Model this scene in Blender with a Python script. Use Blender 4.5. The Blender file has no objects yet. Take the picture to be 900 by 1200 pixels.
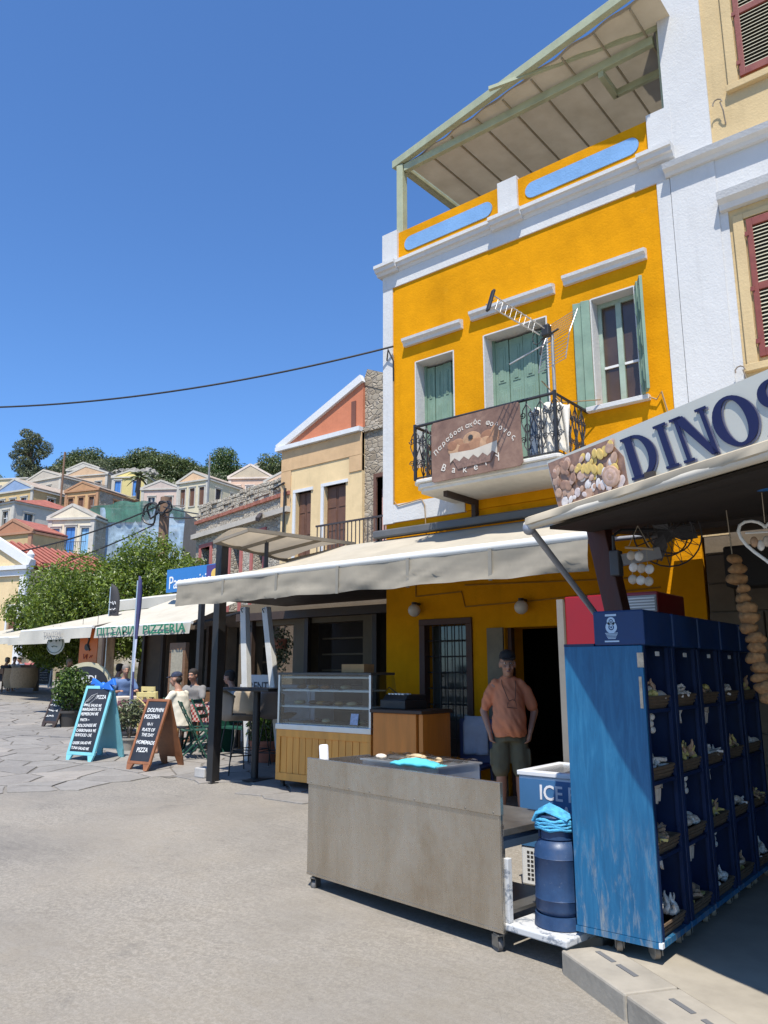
import bpy, bmesh, math, random
from mathutils import Vector, Matrix, noise
R = math.radians
rnd = random.Random(7)
SC = bpy.context.scene
COL = SC.collection
# ------------------------------------------------------------ camera
CAM_Z, YAW, PITCH, FPX = 1.6, R(39.4), R(11.7), 900.0
cam_d = bpy.data.cameras.new('camera'); cam = bpy.data.objects.new('camera', cam_d); COL.objects.link(cam)
cam.location = (0, 0, CAM_Z); cam.rotation_euler = (R(90)+PITCH, 0, YAW)
cam_d.sensor_fit = 'VERTICAL'; cam_d.sensor_height = 36; cam_d.lens = 36*FPX/1200
cam_d.clip_start = .05; cam_d.clip_end = 3000
SC.camera = cam
SC.render.resolution_x, SC.render.resolution_y = 768, 1024
# ------------------------------------------------------------ sky and sun
SUN = Vector((.27, -.44, 1)).normalized()          # towards the sun
w = bpy.data.worlds.new('World'); SC.world = w; w.use_nodes = True
wn = w.node_tree; wn.nodes.clear()
sky = wn.nodes.new('ShaderNodeTexSky'); sky.sky_type = 'NISHITA'; sky.sun_disc = False
sky.sun_elevation = math.asin(SUN.z); sky.sun_rotation = math.atan2(SUN.x, SUN.y)
sky.altitude = 0; sky.air_density = 1.0; sky.dust_density = .3; sky.ozone_density = 3.0
bg = wn.nodes.new('ShaderNodeBackground'); bg.inputs[1].default_value = .09
wo = wn.nodes.new('ShaderNodeOutputWorld')
tint = wn.nodes.new('ShaderNodeMix'); tint.data_type = 'RGBA'; tint.blend_type = 'MULTIPLY'; tint.inputs[0].default_value = 1; tint.inputs[7].default_value = (.9, 1.30, 1.75, 1)   # clear deep Aegean blue
wn.links.new(sky.outputs[0], tint.inputs[6]); wn.links.new(tint.outputs[2], bg.inputs[0]); wn.links.new(bg.outputs[0], wo.inputs[0])
sd = bpy.data.lights.new('sun', 'SUN'); sd.energy = 5.0; sd.angle = R(.5); sd.color = (1, .955, .88)
so = bpy.data.objects.new('sun', sd); COL.objects.link(so)
so.rotation_euler = (-SUN).to_track_quat('-Z', 'Y').to_euler(); so.location = (0, 0, 60)
SC.view_settings.view_transform = 'Standard'; SC.view_settings.look = 'None'
SC.view_settings.exposure = 0.4; SC.view_settings.gamma = 1; SC.view_settings.use_curve_mapping = False
# ------------------------------------------------------------ measuring: a direction seen from the camera turned into a point at a real depth
FWD = Vector((-math.sin(YAW)*math.cos(PITCH), math.cos(YAW)*math.cos(PITCH), math.sin(PITCH)))
RGT = Vector((math.cos(YAW), math.sin(YAW), 0)); UPV = RGT.cross(FWD); CP = Vector((0, 0, CAM_Z))
HF = Vector((-math.sin(YAW), math.cos(YAW), 0))
def ray(x, y): return RGT*((x-450)/FPX)+UPV*((600-y)/FPX)+FWD
def at(x, y, Y): d = ray(x, y); return CP+d*(Y/d.y)
def atd(x, y, dep): d = ray(x, y); return CP+d*(dep/(d.dot(HF)))
def gz(x, y):
    d = -math.sin(YAW)*x+math.cos(YAW)*y
    return .03*max(0., min(d, 42.)-5.2)
def gnd(x, y):
    d = ray(x, y); z = 0.
    for _ in range(30):
        p = CP+d*((z-CAM_Z)/d.z); z = z+.6*(gz(p.x, p.y)-z)
    return p
# ------------------------------------------------------------ materials
_m = {}
def _new(name):
    m = bpy.data.materials.new(name); m.use_nodes = True
    return m, m.node_tree, m.node_tree.nodes['Principled BSDF']
def N(t, kind, **kw):
    n = t.nodes.new(kind)
    for k, v in kw.items():
        if k.startswith('i_'):
            kk = k[2:].replace('_', ' '); n.inputs[int(kk) if kk.isdigit() else kk].default_value = v
        else: setattr(n, k, v)
    return n
def ramp(t, src, stops, interp='LINEAR'):
    r = t.nodes.new('ShaderNodeValToRGB'); r.color_ramp.interpolation = interp
    e = r.color_ramp.elements
    while len(e) < len(stops): e.new(.5)
    for k, (p, c) in enumerate(stops):
        e[k].position = p; e[k].color = (c if len(c) == 4 else (*c, 1)) if hasattr(c, '__len__') else (c, c, c, 1)
    t.links.new(src, r.inputs[0]); return r.outputs[0]
def mixc(t, f, a, b, mode='MIX'):
    m = t.nodes.new('ShaderNodeMix'); m.data_type = 'RGBA'; m.blend_type = mode; m.clamp_factor = True
    for s, v in ((0, f), (6, a), (7, b)):
        if hasattr(v, 'is_output') or hasattr(v, 'links'): t.links.new(v, m.inputs[s])
        else: m.inputs[s].default_value = v if not hasattr(v, '__len__') else ((*v, 1) if len(v) == 3 else v)
    return m.outputs[2]
def noi(t, co, scale, detail=4, rough=.55, dist=0):
    n = N(t, 'ShaderNodeTexNoise', i_Scale=scale, i_Detail=detail, i_Roughness=rough, i_Distortion=dist)
    t.links.new(co, n.inputs['Vector']); return n.outputs['Fac']
def bumpit(t, b, h, strength, dist=.01):
    n = N(t, 'ShaderNodeBump', i_Strength=strength, i_Distance=dist)
    t.links.new(h, n.inputs['Height']); t.links.new(n.outputs[0], b.inputs['Normal'])
def sh(c, k): return tuple(max(0, min(1, v*k)) for v in c)
def mat(name, col, rough=.6, var=.12, scale=3., bump=.15, fine=60., metal=0., dirt=0., dcol=(.1, .085, .065), spec=.5, stretch=None):
    if name in _m: return _m[name]
    m, t, b = _new(name)
    co = N(t, 'ShaderNodeTexCoord').outputs['Object']
    if stretch:
        mp = N(t, 'ShaderNodeMapping'); mp.inputs['Scale'].default_value = stretch
        t.links.new(co, mp.inputs[0]); co = mp.outputs[0]
    f = noi(t, co, scale, 5, .6)
    c = ramp(t, f, [(.3, sh(col, 1-var)), (.7, sh(col, 1+var))])
    if dirt:
        d = noi(t, co, scale*.45, 6, .7, .4)
        c = mixc(t, ramp(t, d, [(.5, 0), (.75, dirt)]), c, dcol)
    t.links.new(c, b.inputs['Base Color'])
    g = noi(t, co, fine, 3, .6)
    t.links.new(ramp(t, f, [(.3, max(0, rough-.08)), (.7, min(1, rough+.08))]), b.inputs['Roughness'])
    if bump: bumpit(t, b, g, bump, .006)
    b.inputs['Metallic'].default_value = metal; b.inputs['Specular IOR Level'].default_value = spec
    _m[name] = m; return m
def plaster(name, col, var=.1, wear=.0, wcol=(.5, .45, .38)):
    if name in _m: return _m[name]
    m, t, b = _new(name); co = N(t, 'ShaderNodeTexCoord').outputs['Object']
    a = noi(t, co, 1.3, 6, .65); a2 = noi(t, co, 7, 4, .6); a3 = noi(t, co, 38, 3, .6)
    c = ramp(t, a, [(.32, sh(col, 1-var*1.3)), (.5, col), (.7, sh(col, 1+var))])
    c = mixc(t, ramp(t, a2, [(.35, 0.), (.7, .35)]), c, sh(col, 1-var))
    mp = N(t, 'ShaderNodeMapping'); mp.inputs['Scale'].default_value = (5, 5, .5); t.links.new(co, mp.inputs[0])
    st = noi(t, mp.outputs[0], 1.6, 4, .6)
    c = mixc(t, ramp(t, st, [(.56, 0), (.74, .22)]), c, sh(col, .62))
    if wear: c = mixc(t, ramp(t, noi(t, co, 2.2, 8, .75, .3), [(.6, 0), (.68, wear)]), c, wcol)
    t.links.new(c, b.inputs['Base Color']); b.inputs['Roughness'].default_value = .9; b.inputs['Specular IOR Level'].default_value = .08
    h = N(t, 'ShaderNodeMath', operation='ADD'); t.links.new(a2, h.inputs[0]); t.links.new(a3, h.inputs[1])
    bumpit(t, b, h.outputs[0], .35, .012)
    _m[name] = m; return m
def masonry(name, cols, scale=3.2, mortar=(.42, .38, .32)):
    if name in _m: return _m[name]
    m, t, b = _new(name); co = N(t, 'ShaderNodeTexCoord').outputs['Object']
    mp = N(t, 'ShaderNodeMapping'); mp.inputs['Scale'].default_value = (1, 1, 1.7); t.links.new(co, mp.inputs[0])
    v = N(t, 'ShaderNodeTexVoronoi', i_Scale=scale, i_Randomness=.9); t.links.new(mp.outputs[0], v.inputs['Vector'])
    e = N(t, 'ShaderNodeTexVoronoi', feature='DISTANCE_TO_EDGE', i_Scale=scale, i_Randomness=.9); t.links.new(mp.outputs[0], e.inputs['Vector'])
    s = N(t, 'ShaderNodeSeparateColor'); t.links.new(v.outputs['Color'], s.inputs[0])
    c = ramp(t, s.outputs[0], [(i/max(1, len(cols)-1), k) for i, k in enumerate(cols)])
    c = mixc(t, ramp(t, noi(t, co, 14, 5, .7), [(.3, .0), (.75, .45)]), c, sh(cols[0], .6))
    c = mixc(t, ramp(t, e.outputs[0], [(.02, 1), (.07, 0)]), c, mortar)
    t.links.new(c, b.inputs['Base Color']); b.inputs['Roughness'].default_value = .92; b.inputs['Specular IOR Level'].default_value = .15
    bumpit(t, b, ramp(t, e.outputs[0], [(.0, 0), (.12, 1)]), .8, .04)
    _m[name] = m; return m
def glassm(name, tint=(.9, .95, .95), alpha_like=True, rough=.02):
    if name in _m: return _m[name]
    m = bpy.data.materials.new(name); m.use_nodes = True; t = m.node_tree; t.nodes.clear()
    o = N(t, 'ShaderNodeOutputMaterial'); g = N(t, 'ShaderNodeBsdfGlossy', i_Roughness=rough); tr = N(t, 'ShaderNodeBsdfTransparent')
    tr.inputs[0].default_value = (*tint, 1); f = N(t, 'ShaderNodeLayerWeight', i_Blend=.5)
    pw = N(t, 'ShaderNodeMath', operation='POWER', i_1=3.0); t.links.new(f.outputs['Facing'], pw.inputs[0])
    mm = N(t, 'ShaderNodeMath', operation='MULTIPLY_ADD', i_1=.75, i_2=.06); t.links.new(pw.outputs[0], mm.inputs[0])
    mx = N(t, 'ShaderNodeMixShader'); t.links.new(mm.outputs[0], mx.inputs[0]); t.links.new(tr.outputs[0], mx.inputs[1]); t.links.new(g.outputs[0], mx.inputs[2])
    t.links.new(mx.outputs[0], o.inputs[0]); _m[name] = m; return m
def leafm(name, col, var=.35, trans=.35):
    if name in _m: return _m[name]
    m, t, b = _new(name); t.nodes.remove(b)
    co = N(t, 'ShaderNodeTexCoord').outputs['Object']; gi = N(t, 'ShaderNodeNewGeometry')
    f = gi.outputs['Random Per Island']; f2 = noi(t, co, 1.1, 3, .6)
    c = ramp(t, f, [(0, sh(col, 1-var)), (.6, col), (1, (min(1, col[0]*(1+var*1.5)), min(1, col[1]*(1+var)), col[2]))])
    c = mixc(t, ramp(t, f2, [(.4, 0), (.65, .4)]), c, sh(col, .6))
    d = N(t, 'ShaderNodeBsdfDiffuse'); tl = N(t, 'ShaderNodeBsdfTranslucent'); gl = N(t, 'ShaderNodeBsdfGlossy', i_Roughness=.45)
    for n in (d, tl): t.links.new(c, n.inputs[0])
    mx = N(t, 'ShaderNodeMixShader', i_0=trans); t.links.new(d.outputs[0], mx.inputs[1]); t.links.new(tl.outputs[0], mx.inputs[2])
    m2 = N(t, 'ShaderNodeMixShader', i_0=.05); t.links.new(mx.outputs[0], m2.inputs[1]); t.links.new(gl.outputs[0], m2.inputs[2])
    t.links.new(m2.outputs[0], t.nodes['Material Output'].inputs[0]); _m[name] = m; return m
# ------------------------------------------------------------ mesh building
class MB:
    def __init__(s, M=None): s.v = []; s.f = []; s.M = M
    def add(s, vs, fs):
        n = len(s.v)
        s.v += [tuple(s.M @ Vector(p)) if s.M else tuple(p) for p in vs]
        s.f += [tuple(i+n for i in f) for f in fs]; return s
    def quad(s, a, b, c, d): return s.add([a, b, c, d], [(0, 1, 2, 3)])
    def hexa(s, p):   # 8 points: bottom ring then top ring
        return s.add(p, [(3, 2, 1, 0), (4, 5, 6, 7), (0, 1, 5, 4), (1, 2, 6, 5), (2, 3, 7, 6), (3, 0, 4, 7)])
    def box(s, x0, x1, y0, y1, z0, z1):
        return s.hexa([(x0, y0, z0), (x1, y0, z0), (x1, y1, z0), (x0, y1, z0), (x0, y0, z1), (x1, y0, z1), (x1, y1, z1), (x0, y1, z1)])
    def bar(s, a, b, wx, wy, up=(0, 0, 1)):
        a, b = Vector(a), Vector(b); d = (b-a).normalized(); u = Vector(up)
        if abs(d.dot(u)) > .98: u = Vector((0, 1, 0))
        x = d.cross(u).normalized(); y = x.cross(d).normalized(); x = x*wx/2; y = y*wy/2
        return s.hexa([a-x-y, a+x-y, a+x+y, a-x+y, b-x-y, b+x-y, b+x+y, b-x+y])
    def loft(s, rings, cap=True, close=True):
        n = len(rings[0]); vs = [p for r in rings for p in r]; fs = []
        for i in range(len(rings)-1):
            for j in range(n if close else n-1):
                k = (j+1) % n; fs.append((i*n+j, i*n+k, (i+1)*n+k, (i+1)*n+j))
        if cap: fs.append(tuple(range(n-1, -1, -1))); fs.append(tuple((len(rings)-1)*n+j for j in range(n)))
        return s.add(vs, fs)
    def tube(s, pts, r, n=6, r2=None, cap=True):
        pts = [Vector(p) for p in pts]; rings = []; u = None
        for i, p in enumerate(pts):
            d = (pts[min(i+1, len(pts)-1)]-pts[max(i-1, 0)])
            d = d.normalized() if d.length > 1e-9 else Vector((0, 0, 1))
            if u is None: u = d.orthogonal().normalized()
            else:
                u = u-d*u.dot(d); u = u.normalized() if u.length > 1e-6 else d.orthogonal().normalized()
            v = d.cross(u); rr = r if r2 is None else r+(r2-r)*i/(len(pts)-1)
            rings.append([p+(u*math.cos(2*math.pi*k/n)+v*math.sin(2*math.pi*k/n))*rr for k in range(n)])
        return s.loft(rings, cap)
    def cyl(s, a, b, r, r2=None, n=16): return s.tube([a, b], r, n, r if r2 is None else r2)
    def lathe(s, prof, c=(0, 0, 0), n=20, cap=True):
        c = Vector(c)
        return s.loft([[c+Vector((r*math.cos(2*math.pi*k/n), r*math.sin(2*math.pi*k/n), z)) for k in range(n)] for r, z in prof], cap)
    def ell(s, c, rx, ry, rz, n=12, m=8):
        c = Vector(c)
        return s.loft([[c+Vector((rx*math.sin(a)*math.cos(2*math.pi*k/n), ry*math.sin(a)*math.sin(2*math.pi*k/n), -rz*math.cos(a))) for k in range(n)]
                       for a in [math.pi*(.02+.96*i/m) for i in range(m+1)]])
    def prism(s, poly, off):   # polygon (list of 3d points) extruded by vector
        o = Vector(off); n = len(poly); a = [Vector(p) for p in poly]
        fs = [tuple(range(n-1, -1, -1)), tuple(range(n, 2*n))]+[(i, (i+1) % n, n+(i+1) % n, n+i) for i in range(n)]
        return s.add(a+[p+o for p in a], fs)
    def mesh(s, name, fix=True):
        me = bpy.data.meshes.new(name); me.from_pydata(s.v, [], s.f)
        if fix:
            bm = bmesh.new(); bm.from_mesh(me); bmesh.ops.recalc_face_normals(bm, faces=bm.faces); bm.to_mesh(me); bm.free()
        return me
    def build(s, name, m, parent=None, smooth=None, bevel=0, fix=True, kind=None):
        me = s.mesh(name, fix); me.materials.append(m)
        if smooth:
            me.polygons.foreach_set('use_smooth', [True]*len(me.polygons)); me.set_sharp_from_angle(angle=R(smooth))
        o = link(name, me, parent)
        if bevel:
            bv = o.modifiers.new('bevel', 'BEVEL'); bv.width = bevel; bv.segments = 2; bv.limit_method = 'ANGLE'; bv.angle_limit = R(35)
        if kind: o['kind'] = kind
        return o
def link(name, me, parent=None, M=None):
    o = bpy.data.objects.new(name, me); COL.objects.link(o)
    if parent is not None: o.parent = parent
    if M is not None: o.matrix_local = M
    return o
def tag(o, label, cat, group=None):
    o['label'] = label; o['category'] = cat
    if group: o['group'] = group
    return o
def thing(name, label, cat, loc=(0, 0, 0), rz=0, group=None):
    o = bpy.data.objects.new(name, None); COL.objects.link(o); o.empty_display_size = .1
    o.location = loc; o.rotation_euler = (0, 0, rz); return tag(o, label, cat, group)
def struct(o): o['kind'] = 'structure'; return o
def copy_tree(o, parent=None):
    c = o.copy(); COL.objects.link(c)
    if parent is not None: c.parent = parent; c.matrix_parent_inverse = Matrix()
    for ch in list(o.children): copy_tree(ch, c)
    return c
def dup(o, label, loc, rz=None, group=None):
    c = copy_tree(o); c.location = loc; c['label'] = label
    if rz is not None: c.rotation_euler = (0, 0, rz)
    if group: c['group'] = group
    return c
TMP = bpy.data.scenes.new('workbench')
def bake(o):          # evaluated mesh of one object, made in a scratch scene of its own
    TMP.collection.objects.link(o); vl = TMP.view_layers[0]; vl.update()
    me = bpy.data.meshes.new_from_object(o.evaluated_get(vl.depsgraph), depsgraph=vl.depsgraph); bpy.data.objects.remove(o); return me
def text(body, size, m, parent, Mx, name='lettering', depth=.002, sx=1., align='LEFT', bold=0., spacing=1.):
    cu = bpy.data.curves.new('tmp', 'FONT'); cu.body = body; cu.size = size; cu.extrude = depth; cu.offset = bold
    cu.align_x = align; cu.space_character = spacing; cu.resolution_u = 3
    o = bpy.data.objects.new('tmp', cu); me = bake(o); bpy.data.curves.remove(cu)
    me.name = name
    me.transform(Mx @ Matrix.Diagonal((sx, 1, 1, 1))); me.materials.clear(); me.materials.append(m)
    return link(name, me, parent)
def frame(o, x, y):      # matrix from origin and two axes
    x = Vector(x).normalized(); y = Vector(y); y = (y-x*y.dot(x)).normalized(); z = x.cross(y)
    return Matrix(((x.x, y.x, z.x, o[0]), (x.y, y.y, z.y, o[1]), (x.z, y.z, z.z, o[2]), (0, 0, 0, 1)))
def wall(mb, x0, x1, z0, z1, y0, y1, holes=()):
    xs = sorted({x0, x1, *[h[0] for h in holes], *[h[1] for h in holes]}); zs = sorted({z0, z1, *[h[2] for h in holes], *[h[3] for h in holes]})
    for a, b in zip(xs, xs[1:]):
        for c, d in zip(zs, zs[1:]):
            mx, mz = (a+b)/2, (c+d)/2
            if any(h[0] < mx < h[1] and h[2] < mz < h[3] for h in holes): continue
            mb.quad((a, y0, c), (b, y0, c), (b, y0, d), (a, y0, d)); mb.quad((b, y1, c), (a, y1, c), (a, y1, d), (b, y1, d))
    for h in list(holes):
        a, b, c, d = h
        mb.quad((a, y0, c), (a, y0, d), (a, y1, d), (a, y1, c)); mb.quad((b, y0, d), (b, y0, c), (b, y1, c), (b, y1, d))
        mb.quad((a, y0, d), (b, y0, d), (b, y1, d), (a, y1, d)); mb.quad((b, y0, c), (a, y0, c), (a, y1, c), (b, y1, c))
    mb.quad((x0, y1, z0), (x0, y0, z0), (x0, y0, z1), (x0, y1, z1)); mb.quad((x1, y0, z0), (x1, y1, z0), (x1, y1, z1), (x1, y0, z1))
    mb.quad((x0, y0, z1), (x1, y0, z1), (x1, y1, z1), (x0, y1, z1)); mb.quad((x1, y0, z0), (x0, y0, z0), (x0, y1, z0), (x1, y1, z0))
    return mb
def profile_x(mb, prof, x0, x1):     # (y, z) outline swept along X
    return mb.prism([(x0, y, z) for y, z in prof], (x1-x0, 0, 0))
# ============================================================ SETTING
def m_concrete():
    m, t, b = _new('worn_concrete'); co = N(t, 'ShaderNodeTexCoord').outputs['Object']
    big = noi(t, co, .35, 6, .62, .3); mid = noi(t, co, 2.3, 7, .68, .2); ag = noi(t, co, 38, 6, .75, .4); sp = noi(t, co, 130, 4, .75)
    c = ramp(t, big, [(.3, (.15, .139, .126)), (.5, (.205, .187, .163)), (.68, (.285, .25, .203))])
    sx = N(t, 'ShaderNodeSeparateXYZ'); t.links.new(co, sx.inputs[0])
    wob = N(t, 'ShaderNodeMath', operation='MULTIPLY_ADD', i_1=3.5); t.links.new(big, wob.inputs[0]); t.links.new(sx.outputs[0], wob.inputs[2])
    mr = N(t, 'ShaderNodeMapRange', i_1=-6.5, i_2=-1.5); t.links.new(wob.outputs[0], mr.inputs[0])
    c = mixc(t, ramp(t, mr.outputs[0], [(0, 0), (1, .55)]), c, (.27, .233, .175))      # sand and cement spilled near the shops
    c = mixc(t, ramp(t, mid, [(.4, 0), (.65, .5)]), c, (.26, .237, .204))
    mps = N(t, 'ShaderNodeMapping'); mps.inputs['Scale'].default_value = (2.2, 11, 1); mps.inputs['Rotation'].default_value = (0, 0, .5); t.links.new(co, mps.inputs[0])
    c = mixc(t, ramp(t, noi(t, mps.outputs[0], 1.6, 7, .7, .6), [(.48, 0), (.66, .4)]), c, (.30, .275, .235))
    patch = ramp(t, noi(t, co, .5, 5, .6, .3), [(.42, .3), (.6, 1)])
    worn = N(t, 'ShaderNodeMath', operation='MULTIPLY'); t.links.new(patch, worn.inputs[0]); t.links.new(ramp(t, ag, [(.46, 0), (.58, .55)]), worn.inputs[1])
    c = mixc(t, worn.outputs[0], c, (.40, .362, .30))
    c = mixc(t, ramp(t, sp, [(.36, .42), (.46, 0)]), c, (.085, .078, .07))
    c = mixc(t, ramp(t, noi(t, co, 9, 6, .75, .3), [(.58, 0), (.7, .3)]), c, (.12, .112, .1))
    c = mixc(t, ramp(t, noi(t, co, 1.1, 8, .8, .6), [(.58, 0), (.72, .5)]), c, (.12, .112, .1))
    v = N(t, 'ShaderNodeTexVoronoi', feature='DISTANCE_TO_EDGE', i_Scale=.42)
    wv = N(t, 'ShaderNodeVectorMath', operation='ADD'); nn = N(t, 'ShaderNodeTexNoise', i_Scale=2.2, i_Detail=6.); t.links.new(co, nn.inputs['Vector'])
    t.links.new(co, wv.inputs[0]); t.links.new(nn.outputs['Color'], wv.inputs[1]); t.links.new(wv.outputs[0], v.inputs['Vector'])
    crk = ramp(t, v.outputs[0], [(.0, .18), (.003, 0)])
    c = mixc(t, crk, c, (.1, .09, .08))
    t.links.new(c, b.inputs['Base Color']); b.inputs['Roughness'].default_value = .9; b.inputs['Specular IOR Level'].default_value = .25
    h = N(t, 'ShaderNodeMath', operation='ADD'); t.links.new(ag, h.inputs[0]); t.links.new(sp, h.inputs[1])
    bumpit(t, b, h.outputs[0], .45, .01); return m
# one ground sheet out to the horizon, gently rising away from the quay
def axis(lo, hi, fine0, fine1, step, n):
    a = [fine0+step*i for i in range(int((fine1-fine0)/step)+1)]
    return sorted(set([lo+(fine0-lo)*(1-(1-i/n)**3) for i in range(n)]+a+[fine1+(hi-fine1)*((i+1)/n)**3 for i in range(n)]))
mb = MB(); xs = axis(-1500, 1500, -60, 20, 2, 14); ys = axis(-1500, 1500, -6, 50, 2, 14)
def sheet(mb, xs, ys, zf):
    n = len(ys); mb.add([(x, y, zf(x, y)) for x in xs for y in ys], [(i*n+j, (i+1)*n+j, (i+1)*n+j+1, i*n+j+1) for i in range(len(xs)-1) for j in range(n-1)])
sheet(mb, xs, ys, gz)
struct(mb.build('ground', m_concrete(), fix=True))
# --- flagstone paving on the left: joint bed plus single stones
M_joint = mat('joint_mortar', (.15, .135, .115), .95, .2, 5, .3)
def m_flag():
    m, t, b = _new('flagstone'); co = N(t, 'ShaderNodeTexCoord').outputs['Object']
    oi = N(t, 'ShaderNodeObjectInfo').outputs['Random']
    c = ramp(t, oi, [(0, (.20, .186, .17)), (.35, (.27, .252, .228)), (.7, (.235, .218, .197)), (1, (.31, .28, .245))])
    c = mixc(t, ramp(t, noi(t, co, 3, 7, .7, .4), [(.42, 0), (.7, .55)]), c, (.15, .137, .122))
    c = mixc(t, ramp(t, noi(t, co, 26, 4, .7), [(.5, 0), (.7, .3)]), c, (.38, .35, .305))
    t.links.new(c, b.inputs['Base Color']); b.inputs['Roughness'].default_value = .82; b.inputs['Specular IOR Level'].default_value = .3
    bumpit(t, b, noi(t, co, 9, 6, .7), .35, .015); return m
M_flag = m_flag()
def inpave(x, y):
    if x > -6.2 or x < -34: return False
    if y > 12.2+.0*x: return False
    if x > -8.9: return y > 6.75+.15*math.sin(x*2)
    return y > 6.75+(x+8.9)*(2.15/.75) if x > -9.65 else y > 4.6+.28*(x+9.65)
def clip(poly, nx, ny, d):
    out = []
    for i, p in enumerate(poly):
        q = poly[(i+1) % len(poly)]; a = p[0]*nx+p[1]*ny-d; b = q[0]*nx+q[1]*ny-d
        if a <= 0: out.append(p)
        if a*b < 0: k = a/(a-b); out.append((p[0]+(q[0]-p[0])*k, p[1]+(q[1]-p[1])*k))
    return out
def voro(x0, x1, y0, y1, s, jit=.47):
    cells = {}
    nx, ny = int((x1-x0)/s)+1, int((y1-y0)/s)+1
    for i in range(nx):
        for j in range(ny): cells[i, j] = (x0+(i+.5+rnd.uniform(-jit, jit))*s, y0+(j+.5+rnd.uniform(-jit, jit))*s)
    for (i, j), p in cells.items():
        poly = [(p[0]-2*s, p[1]-2*s), (p[0]+2*s, p[1]-2*s), (p[0]+2*s, p[1]+2*s), (p[0]-2*s, p[1]+2*s)]
        for di in (-2, -1, 0, 1, 2):
            for dj in (-2, -1, 0, 1, 2):
                q = cells.get((i+di, j+dj))
                if q is None or q == p: continue
                nx_, ny_ = q[0]-p[0], q[1]-p[1]; L = math.hypot(nx_, ny_); nx_ /= L; ny_ /= L
                poly = clip(poly, nx_, ny_, nx_*(p[0]+q[0])/2+ny_*(p[1]+q[1])/2)
                if len(poly) < 3: break
        if len(poly) >= 3: yield p, poly
paving = struct(thing('paving', 'irregular pale flagstones laid crazy-paving fashion in front of the cafes', 'paving'))
del paving['category']
mb = MB()
for xx in [(-34+.8*i) for i in range(35)]:
    for yy in [(-3+.8*i) for i in range(19)]:
        q = [(xx, yy), (xx+.8, yy), (xx+.8, yy+.8), (xx, yy+.8)]
        if all(inpave(*p) for p in q): mb.quad(*[(x, y, gz(x, y)+.006) for x, y in q])
o = mb.build('joint_bed', M_joint, paving); o['kind'] = 'stuff'
stones = [(p, poly) for p, poly in voro(-34, -6, -3, 12.6, .56) if inpave(*p)]
def flag(mb, p, poly):
    c = Vector((sum(a for a, _ in poly)/len(poly), sum(b for _, b in poly)/len(poly)))
    g = rnd.uniform(.007, .018); h = rnd.uniform(.012, .02); tx, ty = rnd.uniform(-.004, .004), rnd.uniform(-.004, .004)
    pts = []
    for k, q in enumerate(poly):           # slightly wobbling sides
        q2 = poly[(k+1) % len(poly)]
        for u in (0, .5):
            a = Vector(q).lerp(Vector(q2), u); v = c-a; L = v.length
            pts.append(a+v*min(.45, (g+rnd.uniform(0, .014))/max(L, .05)))
    f = lambda q, dz: (q.x, q.y, gz(q.x, q.y)+dz+(q.x-c.x)*tx+(q.y-c.y)*ty)
    mb.loft([[f(q, -.01) for q in pts], [f(q, h-.004) for q in pts], [f(q+(c-q)*.03, h) for q in pts]])
def seen(p):
    v = Vector((p[0], p[1], gz(*p)))-CP; z = v.dot(FWD)
    if z < 1: return None
    px = 450+FPX*v.dot(RGT)/z; return z if -40 < px < 420 else None
vis = sorted([s for s in stones if seen(s[0])], key=lambda s: seen(s[0]))
for s in vis[:290]:
    mb = MB(); flag(mb, *s); mb.build('flagstone', M_flag, paving)
mb = MB()
for s in vis[290:]: flag(mb, *s)
mb.build('far_flagstones', M_flag, paving, kind='stuff')
# --- raised pavement before the shell shop, with kerb stones
M_pave = mat('pavement_cement', (.34, .30, .235), .85, .18, 2, .3, 40, dirt=.4)
M_kerb = mat('kerb_stone', (.32, .285, .23), .85, .2, 3, .35, 30, dirt=.45)
pv = struct(thing('pavement', 'raised cement pavement with kerb stones under the shell stand', 'pavement')); del pv['category']
K0 = Vector((-2.16, 4.14)); KD = Vector((.82, -.572)).normalized(); KN = Vector((-KD.y, KD.x))
poly = [K0+KN*.30+KD*.02, K0+KN*.30+KD*5, (3, 8.35), (-2.2, 8.35)]
MB().prism([(*p, -.02) for p in poly], (0, 0, .132)).build('pavement_slab', M_pave, pv)
L = 0.
for k, ln in enumerate((.62, .7, .66, .7, .72, .7, .7)):
    a = K0+KD*(L+.006); b = K0+KD*(L+ln-.006)
    mb = MB().prism([(*a, -.03), (*b, -.03), (*(b+KN*.295), -.03), (*(a+KN*.295), -.03)], (0, 0, .15)); mb.build('kerb_stone', M_kerb, pv, bevel=.012)
    for q in (.2, .52):
        c = a+KD*(ln*q-.04)+KN*.16
        MB().prism([(*c, .1205), (*(c+KD*.16), .1205), (*(c+KD*.16+KN*.028), .1205), (*(c+KN*.028), .1205)], (0, 0, .003)).build('grip_strip', mat('grip_strip', (.13, .13, .13), .8), pv)
    L += ln
for k in range(6):
    a = Vector((-2.2, 4.46+k*.62)); MB().box(a.x-.12, a.x+.14, a.y, a.y+.61, -.03, .116).build('kerb_stone', M_kerb, pv, bevel=.012)
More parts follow.
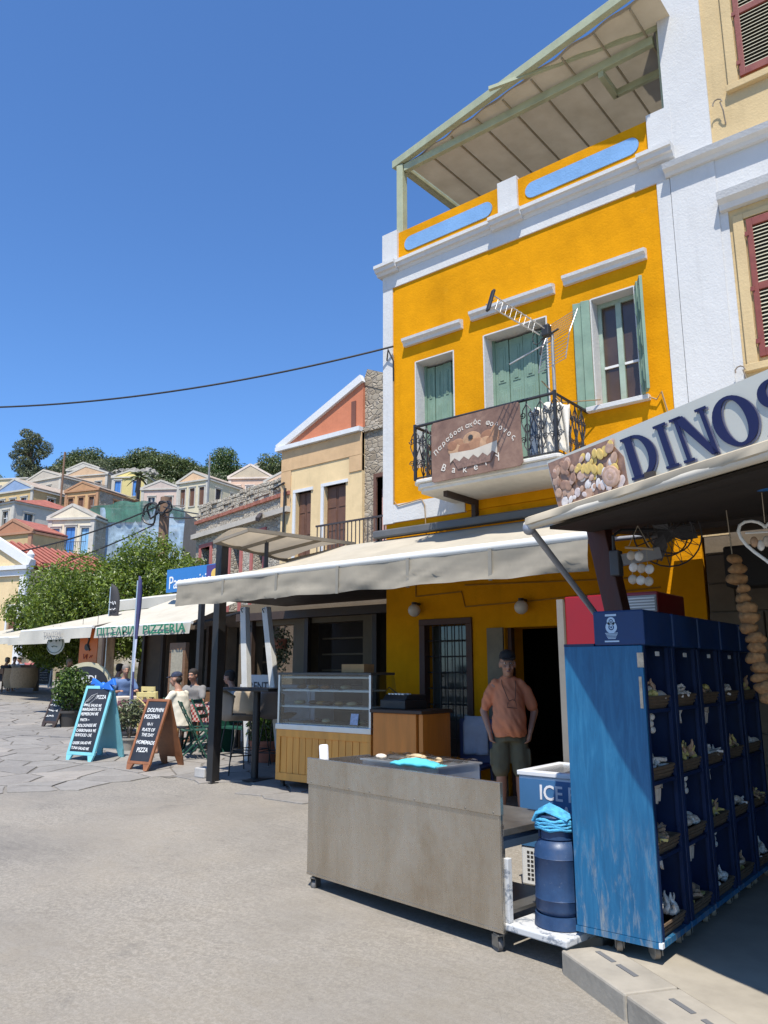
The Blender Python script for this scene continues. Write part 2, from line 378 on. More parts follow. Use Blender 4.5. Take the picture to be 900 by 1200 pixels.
# --- hill
def crest(u):
    pts = [(-.75, 580), (-.49, 570), (-.43, 556), (-.38, 534), (-.33, 528), (-.27, 532), (-.2, 545), (-.1, 552), (.1, 560), (.5, 590)]
    if u <= pts[0][0]: y = pts[0][1]
    elif u >= pts[-1][0]: y = pts[-1][1]
    else:
        for (a, ya), (b, yb) in zip(pts, pts[1:]):
            if a <= u <= b: y = ya+(yb-ya)*(u-a)/(b-a); break
    return CAM_Z+(786-y)/919*150
def hz(d, u):
    if d < 46: return gz(-9999, 0)+min(0, (d-44))*.0
    z = 1.1+(d-46)*.385; c = crest(u)
    z = min(z, c-.5+.02*(d-150)) if d < 150 else c-.5-(d-150)*.15
    return z+noise.noise(Vector((d*.06, u*14, 0)))*1.6*min(1, (d-46)/30)
mb = MB(); ds = [38, 42, 46]+[50+5*i for i in range(30)]+[210, 260, 340]; us = [-1.3+.03*i for i in range(75)]
n = len(us)
mb.add([tuple(HF*d+RGT*(u*d)+Vector((0, 0, hz(d, u) if d >= 46 else -.3))) for d in ds for u in us],
       [(i*n+j, (i+1)*n+j, (i+1)*n+j+1, i*n+j+1) for i in range(len(ds)-1) for j in range(n-1)])
def m_hill():
    m, t, b = _new('rocky_hill'); co = N(t, 'ShaderNodeTexCoord').outputs['Object']
    c = ramp(t, noi(t, co, .35, 8, .7), [(.38, (.06, .07, .03)), (.5, (.17, .15, .09)), (.6, (.36, .33, .28))])
    t.links.new(c, b.inputs['Base Color']); b.inputs['Roughness'].default_value = .95; bumpit(t, b, noi(t, co, 1.2, 8, .7), 1, .6); return m
struct(mb.build('hill', m_hill(), smooth=60))
# ============================================================ plants
def leaves(mb, c, rad, n, size, squash=1., shell=.55, r=rnd, flat=.0, asp=.5):
    for _ in range(n):
        while 1:
            v = Vector((r.uniform(-1, 1), r.uniform(-1, 1), r.uniform(-1, 1)))
            if .05 < v.length < 1: break
        v = v.normalized()*(shell+(1-shell)*r.random()**.7)
        p = Vector(c)+Vector((v.x*rad, v.y*rad, v.z*rad*squash))
        nrm = (v+Vector((r.uniform(-1, 1), r.uniform(-1, 1), r.uniform(-.5, 1.2)))*.9).normalized()
        a = nrm.orthogonal().normalized(); a = Matrix.Rotation(r.uniform(0, 6.28), 3, nrm) @ a; b = nrm.cross(a)
        s = size*r.uniform(.6, 1.35); k = nrm*s*.18
        mb.add([p-a*s*.5, p+b*s*asp*.5+k*.5, p+a*s*.5-k, p-b*s*asp*.5+k*.5], [(0, 1, 2, 3)])
M_bark = mat('bark', (.13, .1, .075), .95, .3, 6, .8, 30, stretch=(3, 3, .5))
def tree(name, label, base, h, rad, lm, leaf=.2, n=4000, lobes=9, crown0=.35, squash=.85, seed=1, cat='tree', group=None, conic=0., trunk_r=None, wide=1.):
    r = random.Random(seed); t = thing(name, label, cat, base, 0, group)
    tr = trunk_r or h*.035; zc = h*(crown0+1)/2
    mb = MB(); top = Vector((r.uniform(-.1, .1)*h, r.uniform(-.1, .1)*h*.5, h*.8))
    mb.tube([(0, 0, -.6), (top.x*.2, top.y*.2, h*.2), (top.x*.5, top.y*.5, h*.5), top], tr, 8, tr*.3)
    cl = []
    for k in range(lobes):
        a = k*2.399+r.uniform(-.4, .4); f = (k+.5)/lobes
        zz = h*(crown0+.12)+(h*(1-crown0)-rad*.35)*f
        prof = (1-conic*f)*math.sqrt(max(.12, 1-(2*f-1.0)**2*.75))
        rr = rad*.62*prof*r.uniform(.4, 1.1); c = Vector((math.cos(a)*rr*wide, math.sin(a)*rr, zz)); lr = rad*r.uniform(.32, .56)*(1-.45*conic*f)
        cl.append((c, lr)); p0 = top*(min(.9, .35+.5*f))
        mb.tube([p0, p0.lerp(c, .5)+Vector((0, 0, .06*h)), c], tr*.4, 6, tr*.1)
    mb.build('trunk', M_bark, t, smooth=50)
    mb = MB(); tot = sum(l*l for _, l in cl)
    for c, lr in cl:
        k = int(n*lr*lr/tot); leaves(mb, c, lr, int(k*.75), leaf, squash, .6, r); leaves(mb, c, lr*1.18, int(k*.25), leaf, squash, .2, r)
    mb.build('crown', lm, t, fix=False); return t
L_ficus = leafm('ficus_leaf', (.165, .24, .03), .45, .42)
L_dark = leafm('dark_leaf', (.09, .125, .035), .35, .2)
L_olive = leafm('olive_leaf', (.13, .155, .08), .3, .2)
L_pine = leafm('pine_leaf', (.105, .14, .045), .35, .15)
L_bush = leafm('bush_leaf', (.085, .15, .025), .4, .35)
# street trees behind the cafe awnings
def onhill(px, d, dz=0):
    u = (px-450)/(919 if d < 60 else 872); p = HF*d+RGT*(u*d); p.z = (hz(d, u) if d >= 46 else gz(p.x, p.y))+dz; return p
tree('ficus_tree', 'broad round leafy street tree left of the utility pole, behind the white awnings', onhill(90, 31), 4.9, 2.6, L_ficus, .15, 24000, 20, .22, .8, 3, group='ficus trees behind the awnings', wide=1.1)
tree('ficus_tree', 'taller leafy street tree in front of the netted house', onhill(165, 30), 5.4, 2.3, L_ficus, .15, 22000, 19, .22, .85, 5, group='ficus trees behind the awnings')
tree('ficus_tree', 'leafy street tree whose crown touches the blue restaurant sign', onhill(208, 28.5), 4.6, 1.7, L_ficus, .15, 13000, 14, .25, .85, 8, group='ficus trees behind the awnings')
tree('ficus_tree', 'low leafy street tree beside the red roofed house, left of the others', onhill(44, 32), 3.7, 1.5, L_ficus, .16, 6500, 9, .2, .9, 13, group='ficus trees behind the awnings')
# hill trees: px, depth, height, crown radius, kind
ht = [
 (32, 112, 10.5, 2.9, 'poplar_tree', 'tall loose grey-green tree standing alone at far left on the skyline', L_olive, .0, .55, 2600),
 (97, 132, 7.2, 5.0, 'pine_tree', 'big dark domed tree on the crest above the pink house', L_pine, .0, .55, 3600),
 (80, 122, 5.4, 3.6, 'pine_tree', 'dark tree at the left foot of the big domed one', L_pine, 0, .6, 2000),
 (60, 118, 4.8, 3.8, 'olive_tree', 'grey-green olive tree between the tall loose tree and the pink house', L_olive, 0, .7, 2000),
 (112, 124, 5.2, 4.0, 'olive_tree', 'grey-green olive tree right behind the pink house', L_olive, 0, .7, 2000),
 (136, 142, 4.2, 3.6, 'pine_tree', 'low dark tree on the crest beside the pale rocks', L_pine, 0, .7, 1800),
 (168, 146, 5.4, 4.8, 'pine_tree', 'wide dark tree on the crest above the yellow villa', L_pine, 0, .6, 2600),
 (190, 140, 5.0, 4.6, 'pine_tree', 'dark tree on the crest right of the rocks', L_pine, 0, .7, 2200),
 (210, 138, 4.6, 4.2, 'pine_tree', 'dark low tree on the crest left of the bright green tree', L_dark, 0, .7, 2000),
 (262, 112, 8.6, 4.2, 'pine_tree', 'bright green pointed pine behind the cream villa', leafm('fresh_pine', (.085, .14, .035), .35, .2), .5, .6, 3000),
 (246, 104, 5.5, 3.4, 'olive_tree', 'grey-green olive tree behind the cream villa roof', L_olive, 0, .7, 1600),
 (322, 116, 6.6, 3.2, 'pine_tree', 'dark tree next to the salmon gable', L_pine, 0, .7, 2000),
 (50, 66, 3.2, 1.7, 'garden_tree', 'small green garden tree beside the grey house', L_ficus, 0, .8, 1200),
 (234, 74, 3.0, 2.6, 'garden_tree', 'green garden shrub on the terrace under the cream villa', L_ficus, 0, .7, 1400),
]
for k, (px, d, h, rad, nm, lb, lm, con, sq, n) in enumerate(ht):
    tree(nm, lb, onhill(px, d, -.4), h, rad, lm, .36*max(.6, d/120), int(n*2.5), 17 if nm != 'poplar_tree' else 16, .15 if nm != 'poplar_tree' else .22, sq+.15, 40+k, group='trees on the hillside', conic=con)
# palm by the yellow villa
p = onhill(163, 92); pt = thing('palm_tree', 'single palm tree in front of the yellow villa', 'palm tree', p)
MB().tube([(0, 0, -1), (.1, 0, 2), (.05, 0, 4), (.15, 0, 6.2)], .3, 8, .24).build('trunk', M_bark, pt, smooth=50)
mb = MB()
for k in range(34):
    a = k*2.4; e = rnd.uniform(-.2, 1.2); Lf = rnd.uniform(1.5, 2.3); o = Vector((.15, 0, 6.2)); d = Vector((math.cos(a), math.sin(a), 0)); sd_ = Vector((-d.y, d.x, 0)); pr = None
    for q in range(6):
        s = q/5*Lf; c = o+d*(s*math.cos(e)+.05*s)+Vector((0, 0, math.sin(e)*s-.32*s*s)); wd = .22*(1-q/5.5)+.03
        cur = (c-sd_*wd-Vector((0, 0, wd*.5)), c, c+sd_*wd-Vector((0, 0, wd*.5)))
        if pr: mb.quad(pr[0], pr[1], cur[1], cur[0]); mb.quad(pr[1], pr[2], cur[2], cur[1])
        pr = cur
mb.build('fronds', L_olive, pt, fix=False)
mb = MB(); r = random.Random(5)     # scrub on the slope
for _ in range(520):
    d = r.uniform(100, 160) if r.random() < .45 else r.uniform(138, 152); u = r.uniform(-.56, -.06)
    if noise.noise(Vector((d*.05, u*9, 3))) < -.25: continue
    p = HF*d+RGT*(u*d); p.z = hz(d, u)+.3; leaves(mb, p, r.uniform(.8, 2.4), 80, .5, .65, .5, r)
o = mb.build('hill_scrub', L_pine, fix=False, kind='stuff'); o['label'] = 'low dark scrub covering the upper hillside'; o['category'] = 'scrub'
M_rock = mat('pale_rock', (.27, .25, .22), .95, .25, .5, .8, 3)
for k, (px, d, s) in enumerate([(135, 139, 1.2), (143, 138, 1.7), (152, 138, 1.4), (160, 136, 1.0), (171, 134, 1.2), (180, 134, .9)]):
    mb = MB(); mb.ell((0, 0, 0), s, s*.8, s*.7, 18, 12)
    mb.v = [tuple(Vector(v)*(1+.7*noise.noise(Vector(v)*1.4+Vector((k*9, 0, 0))))) for v in mb.v]
    o = mb.build('rock', M_rock); o.location = onhill(px, d, .8)
    tag(o, ['pale rock furthest left on the crest, next to the low dark tree', 'largest pale rock on the crest', 'pale rock just right of the largest one on the crest', 'small pale rock in the middle of the crest outcrop', 'pale rock above the yellow villa roof', 'smallest pale rock, right end of the crest outcrop'][k], 'rock', 'rocks on the crest')
# ============================================================ HILLSIDE HOUSES
M_white = plaster('white_plaster', (.66, .66, .65), .05)
M_trim = plaster('weathered_trim', (.50, .47, .41), .12, .3, (.36, .31, .25))
M_frame = mat('white_frame', (.7, .7, .68), .5, .05)
M_pane = mat('dark_pane', (.03, .035, .04), .12, .2, 1, 0, spec=.8)
M_tile = mat('red_tile', (.31, .1, .07), .8, .25, 2.5, .5, 14)
M_tilebeige = mat('faded_tile', (.38, .3, .23), .9, .25, 2.5, .5, 14, dirt=.3)
SHUT = {'brown': mat('brown_shutter', (.13, .06, .035), .6, .15, 8), 'blue': mat('sky_blue_shutter', (.22, .42, .62), .55, .1, 8),
        'white': mat('pale_blue_shutter', (.55, .66, .74), .55, .08, 8), 'dark': mat('dark_shutter', (.05, .04, .04), .6, .1, 8), 'navy': mat('strong_blue_shutter', (.06, .2, .5), .5, .1, 8)}
def house(label, px, d, ey, w, h, dep, yaw, wallc, trim, wins, ped=None, pedc=None, roof=None, roofm=None, side=(), hip=.28, body='wall', plinth=0, name='hillside_house', sideface=1, balcony=None):
    """px centre of the front, d depth, ey picture row of the eaves; local x along the front, -y outwards; wins = list of (x, z_bottom, w, h, kind)"""
    h = h-1.2 if h > 5 else h-.3
    if ped: ped *= .8
    c = atd(px, ey, d); t = thing(name, label, 'house', (c.x, c.y, c.z-h), YAW+yaw, 'houses on the hillside')
    mw = wallc; P = .06
    mb = MB(); holes = [(x-ww/2, x+ww/2, z, z+hh) for x, z, ww, hh, _ in wins]
    wall(mb, -w/2, w/2, -3., h, 0, .25, holes); mb.build('wall', mw, t)
    sd_ = MB(Matrix.Translation((w/2*sideface, 0, 0)) @ Matrix.Rotation(R(90)*sideface, 4, 'Z'))
    if sideface > 0: wall(sd_, .25, dep, -3., h, 0, .25, [(x-ww/2, x+ww/2, z, z+hh) for x, z, ww, hh, _ in side])
    else: wall(sd_, -dep, -.25, -3., h, 0, .25, [(x-ww/2, x+ww/2, z, z+hh) for x, z, ww, hh, _ in side])
    sd_.build('side_wall', mw if body == 'wall' else masonry('hill_masonry', [(.3, .26, .2), (.42, .37, .3), (.36, .3, .23)], 2.2), t)
    MB().box(-w/2+.02, w/2-.02, .3, dep-.02, h-.2, h-.1).build('ceiling_slab', M_white, t)
    def opening(x, z, ww, hh, kind, Mx):
        f = MB(Mx); b = .13
        f.box(x-ww/2-b, x-ww/2, -.05, .04, z, z+hh+b); f.box(x+ww/2, x+ww/2+b, -.05, .04, z, z+hh+b); f.box(x-ww/2, x+ww/2, -.05, .04, z+hh, z+hh+b)
        f.box(x-ww/2-b-.05, x+ww/2+b+.05, -.1, .04, z+hh+b, z+hh+b+.1); f.box(x-ww/2-b, x+ww/2+b, -.08, .04, z-.1, z)
        fo = f.build('window', trim, t)
        if kind in ('pane', 'panes'):
            MB(Mx).box(x-ww/2+.02, x+ww/2-.02, .14, .17, z+.02, z+hh-.02).build('pane', M_pane, fo)
            MB(Mx).box(x-.03, x+.03, .11, .14, z+.02, z+hh-.02).build('mullion', M_frame, fo)
            if kind == 'panes': MB(Mx).box(x-ww/2+.02, x+ww/2-.02, .105, .135, z+hh*.62, z+hh*.62+.06).build('transom', M_frame, fo)
        else:
            for s in (-1, 1):
                MB(Mx).box(min(x, x+s*ww/2)+.015, max(x, x+s*ww/2)-.015, .1, .14, z+.02, z+hh-.02).build('shutter', SHUT[kind], fo)
    for a in wins: opening(*a, None)
    for a in side: opening(*a, sd_.M)
    # cornice and corner pilasters
    MB().box(-w/2-.14, w/2+.14, -.16, .2, h-.02, h+.16).build('cornice', trim, t)
    MB(sd_.M).box(*((.2, dep+.1) if sideface > 0 else (-dep-.1, -.2)), -.139, .12, h-.02, h+.159).build('cornice', trim, t)
    for s in (-1, 1): MB().box(*sorted((s*w/2+s*.03, s*(w/2-.32))), -.045, .1, -2, h-.025).build('pilaster', trim, t)
    if ped:
        MB().prism([(-w/2-.1, -.02, h+.16), (w/2+.1, -.02, h+.16), (0, -.02, h+.16+ped)], (0, .24, 0)).build('pediment', pedc or mw, t)
        for s in (-1, 1): MB().bar((s*(w/2+.16), 0, h+.2), (0, 0, h+.18+ped), .22, .14, up=(0, 1, 0)).build('pediment_moulding', trim, t)
        rm = roofm or M_tilebeige; z0 = h+.22
        for s in (-1, 1):
            a = [(s*(w/2+.15), .13, z0), (0, .13, z0+ped), (0, dep, z0+ped), (s*(w/2+.15), dep, z0)]
            MB().prism(a, (0, 0, .1)).build('roof', rm, t)
        MB().prism([(-w/2, dep-.1, h+.1), (w/2, dep-.1, h+.1), (0, dep-.1, h+.16+ped)], (0, .08, 0)).build('gable', mw, t)
    elif roof:
        rm = roofm or M_tile; q = hip*w
        mb = MB(); b = [(-w/2-.25, -.25, h+.16), (w/2+.25, -.25, h+.16), (w/2+.25, dep+.2, h+.16), (-w/2-.25, dep+.2, h+.16), (-w/2+q, dep/2, h+.16+roof), (w/2-q, dep/2, h+.16+roof)]
        mb.add(b, [(0, 1, 5, 4), (1, 2, 5), (2, 3, 4, 5), (3, 0, 4), (3, 2, 1, 0)]); mb.build('roof', rm, t)
    if balcony:
        x0, x1, z = balcony
        MB().box(x0, x1, -.8, 0, z-.12, z).build('balcony_slab', M_white, t)
        rl = MB(); rl.box(x0, x1, -.8, -.76, z+.9, z+.94).build('balcony_rail', SHUT['dark'], t)
        for k in range(int((x1-x0)/.16)): MB().box(x0+.02+k*.16, x0+.04+k*.16, -.79, -.77, z, z+.9).build('baluster', SHUT['dark'], t)
    return t
C = lambda n, c, w_=.1: plaster(n, c, w_)
W3 = lambda z, ww, hh, k, sp: [(-sp, z, ww, hh, k), (0, z, ww, hh, k), (sp, z, ww, hh, k)]
# front row, near the square
house('yellow ochre house with red pediment, lowest of the left houses', 14, 58, 627, 4.2, 5.4, 8, R(-24), C('ochre_a', (.52, .38, .2)), C('ochre_red', (.4, .22, .14)), [(-1.0, 1.6, .75, 1.3, 'pane'), (1.0, 1.6, .75, 1.3, 'pane')], ped=1.25, pedc=C('terracotta', (.4, .2, .12)), roofm=M_tile, side=[])
house('cream house with bright blue shutters and an iron balcony', 84, 60, 609, 3.9, 6.6, 6, R(-8), C('cream_a', (.68, .6, .45)), M_trim, [(-1.25, 2.6, .65, 2.1, 'blue'), (0, 2.6, .8, 2.2, 'navy'), (1.25, 2.6, .65, 2.1, 'blue'), (-1.1, -.2, .8, 1.8, 'brown'), (1.1, -.2, .8, 1.8, 'brown')], ped=1.3, roofm=M_tilebeige, body='stone', balcony=(-1.8, 1.8, 2.55))
house('pale grey house with white trim and red tiled roof edge at the left edge', 0, 70, 592, 4.4, 6, 8, R(-30), C('greybeige', (.55, .5, .42)), M_trim, [(-1.1, 2.4, .8, 1.7, 'panes'), (1.0, 2.4, .8, 1.7, 'panes')], roof=1.0, roofm=M_tile, side=[(1.5, 2.2, .9, 1.8, 'panes'), (5.4, 1.9, .8, 1.8, 'panes')])
house('ochre house with a blue painted pediment', 16, 84, 577, 6.2, 6.5, 9, R(-26), C('ochre_b', (.55, .4, .2)), M_trim, [(-1.8, 2.7, .9, 1.8, 'panes'), (1.8, 2.7, .9, 1.8, 'panes'), (0, 2.7, .9, 1.8, 'panes')], ped=1.7, pedc=C('pediment_blue', (.24, .33, .48)), roofm=M_tilebeige, side=[(2.5, 2.7, .9, 2., 'panes'), (5.4, 2.5, .9, 2.2, 'dark')])
house('orange house with dark orange pediment and three brown windows', 96, 84, 576, 4.6, 6.2, 7, R(-20), C('orange_a', (.56, .36, .18)), C('orange_trim', (.42, .24, .14)), W3(2.4, .7, 1.9, 'brown', 1.45), ped=1.15, pedc=C('orange_ped', (.45, .26, .14)), side=[(3, 2.6, .8, 1.7, 'panes')], body='stone')
house('beige pink house with stepped gables under the big dark tree', 100, 104, 558, 7.2, 6.2, 7, R(-16), C('beigepink', (.62, .45, .29)), M_trim, [(-2.2, 2.4, .9, 1.6, 'panes'), (0, 2.4, .9, 1.6, 'panes'), (2.2, 2.4, .9, 1.6, 'brown')], ped=1.6, pedc=C('tan_ped', (.55, .38, .24)), roofm=M_tilebeige, side=[(3, 2.6, .8, 1.7, 'panes')])
house('white gabled house peeping over the beige pink house', 97, 113, 551, 5.4, 5, 7, R(-12), M_trim, M_trim, [(0, 3, .8, 1.2, 'pane')], ped=1.3, side=[(2.5, 2.6, .8, 1.7, 'panes')])
house('bright yellow villa with white trim and blue shuttered windows', 152, 96, 560, 4.6, 6.6, 7, R(-4), C('bright_yellow', (.6, .5, .22)), M_trim, [(-1.5, 3, .8, 2., 'navy'), (.9, 3, .8, 2., 'navy')], ped=1.0, pedc=C('yellow_ped', (.74, .6, .24)), side=[(2.5, 2.6, .8, 1.7, 'panes')])
house('cream villa with orange pediment and brown shutters', 226, 82, 565, 4.4, 6.4, 6.5, R(-28), C('cream_b', (.6, .53, .37)), M_trim, W3(2.5, .7, 2., 'brown', 1.35), ped=1.3, pedc=C('peach_ped', (.66, .45, .28)), side=[(1.7, 2.4, .85, 2.1, 'dark'), (4.2, 2.4, .85, 2.0, 'dark')])
house('small plain pink house between the yellow and the cream villas', 188, 88, 574, 4.6, 5, 5, R(-6), C('pale_pink', (.58, .45, .38)), M_trim, [(-1, 2.2, .8, 1.6, 'panes'), (1.1, 2.2, .8, 1.6, 'brown')], ped=1.2, pedc=C('pinkgrey', (.5, .42, .36)))
house('pink house with dark edged gable and three pale blue shutters', 293, 86, 561, 5.0, 6.6, 7, R(-4), C('pink_a', (.62, .44, .33)), C('pinkwhite', (.66, .56, .48)), W3(2.5, .8, 2., 'white', 1.55), ped=1.9, pedc=C('tan_gable', (.48, .4, .29)))
house('peach house squeezed between the pink house and the salmon gable', 332, 84, 566, 4.2, 5.6, 6, R(-4), C('peach', (.66, .47, .33)), M_trim, [(-1, 2.6, .8, 1.6, 'brown'), (.9, 2.6, .8, 1.6, 'brown')], ped=1.5)
house('tiny white house highest on the hill behind the pink house', 305, 122, 549, 3.4, 3.6, 4, R(-4), M_trim, M_trim, [(0, 1.2, .8, 1.1, 'pane')], ped=1.2)
house('cream house cut by the left edge of the picture, under the tall loose tree', 6, 104, 562, 7, 5, 6, R(-10), C('cream_c', (.68, .56, .36)), M_trim, [(1.5, 2.2, .9, 1.5, 'pane'), (-1, 2.2, .9, 1.5, 'pane')])
house('grey stone house behind the blue pediment house', 50, 96, 563, 7.2, 5, 7, R(-30), C('stonegrey', (.5, .44, .36)), C('stonetrim', (.55, .5, .42)), [(-1, 2.4, .8, 1.4, 'pane'), (1.4, 2.4, .8, 1.4, 'pane')], ped=1.5, side=[(3, 2.4, .8, 1.5, 'panes')], body='stone')
# big house with red roof at the left edge of the square
c = atd(14, 668, 42); t = thing('corner_house', 'cream house with white cornice and red tiled roof at the left edge', 'house', (c.x, c.y, 0), YAW-R(22))
H = c.z; mw = C('corner_cream', (.68, .52, .3))
wall(MB(), -5, 1.1, -1, H, 0, .3, [(-3.6, -2.8, 3.1, 5), (-1.6, -.8, 3.1, 5), (-1.6, -.8, .9, 2.6), (.05, .8, 3.1, 5)]).build('wall', mw, t)
wall(MB(Matrix.Translation((1.1, 0, 0)) @ Matrix.Rotation(R(90), 4, 'Z')), .3, 9, -1, H, 0, .3, [(2, 2.8, 3.1, 4.8)]).build('side_wall', mw, t)
for x in (-3.2, -1.2, .425):
    f = MB().box(x-.52, x+.52, -.05, .03, 5.0, 5.14).box(x-.52, x-.4, -.05, .03, 3.1, 5).box(x+.4, x+.52, -.05, .03, 3.1, 5).build('window', M_white, t)
    for s in (0, 1): MB().box(x-.39+.39*s, x-.01+.39*s, .1, .14, 3.1, 5).build('shutter', SHUT['brown'], f)
MB().box(-5.2, 1.35, -.3, .2, H-.02, H+.2).box(-5.1, 1.2, -.15, .2, H-.35, H-.03).build('cornice', M_white, t)
MB().box(.75, 1.2, -.12, .1, -1, H-.36).build('pilaster', M_white, t)
MB().prism([(-4.6, -.02, H+.2), (1.2, -.02, H+.2), (-1.7, -.02, H+1.75)], (0, .3, 0)).build('pediment', mw, t)
for s in (-1, 1): MB().bar((-1.7+s*3.1, -.05, H+.28), (-1.7, -.05, H+1.9), .5, .26, up=(0, 1, 0)).build('pediment_moulding', M_white, t)
MB().lathe([(.3, 0), (.3, .3), (.16, .36), (.22, .6), (.05, .85)], (1.15, .1, H+.2), 12).build('acroterion', M_white, t, smooth=40)
mb = MB().add([(-5.2, .0, H+.2), (1.35, .0, H+.2), (1.35, 9, H+.2), (-5.2, 9, H+.2), (-1.7, 1, H+1.85), (-1.7, 8, H+1.85)], [(0, 1, 4), (1, 2, 5, 4), (2, 3, 5), (3, 0, 4, 5), (3, 2, 1, 0)]); rf = mb.build('roof', M_tile, t)
for k in range(18):
    y = .3+k*.5; f = min(1, max(0, (y-0)/1.0)) if y < 1 else (1 if y < 8 else (9-y))
    MB().tube([(1.4, y, H+.24), (1.35-3.05*f, y, H+.24+1.65*f)], .09, 6).build('tile_row', M_tile, rf)
wall(MB(), -4.9, -3.6, 2.9, 3.0, -.9, -.0, []).build('balcony_slab', M_white, t)
# ============================================================ house wrapped in netting
def m_net(name, col, a=.62):
    m = bpy.data.materials.new(name); m.use_nodes = True; t = m.node_tree; b = t.nodes['Principled BSDF']
    co = N(t, 'ShaderNodeTexCoord').outputs['Object']
    t.links.new(ramp(t, noi(t, co, .8, 5, .6), [(.3, sh(col, .6)), (.7, sh(col, 1.3))]), b.inputs['Base Color'])
    b.inputs['Roughness'].default_value = .8
    t.links.new(ramp(t, noi(t, co, 1.6, 5, .6), [(.3, a-.2), (.7, min(1, a+.25))]), b.inputs['Alpha']); return m
c = atd(164, 588, 62); nh = thing('netted_house', 'house under repair wrapped in torn blue-grey and green netting', 'house', (c.x, c.y, c.z-7), YAW-R(2))
wall(MB(), -3.6, 3.4, -3, 6.6, .6, .9, [(-2.6, -1.7, 3, 5), (-.6, .3, 3, 5), (1.4, 2.3, 3, 5)]).build('wall', C('net_wall', (.45, .45, .43)), nh)
for s in (-3.6, 3.15): MB().box(s, s+.25, .9, 6, -3, 6.4).build('side_wall', C('net_side', (.42, .32, .24)), nh)
for x in (-3.8, -1.4, 1., 3.6):
    MB().cyl((x, -.2, -3), (x, -.2, 7.2), .05, n=6).build('scaffold_pole', mat('scaffold', (.2, .18, .16), .6), nh)
for z in (2.2, 4.4, 6.6): MB().cyl((-4, -.2, z), (3.8, -.2, z), .05, n=6).build('scaffold_pole', mat('scaffold', (.2, .18, .16), .6), nh)
def drape(x0, x1, zb, ztop, y0, amp, nx=44, nz=24, ph=0):
    mb = MB(); vs = []
    for i in range(nx+1):
        for j in range(nz+1):
            u, v = i/nx, j/nz; x = x0+(x1-x0)*u; zt = ztop(u); z = zb+(zt-zb)*v
            vs.append((x, y0+amp*noise.noise(Vector((x*.9, z*.45, ph)))+.06*math.sin(x*7+z+ph), z))
    mb.add(vs, [(i*(nz+1)+j, (i+1)*(nz+1)+j, (i+1)*(nz+1)+j+1, i*(nz+1)+j+1) for i in range(nx) for j in range(nz)]); return mb
drape(-4.1, 3.9, -2, lambda u: 6.2+.25*math.sin(u*3.3+.2)+.1*math.sin(u*17), -.35, .35).build('blue_net', m_net('blue_grey_net', (.28, .38, .47), .8), nh, smooth=80, fix=False)
drape(-4.0, .4, 5.2, lambda u: 6.3+.9*u*(1.7-u)+.1*math.sin(u*13), -.5, .3, ph=4).build('green_net', m_net('green_net', (.06, .17, .12), .9), nh, smooth=80, fix=False)
drape(.2, 3.9, 5.4, lambda u: 6.95-.7*u+.1*math.sin(u*11), -.45, .3, ph=7).build('green_net', m_net('green_net2', (.06, .14, .12), .8), nh, smooth=80, fix=False)
# utility pole in front of the netted house, with wires
M_blackwire = mat('black_wire', (.02, .02, .02), .5, .1, 3, 0)
M_pole = mat('old_pole', (.2, .12, .075), .9, .25, 5, .5, 30, stretch=(3, 3, .4))
pb = onhill(182, 40); po = thing('utility_pole', 'weathered wooden utility pole with coiled cables before the netted house', 'utility pole', pb)
ptop = atd(182, 583, 40).z-pb.z
MB().cyl((0, 0, -.5), (0, 0, ptop), .3, .26, 12).build('pole', M_pole, po, smooth=40)
for k in range(4):
    mb = MB(); a0 = k*1.1; cx = [-1.2, -.9, .9, 1.3][k]; rr = [.6, .42, .35, .3][k]
    mb.tube([(cx*.5+cx*.5*math.cos(a0+q*.42), -.45-.1*math.sin(q), ptop-.5-rr*.6+rr*math.sin(a0+q*.42)) for q in range(16)], .05, 5); mb.build('cable_loop', M_blackwire, po, smooth=60)
def wire(label, a, b, sag, r=.012, name='overhead_wire'):
    a, b = Vector(a), Vector(b); mb = MB()
    mb.tube([a.lerp(b, k/24)-Vector((0, 0, sag*4*(k/24)*(1-k/24))) for k in range(25)], r, 5); o = mb.build(name, M_blackwire, smooth=60); return tag(o, label, 'wire', 'overhead wires')
wire('black cable crossing the blue sky to the corner of the yellow house', atd(-60, 478, 13), at(461, 406, 8.34), .25, .016)
T = pb+Vector((0, 0, ptop-.6))
wire('cable from the utility pole sloping down to the left edge, upper one', T+Vector((-.3, -.3, .1)), atd(-40, 655, 44), .5, .045)
wire('cable from the utility pole to the left edge, lower one', T+Vector((-.3, -.4, -.9)), atd(-40, 690, 43), .4, .04)
wire('cable from the utility pole to the ruined stone wall', T+Vector((.3, -.3, .0)), atd(332, 606, 26), .2, .03)
wire('long sagging cable over the ruin to the salmon house', T+Vector((.3, -.3, -.5)), at(333, 566, 16.7), .5, .035)
o = wire('black drainpipe cable curling up the left corner of the salmon house', at(331, 642, 16.65), at(334, 572, 16.65), 0, .05, 'cable')
lp = onhill(245, 72); o = MB().cyl((0, 0, 0), (0, 0, 11), .12, .09, 8).build('lamp_pole', mat('grey_pole', (.2, .2, .2), .6)); o.location = lp; tag(o, 'thin grey pole standing before the cream villa', 'pole')
lp = onhill(74, 78); o = MB().cyl((0, 0, 0), (0, 0, 10.5), .13, .1, 8).build('lamp_pole', M_pole); o.location = lp; tag(o, 'thin dark wooden pole beside the orange house', 'pole')
